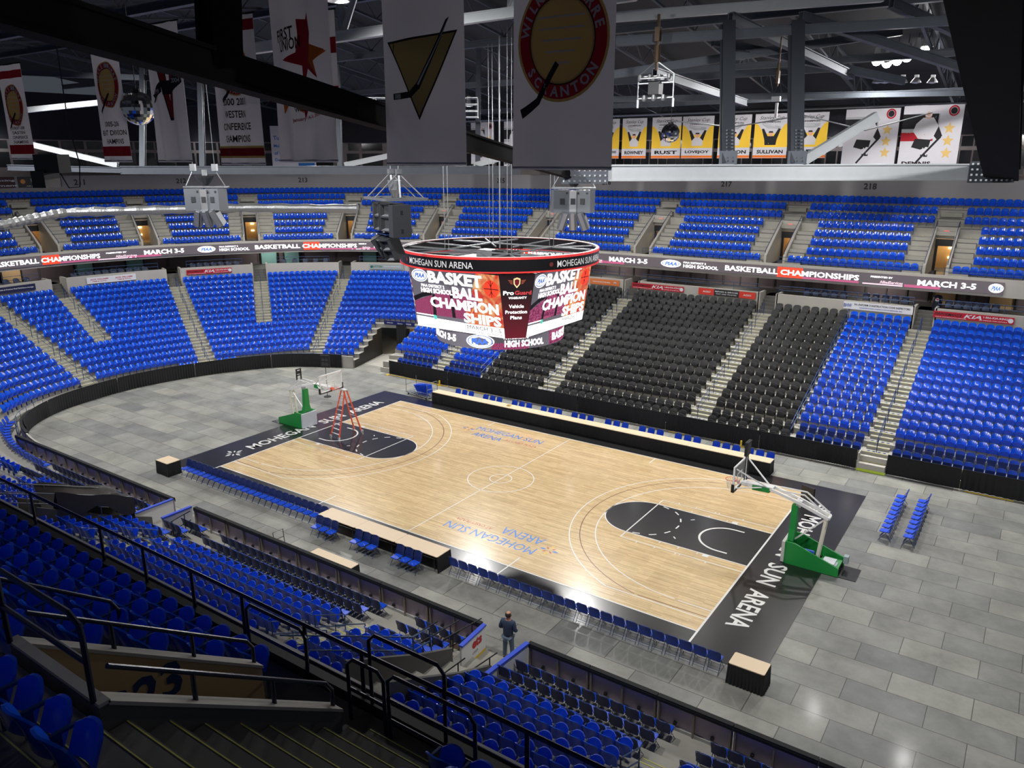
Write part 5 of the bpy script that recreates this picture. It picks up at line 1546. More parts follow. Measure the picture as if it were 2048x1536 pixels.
_cr.color_ramp.elements[0].color = (.20, .015, .03, 1); _cr.color_ramp.elements[1].color = (.02, .01, .013, 1); _n.links.new(_mr.outputs[0], _cr.inputs[0]); _n.links.new(_cr.outputs[0], _b.inputs['Emission Color']); _b.inputs['Emission Strength'].default_value = .8; _b.inputs['Base Color'].default_value = (0, 0, 0, 1)
FIRE = bpy.data.materials.new('led_flame'); FIRE.use_nodes = True
_n = FIRE.node_tree; _b = _n.nodes['Principled BSDF']; _nz = _n.nodes.new('ShaderNodeTexNoise'); _nz.inputs['Scale'].default_value = 1.6; _nz.inputs['Detail'].default_value = 5; _nz.inputs['Distortion'].default_value = 1.5
_tc2 = _n.nodes.new('ShaderNodeTexCoord'); _n.links.new(_tc2.outputs['Object'], _nz.inputs['Vector']); _cr = _n.nodes.new('ShaderNodeValToRGB'); _n.links.new(_nz.outputs['Fac'], _cr.inputs[0])
_e = _cr.color_ramp.elements; _e[0].position = .36; _e[0].color = (.75, .05, .04, 1); _e[1].position = .68; _e[1].color = (1, .62, .30, 1); _x = _e.new(.5); _x.color = (.85, .20, .07, 1)
_n.links.new(_cr.outputs[0], _b.inputs['Emission Color']); _b.inputs['Emission Strength'].default_value = .85; _b.inputs['Base Color'].default_value = (0, 0, 0, 1)
SMATS = LEDS + [PATTERN, FIRE, RNG]
top_d, bot_d, zt, zb = 3.84, 3.34, 3.9, .86
for k in range(4):
    a = -PI / 2 + k * PI / 2; n_ = np.array([math.cos(a), math.sin(a), 0]); ux = np.array([-math.sin(a), math.cos(a), 0])
    T = n_ * top_d + np.array([0, 0, zt]); Bt = n_ * bot_d + np.array([0, 0, zb]); uy = (T - Bt); HH = float(np.linalg.norm(uy)); uy = uy / HH; nn = np.cross(ux, uy)
    O = lambda x, y, e=0.: T + ux * x + uy * y + nn * (.02 + e)
    mb = MB()
    mb.add([T - ux * hw, T + ux * hw, Bt + ux * hw, Bt - ux * hw] + [q - nn * .3 for q in (T - ux * hw, T + ux * hw, Bt + ux * hw, Bt - ux * hw)], [(0, 3, 2, 1), (4, 5, 6, 7), (0, 1, 5, 4), (1, 2, 6, 5), (2, 3, 7, 6), (3, 0, 4, 7)], 13)
    def Q(pts, m, e): mb.add([O(x, y, e) for x, y in pts], [tuple(range(len(pts)))], m)
    h = -HH
    Q([(-hw, -.03), (hw, -.03), (hw, h + .02), (-hw, h + .02)], 8, 0)
    Q([(-hw, -1.75), (-1.2, -1.25), (.2, -1.0), (2.0, -1.2), (2.0, h + .7), (-hw, h + .7)], 11, .002)
    Q([(-hw, -1.5), (-2.0, -1.25), (-1.4, -1.2), (-1.5, -1.35), (-2.1, -1.5), (-hw, -1.75)], 9, .003); Q([(-1.55, h + .7), (-1.45, -1.3), (-1.3, -1.28), (-1.35, h + .7)], 9, .003); Q([(-.35, h + .7), (-.35, -1.1), (-.2, -1.08), (-.15, h + .7)], 9, .003)
    Q([(1.35, -.03), (hw, -.03), (hw, h + .35), (1.9, -2.2), (1.0, -1.0)], 12, .004)
    Q([(1.7, -1.35), (hw, -.9), (hw, h + .4), (.6, h + .4), (.5, -2.0)], 12, .005)
    Q([(-hw, h + .58), (.4, h + .5), (hw, h + .52), (hw, h + .02), (-hw, h + .02)], 1, .006)
    Q([(-hw, h + .72), (-1.5, h + .70), (-1.5, h + .64), (-hw, h + .66)], 1, .007); disc(mb, O(-1.45, h + .6, .008), ux, uy, .12, .12, 10, 10)
    disc(mb, O(2.15, -.72, .008), ux, uy, .42, .42, 2, 28)
    for sgn in (-1, 1): disc(mb, O(2.15 + .42 * sgn, -.72, .010), ux, uy, .44, .44, 9, 16, .93, *((PI * .72, PI * 1.28) if sgn > 0 else (-PI * .28, PI * .28)))
    Q([(2.13, -.31), (2.17, -.31), (2.17, -1.13), (2.13, -1.13)], 9, .010); Q([(1.74, -.70), (2.56, -.70), (2.56, -.74), (1.74, -.74)], 9, .010)
    disc(mb, O(-2.1, -.40, .009), ux, uy, .50, .32, 1, 28); disc(mb, O(-2.1, -.40, .011), ux, uy, .45, .27, 4, 28); disc(mb, O(-2.1, -.40, .013), ux, uy, .41, .23, 1, 28)
    text(mb, 'PIAA', O(-2.1, -.40, .015), ux, uy, w=.62, h=.24, m=4, bold=.05, shear=.3)
    text(mb, 'BASKET', O(.05, -.42, .016), ux, uy, w=3.25, h=.60, m=1, bold=.045)
    text(mb, 'PIAA DISTRICT 2', O(-1.35, -.88, .016), ux, uy, w=1.45, h=.15, m=1, bold=.04); text(mb, 'HIGH SCHOOL', O(-1.15, -1.12, .016), ux, uy, w=1.95, h=.25, m=1, bold=.05)
    text(mb, 'BALL', O(.72, -1.08, .018), ux, uy, w=1.75, h=.56, m=1, bold=.045)
    text(mb, 'CHAMPION', O(.42, -1.68, .020), ux, uy, w=4.1, h=.54, m=1, bold=.045)
    text(mb, 'SHIPS', O(1.45, -2.28, .020), ux, uy, w=2.2, h=.50, m=1, bold=.045)
    text(mb, 'MARCH 3 - 5', O(1.5, h + .35, .020), ux, uy, w=2.0, h=.19, m=9, bold=.0); text(mb, 'MOHEGAN SUN ARENA', O(1.5, h + .13, .020), ux, uy, w=2.1, h=.12, m=9, bold=.0)
    text(mb, 'PRESENTED BY', O(-2.05, h + .52, .020), ux, uy, w=.9, h=.08, m=9, bold=.0)
    sbo('video_screen', mb, SMATS, ['glowing video screen facing the camera-side seats', 'glowing video screen facing the right end', 'video screen facing the far stand', 'video screen facing the left end'][k])
    # corner panel between this screen and the next
    a2 = a + PI / 2; n2 = np.array([math.cos(a2), math.sin(a2), 0]); u2 = np.array([-math.sin(a2), math.cos(a2), 0])
    T1 = T + ux * hw; B1 = Bt + ux * hw; T2 = n2 * top_d + np.array([0, 0, zt]) - u2 * hw; B2 = n2 * bot_d + np.array([0, 0, zb]) - u2 * hw
    nd = np.cross(T2 - T1, T1 - B1); nd /= np.linalg.norm(nd); nd = nd if nd @ n_ > 0 else -nd
    mb = MB(); mb.add([T1, T2, B2, B1], [(0, 3, 2, 1)], 0)
    cx = (T1 + T2) / 2; ux2 = (T2 - T1) / np.linalg.norm(T2 - T1); dn = ((B1 + B2) / 2 - cx); dn /= np.linalg.norm(dn); O2 = lambda x, y: cx + ux2 * x + dn * y + nd * .02
    text(mb, 'Pro', O2(-.38, .86), ux2, -dn, w=.5, h=.20, m=1, bold=.03); text(mb, 'Guard', O2(.30, .86), ux2, -dn, w=.78, h=.20, m=2, bold=.03); text(mb, 'WARRANTY', O2(.05, 1.10), ux2, -dn, w=.85, h=.11, m=1)
    for i, tt in enumerate(('Vehicle', 'Protection', 'Plans')): text(mb, tt, O2(0, 1.5 + i * .27), ux2, -dn, w=(.7, 1.02, .54)[i], h=(.17, .17, .17)[i], m=1)
    sh = [(-.16, -.2), (0, -.26), (.16, -.2), (.15, .05), (0, .24), (-.15, .05)]
    mb.add([O2(x, .40 + y) for x, y in sh], [tuple(range(6))], 3); mb.add([O2(x * .7, .40 + y * .7) + nd * .004 for x, y in sh], [tuple(range(6))], 4)
    for sg in (-1, 1):
        for i in range(3): mb.add([O2(sg * .2, .28 + i * .07), O2(sg * (.42 - .05 * i), .25 + i * .07), O2(sg * (.40 - .05 * i), .29 + i * .07), O2(sg * .2, .32 + i * .07)], [(0, 1, 2, 3)], 5)
    sbo('corner_panel', mb, [GRAD, LED_W, led('guard_red', (.55, .05, .06), .8), led('gold', (.9, .7, .35), .9), led('dark_red', (.15, .01, .02), .6), led('rust', (.35, .08, .04), .7)])
mb = MB(); r_ = 3.3
mb.lathe([(r_, .1), (r_, .86), (r_ - .25, .9), (r_ - .3, .9), (r_ - .3, .1), (r_, .1)], 64, 0)
def pat(az0, az1, z0, z1, m, e=.006):
    A = np.radians(np.linspace(az0, az1, 14)); mb.grid(np.array([[(( r_ + e) * math.cos(t), (r_ + e) * math.sin(t), z) for t in A] for z in (z0, z1)]), m)
for base in (0, 180):
    pat(base - 62, base - 30, .1, .42, 11); pat(base - 8, base + 28, .12, .8, 11)
    def rt(tx, az, w_, h_, z, m=1, b=.05, e=.014):
        V, F = text_geo(tx, b); Wd = V[:, 0].max() - V[:, 0].min(); H = V[:, 1].max() - V[:, 1].min(); mb.add(cyl_warp(math.radians(base + az), r_ + e, z)(V[:, 0] * w_ / Wd, V[:, 1] * h_ / H), F, m)
    rt('MARCH 3-5', -117, 2.5, .36, .5); rt('PIAA DISTRICT 2', -41, 1.25, .15, .68); rt('HIGH SCHOOL', -33, 2.1, .34, .38); rt('BASKETBALL', 22, 3.0, .4, .48)
    for kx, m_, e_ in ((1, 1, .010), (.9, 4, .012), (.82, 1, .014)):
        A = np.linspace(0, 2 * PI, 33)[:-1]; mb.add(cyl_warp(math.radians(base - 72), r_ + e_, .48)(.72 * kx * np.cos(A), .33 * kx * np.sin(A)), [tuple(range(32))], m_)
    rt('PIAA', -72, .85, .3, .48, 4, .06, .018)
sbo('lower_ring_display', mb, [LED_SLATE] + LEDS[1:] + [PATTERN])
for i, (x_, y_) in enumerate([(-1.9, -1.9), (1.9, -1.9), (-1.9, 1.9), (1.9, 1.9), (0, 0)]):
    mb = MB()
    for dx in ((-.12, .12) if i < 4 else (0,)): mb.tube([(x_ + dx, y_, 4.6), (x_ + dx, y_, 14.5)], .018 if i < 4 else .04, 5)
    sbo('hanger_cable', mb, [STEEL])

# ---------------------------------------------------------------- roof
ROOFD = mat('roof_deck', (.035, .037, .045), .8, noise=.3, nscale=.4)
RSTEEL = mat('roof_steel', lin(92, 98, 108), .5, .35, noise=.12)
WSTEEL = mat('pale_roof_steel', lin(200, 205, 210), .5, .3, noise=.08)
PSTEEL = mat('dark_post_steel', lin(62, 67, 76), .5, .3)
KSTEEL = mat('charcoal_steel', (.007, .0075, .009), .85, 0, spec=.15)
def zroof(y): return 26.8 - abs(y) * .145
mb = MB()
for a, b in ((-42, 0), (0, 42)): mb.add([(-64, a, zroof(a)), (36, a, zroof(a)), (36, b, zroof(b)), (-64, b, zroof(b)), (-64, a, zroof(a) + .3), (36, a, zroof(a) + .3), (36, b, zroof(b) + .3), (-64, b, zroof(b) + .3)], [(0, 1, 2, 3), (7, 6, 5, 4), (0, 4, 5, 1), (3, 2, 6, 7), (0, 3, 7, 4), (1, 5, 6, 2)])
struct('ceiling_roof', mb, [ROOFD])
# suite level: pale wall with dark windows, black drape above
DKWALL = mat('dark_upper_wall', (.018, .019, .026), .85, noise=.2, nscale=.6)
PALEW = mat('suite_wall', lin(150, 140, 138), .8, noise=.06)
mb = MB(); sd = lambda s: UE(s, NK) + 3.7
sweep(mb, S0, near_s(-26), [lambda s: (sd(s), 15.5), lambda s: (sd(s), 18.9)], 0, 1.5, False)
for s in np.arange(S0 + .5, near_s(-26), .9):
    k = st_(s, 26); p = P2(s, float(sd(s)) - .05); w_ = .78 * k
    mb.box((p[0], p[1], 17.0), (w_, .06, 1.35), rz(float(ang(s))), 1); mb.box((p[0], p[1], 18.35), (w_ * 1.0, .04, .75), rz(float(ang(s))), 2 if int(s * 10) % 3 else 1)
struct('wall_suites', mb, [PALEW, GLASSD, TAUPE])
mb = MB(); sweep(mb, S0, near_s(-26), [lambda s: (sd(s) - .9, 18.8), lambda s: (sd(s) - .95, 23.0)], 0, 1.5, False); sweep(mb, S0, near_s(-26), [lambda s: (sd(s) - .9, 18.8), lambda s: (sd(s), 18.85)], 0, 1.5, False)
struct('wall_upper_black', mb, [DKWALL])
SCH = MB(); SCH.box((0, 0, .45), (.45, .45, .08)); SCH.box((0, .22, .72), (.45, .08, .5)); SCHM = SCH.mesh('suite_chair', [BLKSEAT])
c_ = 0
for x in np.arange(-14, 20.5, .8):
    s = far_s(x); p = P2(s, float(UE(s, NK)) + 1.0); c_ += 1
    ob('suite_chair', SCHM, None, 'black chair on the ledge under the suite windows, %s from the left' % ordn(c_), 'chair', 'black chairs on the suite ledge', loc=(p[0], p[1], 15.53), rot=float(ang(s)))
for s in np.arange(S0 + 4, near_s(-26), 8):
    p = P2(s, float(sd(s)) - 1.6); ld = bpy.data.lights.new('suite_lamp', 'POINT'); ld.energy = 45; ld.color = (.95, .95, 1); ld.shadow_soft_size = .3
    lo = bpy.data.objects.new('suite_lamp', ld); COL.objects.link(lo); lo.location = (p[0], p[1], 18.3)  # fill lights added to brighten the suite wall
# joists and purlins under the deck
def joist(x, lab):
    mb = MB()
    for a, b in ((-34, 0), (0, 36)):
        for dz in (-.25, -1.45): mb.bar((x, a, zroof(a) + dz), (x, b, zroof(b) + dz), .16, .12)
        n = 14
        for i in range(n):
            y0 = a + (b - a) * i / n; y1 = a + (b - a) * (i + 1) / n; ym = (y0 + y1) / 2
            mb.bar((x, y0, zroof(y0) - .25), (x, ym, zroof(ym) - 1.45), .05); mb.bar((x, ym, zroof(ym) - 1.45), (x, y1, zroof(y1) - .25), .05)
    ob('roof_joist', mb, [RSTEEL], lab, 'roof joist', 'open-web joists under the roof deck')


for i, x in enumerate(np.arange(-50, 30, 5.5)): joist(x, 'open-web steel roof joist running front to back, %s from the left end' % ordn(i + 1))
for i, y_ in enumerate((-26, -17, -9, 0, 9, 18, 27)):
    mb = MB(); z_ = zroof(y_) - 1.75
    for dz in (.17, -.17): mb.bar((-58, y_, z_ + dz), (32, y_, z_ + dz), .34, .05)
    mb.bar((-58, y_, z_), (32, y_, z_), .05, .34)
    ob('roof_purlin', mb, [RSTEEL], 'long steel purlin under the roof, %s back from the camera side' % ordn(i + 1), 'roof beam', 'long purlins under the roof')
def beam(name, label, p, q, w_, h_, m=RSTEEL, cat='roof beam', rivets=False):
    """wide-flange member"""
    p = np.array(p, float); q = np.array(q, float); mb = MB(); d = q - p; d /= np.linalg.norm(d); x = np.cross((0, 0, 1.), d)
    x = x / np.linalg.norm(x) if np.linalg.norm(x) > .05 else np.array([.8254, .5645, 0]); z_ = np.cross(d, x)
    t = min(.06, h_ * .12)
    for sg in (-1, 1): mb.bar(p + z_ * sg * (h_ - t) / 2, q + z_ * sg * (h_ - t) / 2, w_, t, 0, up=z_ if abs(z_ @ d) < .9 else (0, 0, 1))
    for sg in (-1, 1): mb.bar(p + x * sg * w_ * .32, q + x * sg * w_ * .32, .03, h_ - t, 0, up=z_)
    return ob(name, mb, [m], label, cat)


D1E = (14.75, -29.6, 18.31)
N1 = np.array((7.1, -5.2, 16.38)); N2 = np.array((20.95, 4.3, 16.42))
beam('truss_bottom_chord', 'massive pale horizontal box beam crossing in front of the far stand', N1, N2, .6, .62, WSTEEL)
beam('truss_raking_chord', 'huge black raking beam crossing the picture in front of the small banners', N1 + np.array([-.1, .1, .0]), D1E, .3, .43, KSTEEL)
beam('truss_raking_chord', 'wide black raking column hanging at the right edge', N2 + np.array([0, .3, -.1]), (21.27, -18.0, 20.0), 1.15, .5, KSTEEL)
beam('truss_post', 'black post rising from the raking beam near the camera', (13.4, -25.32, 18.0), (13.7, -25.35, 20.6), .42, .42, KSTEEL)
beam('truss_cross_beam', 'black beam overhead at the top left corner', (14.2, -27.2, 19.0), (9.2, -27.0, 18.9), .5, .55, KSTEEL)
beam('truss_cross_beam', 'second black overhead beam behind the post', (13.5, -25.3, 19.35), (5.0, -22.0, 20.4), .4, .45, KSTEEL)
for i, (a, b, w_) in enumerate([((12.05, -1.7, 16.7), (11.25, -.5, 22.0), .48), ((14.25, -.2, 16.7), (13.45, 1.0, 22.0), .5)]):
    beam('truss_post', 'tall dark post standing on the pale box beam, %s of the pair' % ('left', 'right')[i], a, b, w_, .45, PSTEEL)
    mb = MB(); n_ = (np.array(b) - np.array(a)); 
    for k in range(10):
        for sx in (-.1, .1): mb.box(np.array(a) + n_ * (k + 1) / 42 + np.array((.2 + sx, -.28, 0)), (.06, .06, .06))
    mb.box(np.array(a) + np.array((.1, -.2, .25)), (.7, .05, .5)); ob('gusset_plate', mb, [RSTEEL], 'bolted gusset plate at the foot of the %s dark post' % ('left', 'right')[i], 'gusset')
beam('truss_brace', 'pale diagonal brace between the right dark post and the first large banner', (14.5, 0, 16.85), (16.6, 1.9, 18.5), .3, .35, WSTEEL)
for o, (ux_, cx) in ((N1, (1, .5)), (N2, (-1, -.6))):
    mb = MB()
    d_ = (N2 - N1); d_ /= np.linalg.norm(d_); c0 = o + d_ * cx; nn_ = np.array([d_[1], -d_[0], 0])
    mb.bar(c0 - d_ * .9 + nn_ * .33, c0 + d_ * .9 + nn_ * .33, .05, .8, 0)
    for i in range(9):
        for k in range(4): mb.box(c0 + d_ * (-.8 + .2 * i) + nn_ * .37 + np.array([0, 0, -.3 + .2 * k]), (.07, .07, .07), None, 1)
    ob('gusset_plate', mb, [RSTEEL, WSTEEL], 'bolted splice plate at the %s end of the pale box beam' % ('left' if ux_ > 0 else 'right'), 'gusset')
# far-left truss
CH = [(-31.3, -8.7, 16.45), (-25.4, -4.8, 16.3), (-4.9, 9.2, 16.3)]
beam('truss_bottom_chord', 'grey bottom chord behind the hanging banners, left segment', CH[0], CH[1], .4, .35, RSTEEL); beam('truss_bottom_chord', 'grey bottom chord behind the hanging banners, long segment', CH[1], CH[2], .45, .5, RSTEEL)
for i, (a, b) in enumerate([((-24.4, -4.0, 16.5), (-25.5, -2.4, 23.2)), ((-21.3, -1.9, 16.5), (-22.1, -.8, 22.5)), ((-14.3, 3.0, 16.5), (-14.8, 3.7, 22.5)), ((-7.1, 7.7, 16.4), (-8.2, 9.4, 23.5))]):
    beam('truss_post', 'riveted grey post of the far-left truss, %s from the left' % ordn(i + 1), a, b, .3, .3, RSTEEL)
for i, (a, b, m_) in enumerate([((-30.9, -8.0, 18.0), (-25.6, -4.9, 16.6), WSTEEL), ((-14.0, 3.1, 16.6), (-9.0, 7.2, 17.9), WSTEEL), ((-32.8, -7.4, 22.2), (-24.5, -1.9, 21.8), RSTEEL), ((-31.0, -7.2, 19.9), (-24.9, -3.0, 20.6), WSTEEL), ((-7.3, 7.6, 16.6), (-3.6, 9.6, 17.6), WSTEEL)]):
    beam('truss_brace', 'sloping brace of the far-left truss, %s from the left' % ordn(i + 1), a, b, .3, .32, m_)
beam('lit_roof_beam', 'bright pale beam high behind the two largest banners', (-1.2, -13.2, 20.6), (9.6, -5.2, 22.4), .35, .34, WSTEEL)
for i, (a, b) in enumerate([((1.3, -11.3, 21.1), (1.0, -11.2, 24)), ((1.3, -11.3, 21.1), (2.2, -10.6, 24)), ((6.0, -7.8, 21.9), (6.1, -7.7, 24.5)), ((6.0, -7.8, 21.9), (7.0, -7.0, 24.5))]):
    beam('truss_brace', 'upright brace over the bright pale beam, %s from the left' % ordn(i + 1), a, b, .2, .2, WSTEEL)
for i, (a, b, m_) in enumerate([((7.6, -2.9, 22.2), (16.0, 3.4, 23.0), WSTEEL), ((7.7, -3.0, 21.3), (18.4, 4.6, 22.1), RSTEEL), ((4.0, 2.0, 20.6), (16.0, 8.5, 22.4), RSTEEL), ((9.0, 4.0, 22.0), (15.8, 12, 20.6), RSTEEL), ((13.6, 1.0, 22.2), (18.6, 12.0, 20.9), RSTEEL), ((11.3, -.4, 22.2), (13.8, 10, 20.8), RSTEEL),
    ((1, 6, 20.8), (12, 14, 21.6), RSTEEL), ((-2, 14, 20.6), (19, 26, 20.9), RSTEEL), ((16.5, 2.6, 22.6), (20.8, 14, 21.2), RSTEEL), ((8.5, -1.0, 20.3), (8.0, 12, 19.9), RSTEEL)]):
    beam('roof_tie', 'mid-height roof tie among the lamps on the right, %s built outward' % ordn(i + 1) if False else 'dark steel tie under the right-hand roof, %s from the left' % ordn(i + 1), a, b, .3, .36, m_)
# catwalk with railing
t = root('catwalk', 'narrow maintenance catwalk with pipe railing high behind the banners', 'catwalk', (-9.5, 3.5, 19.3), .6)
mb = MB(); mb.box((0, 0, 0), (9, .9, .08)); ob('deck', mb, [STEEL], parent=t)
mb = MB()
for sy in (-.45, .45):
    for h in (.35, .7, 1.05): mb.tube([(-4.5, sy, h), (4.5, sy, h)], .022, 5)
    for xx in np.arange(-4.5, 4.6, 1.5): mb.tube([(xx, sy, 0), (xx, sy, 1.05)], .022, 5)
ob('railing', mb, [ALU], parent=t)
mb = MB(); mb.tube([(-26, 30.9, 20.6), (21, 30.5, 20.6)], .09, 6); ob('ceiling_pipe', mb, [STEEL], 'long pale pipe running under the far roof edge', 'pipe')
mb = MB(); mb.tube([(7.8, 2, 18.6), (9.5, 6, 18.4), (12, 9, 19.0), (14.5, 11, 18.3), (17, 14, 19.2)], .03, 5); ob('slack_cable', mb, [STEEL], 'slack pale cable looping under the right-hand roof', 'cable')


# floodlight clusters
def lampcan(bright, lab, loc, tilt=0, rot=0):
    t = root('floodlight', lab, 'floodlight', loc, rot, 'floodlights under the roof')
    mb = MB(); mb.lathe([(.0, .75), (.14, .75), (.17, .55), (.2, .42), (.31, .12), (.33, 0), (.30, 0), (.28, .1), (.15, .4)], 16); ob('housing', mb, [ALU], parent=t, smooth=True)
    mb = MB(); disc(mb, (0, 0, .06 if bright else .2), (1, 0, 0), (0, 1, 0), .27, .27, 0, 16)
    if bright: mb.lathe([(0, -.26), (.14, -.22), (.24, -.10), (.29, .06)], 14, 0)
    ob('lens', mb, [GLOW if bright else mat('dim_lens', (1, .95, .85), emit=4.)], parent=t)
    mb = MB(); mb.tube([(0, 0, .75), (0, 0, 1.3)], .02, 5); ob('hanger', mb, [BLACK], parent=t)
    return t


for k, (p, nm) in enumerate(zip(FLOODS[3:], ('left', 'middle', 'right'))):
    offs = [(-.5, 0, 0), (.0, .1, -.05), (.55, 0, 0)] if k != 1 else [(-1.1, .0, 0), (-.55, .1, -.15), (0, 0, -.05), (.5, .05, .1), (1.0, 0, .35), (1.45, .1, .6)]
    for i, o in enumerate(offs): lampcan(True, 'blazing floodlight in the %s cluster under the far roof, %s of its row' % (nm, ordn(i + 1)), (p[0] + o[0], p[1] + o[1] - .0, p[2] + .3 + o[2]))
for k, p in enumerate(FLOODS[:3] + NEARFL): lampcan(False, 'shaded floodlight can hanging under the roof, %s of the set' % ordn(k + 1), (p[0], p[1], p[2] + .15))
for i, (x, y_) in enumerate([(14.26, 13.85), (14.59, 14.07), (15.34, 14.59), (15.92, 14.98), (16.62, 15.47)]):
    mb = MB(); mb.lathe([(0, .25), (.1, .25), (.24, .05), (.26, 0), (.0, -.05)], 12); mb.box((0, 0, .32), (.2, .2, .12)); ob('unlit_lamp', mb, [ALU], 'small unlit round lamp on the pipe below the bright cluster, %s from left' % ordn(i + 1), 'lamp', 'unlit lamps below the cluster', loc=(x, y_, 20.75))

# ---------------------------------------------------------------- banners
CLW = clothmat('banner_white', lin(205, 203, 210)); BRED = clothmat('banner_red', lin(170, 28, 44)); BTAN = clothmat('banner_tan', lin(214, 180, 110)); BBLK = clothmat('banner_black', (.015, .015, .018))
BYEL = clothmat('banner_yellow', lin(238, 196, 62)); BORG = clothmat('banner_orange', lin(228, 120, 40)); BGREY = mat('banner_silver', lin(150, 152, 156), .6); BBLU = clothmat('banner_blue', lin(50, 110, 180)); BSKIN = mat('printed_skin', lin(200, 150, 120), .85)
BM = [CLW, BRED, BTAN, BBLK, BYEL, BORG, BGREY, BBLU, BSKIN]


from mathutils.geometry import tessellate_polygon


class Banner:
    def __init__(s, x0, x1, z0, z1, y, label, base=0, fold=.04, nf=2.3, rot=0., group='championship banners'):
        s.w, s.h, s.mb, s.fold, s.nf = x1 - x0, z1 - z0, MB(), fold, nf
        G = [[s.P(u, v, 0) for u in np.linspace(0, 1, 41)] for v in np.linspace(0, 1, 9)]; s.mb.grid(np.array(G), base)
        s.mb.tube([(-.05, 0, s.h + .01), (s.w + .05, 0, s.h + .01)], .02, 6, 3); s.mb.tube([s.P(0, .012, .002), s.P(.5, .012, .002), s.P(1, .012, .002)], .018, 5, base)
        s.loc = (x0, y, z0); s.label = label; s.rot = rot; s.group = group

    def P(s, u, v, e=0):
        return (u * s.w, s.fold * (1.15 - v) * math.sin(u * s.nf * 2 * PI + v) + s.fold * .4 * math.sin(u * 11 + 2 * v) - e, v * s.h)

    def A(s, V, F, m, e=.006):
        """lay a flat drawing on the folded cloth, split finely enough to follow it"""
        L2 = (max(s.w, .8) / 13) ** 2; V = [tuple(v) for v in V]; out = []; key = {}
        for f in F:
            if len(f) == 3: T = [tuple(f)]
            else:
                q = tessellate_polygon([[Vector((V[i][0], V[i][1], 0)) for i in f]]); T = [tuple(f[i] for i in t) for t in q]
            while T:
                t = T.pop(); d = [(V[t[i]][0] - V[t[(i + 1) % 3]][0]) ** 2 + .15 * (V[t[i]][1] - V[t[(i + 1) % 3]][1]) ** 2 for i in range(3)]; i = max(range(3), key=lambda k: d[k])
                if d[i] <= L2: out.append(t); continue
                a, b_, c = t[i], t[(i + 1) % 3], t[(i + 2) % 3]; k = (min(a, b_), max(a, b_))
                if k not in key: V.append(((V[a][0] + V[b_][0]) / 2, (V[a][1] + V[b_][1]) / 2)); key[k] = len(V) - 1
                T += [(a, key[k], c), (key[k], b_, c)]
        s.mb.add([s.P(x / s.w, z / s.h, e) for x, z in V], out, m)

    def poly(s, pts, m, e=.006): s.A([(a * s.w, b * s.h) for a, b in pts], [tuple(range(len(pts)))], m, e)
    def rect(s, u0, v0, u1, v1, m, e=.006):
        n = 12; s.A([(x * s.w, z * s.h) for z in (v0, v1) for x in np.linspace(u0, u1, n)], [(i, i + 1, n + i + 1, n + i) for i in range(n - 1)], m, e)

    def text(s, t, u, v, wf=None, hf=None, m=3, e=.010, bold=.02, shear=0., ang_=0.):
        V, F = text_geo(t, bold, shear); W = V[:, 0].max() - V[:, 0].min(); H = V[:, 1].max() - V[:, 1].min()
        sx = wf * s.w / W if wf else hf * s.h / H; sy = hf * s.h / H if hf else sx; c, q = math.cos(ang_), math.sin(ang_)
        s.A([(u * s.w + x * sx * c - y * sy * q, v * s.h + x * sx * q + y * sy * c) for x, y in V[:, :2]], F, m, e)

    def ring(s, u, v, r, m, r0=0, e=.006, n=40):
        A_ = np.linspace(0, 2 * PI, n + 1); s.A([(u * s.w + r * math.cos(a), v * s.h + r * 1.08 * math.sin(a)) for a in A_] + [(u * s.w + r * r0 * math.cos(a), v * s.h + r * 1.08 * r0 * math.sin(a)) for a in A_], [(k, k + 1, n + 2 + k, n + 1 + k) for k in range(n)], m, e)

    def crest(s, u, v, r, small=False):
        """round club crest: red ring with lettering, tan disc, plain centre"""
        s.ring(u, v, r, 2, .95, .006); s.ring(u, v, r * .95, 1, .70, .006); s.ring(u, v, r * .70, 2, 0, .007); s.ring(u, v, r * .72, 3, .97, .008)
        for k in range(5): s.A([(u * s.w - r * .5 * math.cos(k * .3), v * s.h + r * (.4 - .2 * k)), (u * s.w + r * .5 * math.cos(k * .3), v * s.h + r * (.4 - .2 * k)), (u * s.w + r * .5 * math.cos(k * .3), v * s.h + r * (.43 - .2 * k)), (u * s.w - r * .5 * math.cos(k * .3), v * s.h + r * (.43 - .2 * k))], [(0, 1, 2, 3)], 0, .009)
        for word, a0, a1, up in (('WILKES-BARRE', 172, 8, 1), ('SCRANTON', 208, 332, -1)):
            n = len(word)
            for i, ch in enumerate(word):
                a = math.radians(a0 + (a1 - a0) * (i + .5) / n); th = a - PI / 2 if up > 0 else a + PI / 2
                s.text(ch, u + r * .825 * math.cos(a) / s.w, v + r * 1.08 * .825 * math.sin(a) / s.h, None, r * .19 / s.h, 0, .012, .03, 0, th)
        # stick laid across the lower left
        s.A([(u * s.w - r * .95, v * s.h - r * 1.18), (u * s.w - r * .55, v * s.h - r * .98), (u * s.w - r * .1, v * s.h - r * .35), (u * s.w - r * .02, v * s.h - r * .42), (u * s.w - r * .48, v * s.h - r * 1.1), (u * s.w - r * .9, v * s.h - r * 1.35)], [(0, 5, 4, 1), (1, 4, 3, 2)], 3, .013)

    def done(s):
        o = ob('banner', s.mb, BM, s.label, 'banner', s.group, loc=s.loc, rot=s.rot, smooth=False); return o


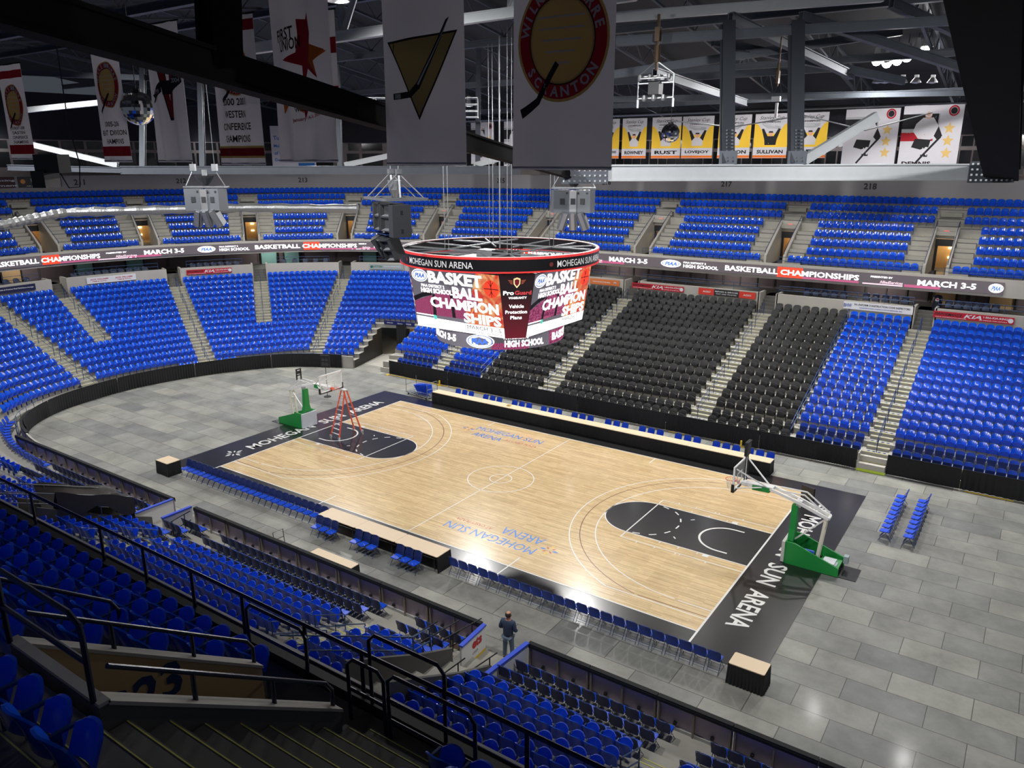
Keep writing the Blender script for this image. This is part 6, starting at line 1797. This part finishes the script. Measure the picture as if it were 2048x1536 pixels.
YB_ = -21.0
b = Banner(-2.7, -1.3, 16.85, 19.4, YB_, 'white banner with red bands and 2007-2008 conference lettering at the left edge', fold=.03)
b.rect(0, .06, 1, .16, 1); b.rect(0, .86, 1, .94, 1); b.crest(.5, .58, .52)
for i, t_ in enumerate(('2007-2008', 'EASTERN', 'CONFERENCE', 'CHAMPIONS')): b.text(t_, .55, .34 - .05 * i, .62 if i in (2, 3) else .5, .033)
b.done()
b = Banner(2.35, 3.6, 16.78, 19.75, YB_, 'white banner with red bands and 2005-2006 East Division Champions lettering', fold=.03)
b.rect(0, .05, 1, .13, 1); b.rect(0, .88, 1, .95, 1); b.crest(.5, .62, .5)
for i, t_ in enumerate(('2005-2006', 'EAST DIVISION', 'CHAMPIONS')): b.text(t_, .5, .31 - .07 * i, (.5, .88, .68)[i], .042)
b.done()
b = Banner(4.75, 6.1, 16.78, 19.8, YB_, 'plain white banner with a big red V and a dated ribbon', fold=.04)
b.poly([(.22, .76), (.52, .76), (.52, .72), (.47, .71), (.55, .45), (.62, .71), (.57, .72), (.57, .76), (.82, .76), (.82, .72), (.77, .71), (.60, .31), (.50, .31), (.30, .71), (.22, .72)], 3, .006); b.poly([(.24, .75), (.50, .75), (.50, .73), (.44, .71), (.55, .43), (.65, .71), (.60, .73), (.60, .75), (.80, .75), (.80, .73), (.75, .70), (.59, .33), (.52, .33), (.32, .71), (.24, .73)], 1, .008)
b.poly([(.05, .50), (.38, .60), (.38, .52), (.05, .44), (.10, .48)], 3, .010); b.poly([(.62, .60), (.97, .68), (.93, .62), (.96, .58), (.62, .50)], 3, .010); b.text('1999', .22, .525, .22, .035, 0, .013); b.text('2004', .8, .595, .22, .035, 0, .013); b.poly([(.38, .60), (.62, .60), (.60, .50), (.40, .50)], 3, .011)
b.done()
b = Banner(7.2, 8.7, 16.72, 19.7, YB_, 'white banner reading 2000 2001 Western Conference Champions below the raking beam', fold=.04)
b.rect(0, .05, 1, .135, 2); b.rect(0, .065, 1, .12, 1, .008); b.rect(0, .90, 1, .97, 1); b.crest(.5, .66, .5)
for i, t_ in enumerate(('2000 2001', 'WESTERN', 'CONFERENCE', 'CHAMPIONS')): b.text(t_, .45, .44 - .085 * i, (.5, .45, .68, .62)[i], .05)
b.done()
b = Banner(9.2, 10.9, 16.78, 19.95, YB_, 'wide white banner with First Union lettering and red and orange starburst', fold=.05)
b.text('FIRST', .26, .77, .3, .07, 3, .01, .02, .2, .15); b.text('UNION', .33, .71, .34, .07, 3, .01, .02, .2, .12)
b.poly([(.45, .85), (.62, .84), (.65, .88), (.68, .76), (.66, .70), (.9, .66), (.72, .60), (.78, .5), (.6, .56), (.5, .45), (.5, .58), (.2, .62), (.42, .66), (.46, .76)], 1, .006); b.poly([(.66, .70), (.93, .65), (.72, .60), (.76, .52), (.62, .6)], 5, .008); b.poly([(.10, .42), (.3, .48), (.30, .38), (.5, .42), (.48, .3), (.32, .36), (.12, .30)], 5, .007); b.poly([(.45, .46), (.66, .46), (.58, .36), (.5, .26)], 1, .008)
b.text('Wilkes-Barre, Pa.', .58, .33, .42, .035, 3, .01, .02, 0, .12); b.text('January 14-16, 2001', .56, .27, .46, .03, 1, .01, .02, 0, .14); b.done()
b = Banner(12.25, 14.12, 16.72, 20.3, YB_, 'large grey-white banner with a gold triangle and hockey stick', fold=.05, nf=1.2)
b.poly([(.05, .60), (.93, .62), (.47, .22)], 3, .006); b.poly([(.08, .59), (.90, .61), (.47, .24)], 2, .007)
b.poly([(.80, .67), (.84, .68), (.48, .37), (.36, .33), (.10, .325), (.10, .355), (.34, .36), (.45, .40)], 3, .009); b.poly([(.82, .665), (.83, .67), (.47, .385), (.45, .39)], 0, .011); b.poly([(.12, .33), (.2, .33), (.2, .352), (.12, .352)], 0, .011); b.done()
b = Banner(15.12, 16.97, 16.66, 19.9, YB_, 'large grey-white banner with a round red Wilkes-Barre Scranton crest', fold=.05, nf=1.2)
b.crest(.5, .60, .84); b.done()
b = Banner(6.4, 7.4, 18.2, 20.4, -17.5, 'partly hidden small banner with red band behind the black post', fold=.03); b.rect(0, .55, 1, .72, 1); b.rect(0, .1, 1, .2, 1); b.done()
b = Banner(9.3, 10.3, 17.9, 20.2, -17.0, 'narrow banner with a red band left of the First Union banner', fold=.03); b.rect(0, .55, 1, .68, 1); b.done()
# champion banners across the far side
for i, (xa, xb, nm) in enumerate([(-9.5, -7.15, 'KUHNHACKL'), (-6.9, -4.75, 'ROWNEY'), (-4.3, -1.85, 'RUST'), (-1.75, .75, 'LOVEJOY'), (1.15, 3.6, 'WILSON'), (3.85, 6.3, 'SULLIVAN'), (6.7, 9.0, 'DEPTH')]):
    if nm == 'KUHNHACKL': nm = 'F'
    if nm == 'DEPTH': nm = 'DER'
    b = Banner(xa, xb, 17.05, 20.15, 27, 'yellow champion banner with a raised silver cup, %s from the left in the row' % ordn(i + 1), fold=.05, nf=1.4, group='yellow champion banners')
    b.rect(0, .25, 1, .45, 4); b.rect(0, .45, 1, .56, 4); b.poly([(0, .56), (.28, .56), (.12, .75), (0, .80)], 4); b.poly([(1, .56), (.72, .56), (.88, .75), (1, .80)], 4); b.rect(0, 0, 1, .07, 5); b.rect(0, .07, 1, .24, 0, .007)
    b.text(nm, .5, .15, .78, .085, 3, .011, .04)
    b.text('Stanley Cup', .5, .90, .72, .10, 3, .011, .0, .4); b.text('CHAMPION', .5, .815, .5, .035, 3, .011, .03)
    tl = (-.04, .04, 0, .03, -.05, .05, 0)[i]
    b.poly([(.22, .76 + tl), (.78, .76 - tl), (.74, .70 - tl), (.6, .67), (.4, .67), (.24, .70 + tl)], 6, .009); b.poly([(.25, .735 + tl), (.6, .735), (.6, .72), (.25, .72 + tl)], 0, .010)
    b.poly([(.34, .30), (.66, .30), (.68, .42), (.6, .50), (.4, .50), (.32, .42)], 0 if i != 5 else 3, .009); b.poly([(.32, .42), (.22, .66), (.29, .67), (.42, .49)], 3, .010); b.poly([(.68, .42), (.78, .66), (.71, .67), (.58, .49)], 3, .010); b.ring(.5, .55, .16, 8, 0, .011, 14); b.poly([(.43, .575), (.57, .575), (.55, .61), (.45, .61)], 3, .012)
    b.done()
for i, (xa, xb, nm, y_) in enumerate([(10.1, 13.5, '', 27), (13.7, 17.2, 'DENNIS', 27), (-22.3, -19.7, '', 27), (-18.6, -15.8, 'BROOKS ORPIK', 27)]):
    b = Banner(xa, xb, (16.6, 16.5, 16.6, 16.3)[i], 20.25 + .1 * (i == 1), y_, 'pale banner printed with a skating hockey player, %s' % ('left of the large pair', 'right of the large pair', 'first one half hidden behind the beam', 'with black name lettering half hidden')[i], fold=.06, nf=1.3, group='printed hockey player banners')
    b.rect(0, .55, .62, .86, 6); b.rect(0, .62, .6, .82, 3, .007) if i != 1 else b.rect(0, .62, .6, .86, 3, .007)
    b.rect(0, .42, .55, .56, 1 if i == 1 else 0, .007)
    b.poly([(.35, .80), (.52, .80), (.62, .66), (.66, .5), (.5, .44), (.3, .46), (.2, .58), (.24, .7)], 0, .009); b.ring(.43, .84, .2 * (xb - xa) / 3.4, 8, 0, .010, 14); b.ring(.43, .86, .2 * (xb - xa) / 3.4, 0, .6, .011, 14)
    b.poly([(.25, .46), (.52, .44), (.5, .32), (.36, .28), (.2, .32)], 3, .010); b.poly([(.2, .32), (.32, .3), (.16, .12), (.05, .08), (.04, .14)], 0, .009); b.poly([(.4, .31), (.5, .33), (.5, .16), (.38, .12)], 0, .009); b.poly([(.38, .2), (.5, .2), (.5, .16), (.38, .16)], 3, .010)
    b.poly([(.62, .66), (.70, .50), (.62, .44), (.56, .5)], 3, .010); b.poly([(.66, .5), (.69, .48), (.30, .02), (.27, .04)], 3, .011)
    b.ring(.84, .90, .3 * (xb - xa) / 3.4, 1, .7, .009, 20); b.ring(.84, .90, .19 * (xb - xa) / 3.4, 3, 0, .009, 14)
    for q in range(3):
        cx, cy, r_ = .8, .62 - .2 * q, .1
        b.poly([(cx + r_ * (1 if k % 2 == 0 else .45) * math.sin(k * PI / 5), cy + r_ * (1 if k % 2 == 0 else .45) * math.cos(k * PI / 5)) for k in range(10)], 6 if False else 2, .008)
    if nm: b.text(nm.replace(' ', '\n') if i == 3 else nm, .32, .07 if i == 3 else .05, .6 if i == 3 else .5, .12 if i == 3 else .07, 3, .013, .04)
    b.done()
m_ = MB(); m_.box((0, 0, 0), (4.3, .06, 3.9), None, 0)
for i, (t_, w_) in enumerate((('Turning', 1.7), ('Make the most', 2.5), ('of Medicare', 2.2), ('Geisinger Gold', 2.6))): text(m_, t_, (-2.0 + w_ / 2 + .1, -.035, .75 - .7 * i), (1, 0, 0), (0, 0, 1), w=w_, m=1)
m_.box((1.2, -.035, -1.75), (1.6, .01, .3), None, 1)
ob('hanging_board', m_, [CLW, BBLU], 'white board with blue serif lettering between two hanging banners', 'sign', loc=(-41.5, 22.6, 18.3), rot=.75)

# ---------------------------------------------------------------- mirror balls, duct, speaker clusters, hanging rigs
def mball(loc, r, lab):
    t = root('mirror_ball', lab, 'mirror ball', loc)
    mb = MB(); n, k = 28, 16; V = []; F = []
    for j in range(k + 1):
        for i in range(n): th = PI * j / k; V.append((r * math.sin(th) * math.cos(2 * PI * i / n), r * math.sin(th) * math.sin(2 * PI * i / n), r * math.cos(th)))
    F = [(j * n + i, (j + 1) * n + i, (j + 1) * n + (i + 1) % n, j * n + (i + 1) % n) for j in range(k) for i in range(n)]
    mb.add(V, F); ob('ball', mb, [CHROME], parent=t); mb = MB(); mb.tube([(0, 0, r), (0, 0, r + 2.2)], .012, 5); mb.lathe([(0, r + .05), (r * .3, r + .05), (r * .3, r - .03)], 12); ob('hanger', mb, [BLACK], parent=t)


mball((3.75, -20.75, 18.06), .40, 'large mirror ball hanging between two banners at left'); mball((7.95, 2.2, 18.05), .42, 'mirror ball hanging in front of the yellow champion banners')
mb = MB(); P_ = [(-23.5, -15.6, 13.2), (-22.1, -13.4, 13.64), (-22.0, -12.1, 13.87), (-21.6, -10.5, 14.14), (-18.8, -7.3, 14.2), (-15, -3.4, 14.27), (-9.6, .3, 14.22)]
Pn = []; 
for i in range(len(P_) - 1):
    for t_ in np.linspace(0, 1, 14, endpoint=False): Pn.append(np.array(P_[i]) * (1 - t_) + np.array(P_[i + 1]) * t_)
Pn = np.array(Pn); 
for _ in range(6): Pn[1:-1] = (Pn[:-2] + 2 * Pn[1:-1] + Pn[2:]) / 4
FOILM = mat('crinkled_foil', (.36, .37, .38), .42, .6, bump=1.0, nscale=9)
mb.tube(Pn, [(.24 + .03 * math.sin(i * 1.9) + .015 * math.sin(i * .7)) for i in range(len(Pn))], 12, 0)
ob('foil_wrapped_cable', mb, [FOILM], 'long crinkled silver-wrapped cable bundle hanging across the left stands', 'cable', smooth=False)


def horn(mb, c, R, w_=.75, h=1.15, d=.6):
    """two-way horn cabinet; mouth towards local -y"""
    c = np.array(c, float); mb.box(c + R @ np.array([0, d / 2 + .02, 0]), (w_, d, h), R, 0)
    for sx in (-1, 1): mb.box(c + R @ np.array([sx * (w_ / 2 - .02), -.03, 0]), (.04, .14, h), R, 0)
    for z_ in (h / 2 - .02, -h / 2 + .02, 0): mb.box(c + R @ np.array([0, -.03, z_]), (w_, .14, .04), R, 0)
    for zz in (h / 4, -h / 4):
        q = h / 4 - .04; ww = w_ / 2 - .05
        V = [c + R @ np.array(v) for v in [(-ww, -.1, zz + q), (ww, -.1, zz + q), (ww, -.1, zz - q), (-ww, -.1, zz - q), (-.05, .2, zz + .05), (.05, .2, zz + .05), (.05, .2, zz - .05), (-.05, .2, zz - .05)]]
        mb.add(V, [(0, 1, 5, 4), (1, 2, 6, 5), (2, 3, 7, 6), (3, 0, 4, 7), (4, 5, 6, 7)], [2, 1, 2, 1, 1])


SPK = mat('speaker_charcoal', (.045, .048, .055), .5); SPKD = mat('speaker_mouth', (.012, .012, .014), .6); SPKL = mat('speaker_flare', (.16, .17, .19), .5); SPG = mat('grey_speaker_case', lin(120, 125, 132), .5, .2)
t = root('speaker_cluster', 'large black horn loudspeaker cluster hanging left of the scoreboard', 'loudspeakers', (-.35, -7.2, 14.35), math.radians(-28))
mb = MB(); 
for sy in (-.9, .9): mb.bar((-1.45, sy, .95), (1.45, sy, .95), .07, .1)
for sx in (-1.45, -.5, .5, 1.45): mb.bar((sx, -.9, .95), (sx, .9, .95), .07, .1)
ob('frame', mb, [STEEL], parent=t)
for i, (x_, a_, w_) in enumerate(((-.85, .35, .7), (-.05, .0, .72), (.75, -.35, .75))):
    mb = MB(); horn(mb, (x_, -.75 + .12 * abs(i - 1), .22), rz(-a_), w_); ob('cabinet', mb, [SPK, SPKD, SPKL], parent=t)
mb = MB(); mb.box((1.35, -.3, .1), (.5, .8, 1.3)); mb.box((1.61, -.3, .45), (.02, .1, .16), None, 1); mb.box((1.61, -.3, -.3), (.02, .1, .16), None, 1); ob('cabinet', mb, [SPK, SPKD], 'side cabinet with handles', parent=t)
mb = MB()
for sy in (-.7, .2): mb.bar((-.9, sy, -.5), (.75, sy, -.5), .05, .05)
for sx in (-.9, -.1, .75): mb.bar((sx, -.7, -.5), (sx, .2, -.5), .05, .05)
ob('lower_frame', mb, [BLUE_DK], parent=t)
for i, (x_, a_, tl) in enumerate(((-.75, .5, .55), (-.15, .1, .5), (.5, -.35, .35))):
    mb = MB(); horn(mb, (x_, -.55, -1.15), rz(-a_) @ rx(tl) @ ry(.2 - .15 * i), .62, .95, .5); ob('cabinet', mb, [SPK, SPKD, SPKL], 'cabinet tipped down towards the floor', parent=t)
mb = MB()
for sx in (-.45, .55):
    mb.box((sx, 0, 2.05), (.3, .2, .2)); mb.tube([(sx, 0, 2.1), (sx, 0, 7.5)], .02, 5); mb.tube([(sx, 0, 2.0), (sx - .75, -.8, 1.0)], .03, 5); mb.tube([(sx, 0, 2.0), (sx + .75, .8, 1.0)], .03, 5); mb.tube([(sx, .0, 2.0), (sx + .1, 0, 1.0)], .05, 5)
mb.lathe([(.1, 1.0), (.25, 1.3), (.3, 1.7)], 12); ob('rigging', mb, [STEEL], parent=t)
for lab, loc, rt_ in (('grey loudspeaker cluster hanging over the left stands', (-9.0, -10.4, 15.15), .55), ('grey loudspeaker cluster hanging under the end of the box beam', (5.6, -2.4, 15.15), .45)):
    t = root('speaker_cluster', lab, 'loudspeakers', loc, rt_)
    mb = MB(); mb.box((0, 0, .55), (1.9, .08, .06)); mb.box((0, .5, .55), (1.9, .08, .06)); mb.box((-.9, .25, .55), (.08, .6, .06)); mb.box((.9, .25, .55), (.08, .6, .06)); mb.box((0, .25, .55), (.08, .6, .06)); ob('frame', mb, [STEEL], parent=t)
    for x_, a_, sz in ((-.55, .3, (.75, .6, .95)), (.5, -.3, (.7, .6, .95)), (.0, 0, (.3, .5, .9))):
        mb = MB(); mb.box((x_, .1, 0), sz, rz(a_), 0 if abs(x_) > .1 else 1); mb.box(np.array((x_, .1, 0)) + rz(a_) @ np.array((0, -sz[1] / 2 - .01, 0)), (.2, .03, .25), rz(a_), 2); mb.box(np.array((x_, .1, .35)) + rz(a_) @ np.array((.2, -sz[1] / 2 - .01, 0)), (.08, .03, .08), rz(a_), 2)
        ob('cabinet', mb, [SPG, ALU, SPK], parent=t)
    for x_, tl in ((-.35, .45), (.0, .5), (.35, .4)):
        mb = MB(); mb.box((x_ * 1.2, .1, -.78), (.34, .4, .85), rx(tl) @ ry(-x_ * .9), 0); mb.box((x_ * 1.2, -.05, -.85), (.16, .2, .8), rx(tl) @ ry(-x_ * .9), 1); ob('lower_cabinet', mb, [SPG, ALU], parent=t)
    mb = MB(); mb.tube([(-.5, .2, 1.3), (-.9, .2, .6)], .025, 5); mb.tube([(.5, .2, 1.3), (.9, .2, .6)], .025, 5); mb.tube([(0, .2, .9), (0, .2, 1.3)], .12, 8)
    for sx in (-.5, .5): mb.box((sx, .2, 1.4), (.22, .2, .3)); mb.tube([(sx, .2, 1.5), (sx, .2, 6.5)], .015, 4)
    mb.lathe([(.12, .6), (.4, .95), (.45, 1.05)], 12, 1, None, (0, .2, 0)); ob('rigging', mb, [STEEL, SPK], parent=t)
for lab, loc, sc in (('camera and light rig with many small parts hanging in front of the champion banners', (9.25, -2.5, 19.6), 1.0), ('slender hanging lamp rig in front of the fifth champion banner', (12.6, 2.1, 19.2), .5)):
    t = root('hanging_rig', lab, 'hanging rig', loc)
    mb = MB(); mb.tube([(0, 0, .6), (0, 0, 2.6)], .06 * sc, 6); mb.tube([(0, 0, .9), (0, 0, 1.5)], .13 * sc, 8); mb.box((0, 0, 1.9 * sc), (.2 * sc, .2, .5)); ob('stem', mb, [mat('rig_bronze', lin(90, 72, 55), .5, .4)], parent=t)
    if sc == 1.0:
        mb = MB()
        for sx in (-.75, .75): mb.tube([(0, 0, .95), (sx, 0, .45), (sx, 0, -.75)], .03, 5); mb.tube([(sx, 0, -.45), (sx, 0, -.75)], .05, 6)
        for z_ in (.4, .15, -.4): mb.tube([(-.75, 0, z_), (.75, 0, z_)], .035, 5)
        for yy in (-.3, .3): mb.tube([(-.5, yy, .3), (.5, yy, .3)], .03, 5)
        ob('cage', mb, [STEEL], parent=t)
        mb = MB(); mb.box((0, 0, -.05), (.45, .4, .45)); ob('camera_body', mb, [SPK], parent=t)
        for i in range(7):
            mb = MB(); x_ = -.6 + .2 * i; mb.lathe([(0, .1), (.07, .1), (.09, -.05), (.05, -.12), (0, -.12)], 8, 0, None, (x_, -.15, .35 - .75 * (i % 2))); ob('spot', mb, [ALU], parent=t)
    else:
        mb = MB(); mb.box((0, 0, .1), (.35, .15, .2)); mb.box((.05, 0, -.35), (.1, .1, .6)); ob('lamp_head', mb, [ALU], parent=t)
# black equipment at the left edge of the frame and the box at the top
t = root('followspot', 'black lighting fixture with dangling cord at the left edge', 'lamp', (5.0, -23.6, 16.75), .5)
mb = MB(); mb.box((0, 0, 0), (.55, .4, .38)); mb.box((-.2, 0, -.32), (.3, .5, .35)); ob('body', mb, [BLACK], parent=t)
mb = MB(); mb.tube([(.1, 0, -.1), (.3, 0, -.5), (.55, 0, -.48), (.62, 0, 0), (.5, 0, .8), (.5, 0, 2.4)], .012, 5); ob('cord', mb, [BLACK], parent=t)
mb = MB(); mb.box((0, 0, 0), (.75, .6, .5), rx(.3)); ob('projector_case', mb, [SPG], 'pale grey equipment case hung at the top left of the roof', 'case', loc=(9.2, -23.6, 19.95), rot=.5)

# ---------------------------------------------------------------- the person at the gate
def skinned(name, verts, edges, radii, m, parent=None, lab=None, sub=2, flat=None, **k):
    import bmesh
    bm = bmesh.new(); L = bm.verts.layers.skin.verify(); vs_ = [bm.verts.new(v) for v in verts]
    for a, b_ in edges: bm.edges.new((vs_[a], vs_[b_]))
    for i, v in enumerate(vs_):
        r_ = radii[i]; v[L].radius = r_ if hasattr(r_, '__len__') else (r_, r_); v[L].use_root = (i == 0)
    me = bpy.data.meshes.new(name); bm.to_mesh(me); bm.free(); me.materials.append(m)
    o = bpy.data.objects.new(name, me); place(o, parent, **k)
    mo = o.modifiers.new('skin', 'SKIN'); mo.use_smooth_shade = True
    s_ = o.modifiers.new('sub', 'SUBSURF'); s_.levels = sub; s_.render_levels = sub
    if lab: o['label'] = lab
    return o


SHIRT = mat('slate_sweatshirt', lin(62, 76, 100), .9, noise=.1, nscale=8); JEANS = mat('washed_denim', lin(95, 112, 130), .9, noise=.12, nscale=6)
pr = (9.45, -12.95, FL)
# body: pelvis root, spine, neck, head, arms with hands, legs with feet (faces +y)
bv = [(0, 0, .95), (0, -.01, 1.15), (0, -.01, 1.36), (0, 0, 1.50), (0, .015, 1.60), (0, .02, 1.70), (0, .01, 1.77),
      (-.19, -.01, 1.42), (-.27, -.04, 1.15), (-.22, .17, 1.08), (.19, -.01, 1.42), (.27, -.04, 1.15), (.22, .17, 1.08),
      (-.10, 0, .88), (-.12, .01, .50), (-.13, -.03, .10), (.10, 0, .88), (.13, .02, .50), (.15, -.02, .10), (-.14, .13, .05), (.17, .14, .05), (-.17, .25, 1.09), (.17, .25, 1.09)]
be = [(0, 1), (1, 2), (2, 3), (3, 4), (4, 5), (5, 6), (2, 7), (7, 8), (8, 9), (9, 21), (2, 10), (10, 11), (11, 12), (12, 22), (0, 13), (13, 14), (14, 15), (15, 19), (0, 16), (16, 17), (17, 18), (18, 20)]
br = [(.15, .11), (.15, .11), (.16, .11), (.062, .062), (.085, .09), (.095, .11), (.06, .07), .055, .042, .03, .055, .042, .03, .085, .06, .042, .085, .06, .042, .035, .035, .035, .035]
p_ = skinned('person', bv, be, br, SKIN, loc=pr, rot=.12)
p_.scale = (1.07, 1.07, 1.07); tag(p_, 'bald person seen from behind in a slate sweatshirt and jeans at the white gate', 'person')
for sg in (-1, 1):
    for q in range(4):
        x0_ = sg * (.19 - .02 * q); skinned('finger', [(x0_, .27, 1.10 - .016 * q), (x0_ - sg * .02, .31, 1.095 - .018 * q), (x0_ - sg * .045, .325, 1.085 - .018 * q)], [(0, 1), (1, 2)], [.009, .008, .007], SKIN, p_, sub=1)
    skinned('thumb', [(sg * .16, .25, 1.12), (sg * .12, .28, 1.13), (sg * .10, .31, 1.12)], [(0, 1), (1, 2)], [.011, .009, .008], SKIN, p_, sub=1)
skinned('sweatshirt', [(0, 0, .90), (0, -.005, 1.0), (0, -.012, 1.2), (0, -.012, 1.37), (0, 0, 1.47), (-.2, -.012, 1.42), (-.285, -.045, 1.16), (-.235, .15, 1.085), (.2, -.012, 1.42), (.285, -.045, 1.16), (.235, .15, 1.085)],
        [(0, 1), (1, 2), (2, 3), (3, 4), (3, 5), (5, 6), (6, 7), (3, 8), (8, 9), (9, 10)], [(.185, .135), (.19, .14), (.19, .135), (.185, .13), (.085, .08), .085, .068, .05, .085, .068, .05], SHIRT, p_, 'slate blue long-sleeved sweatshirt')
skinned('jeans', [(0, 0, .93), (-.10, 0, .84), (-.12, .01, .50), (-.13, -.02, .10), (.10, 0, .84), (.13, .02, .50), (.15, -.01, .10)], [(0, 1), (1, 2), (2, 3), (0, 4), (4, 5), (5, 6)], [(.165, .125), .105, .08, .068, .105, .08, .068], JEANS, p_, 'washed blue jeans')
for sg in (-1, 1): skinned('shoe', [(sg * .14, -.06, .045), (sg * .145, .06, .045), (sg * .15, .18, .038)], [(0, 1), (1, 2)], [(.05, .042), (.05, .045), (.045, .032)], BLACK, p_, sub=1)
mb = MB()
V_ = []; 
for j in range(7):
    for i in range(17):
        a = PI * (1 + i / 16 * 1.0) ; th = .9 + 1.0 * j / 6
        V_.append((.104 * math.sin(th) * math.cos(a), .012 + .118 * math.sin(th) * math.sin(a) * 1.0, 1.665 + .125 * math.cos(th)))
mb.add(V_, [(j * 17 + i, j * 17 + i + 1, (j + 1) * 17 + i + 1, (j + 1) * 17 + i) for j in range(6) for i in range(16)])
ob('hair', mb, [mat('short_dark_hair', (.06, .04, .03), .9)], 'closely cropped dark hair round the back of the head', parent=p_, smooth=True)
mb = MB()
for sg in (-1, 1): mb.lathe([(0, -.01), (.028, -.008), (.032, .004), (.02, .01)], 10, 0, rz(sg * PI / 2) @ rx(PI / 2), (sg * .1, .02, 1.66))
ob('ears', mb, [SKIN], parent=p_)
mb = MB(); mb.box((0, .132, 1.655), (.03, .04, .05)); mb.box((0, .125, 1.60), (.05, .012, .01), None, 1)
for sg in (-1, 1): mb.box((sg * .035, .118, 1.69), (.025, .012, .012), None, 2)
ob('face', mb, [SKIN, mat('lip', (.35, .12, .1), .6), BLACK], parent=p_)
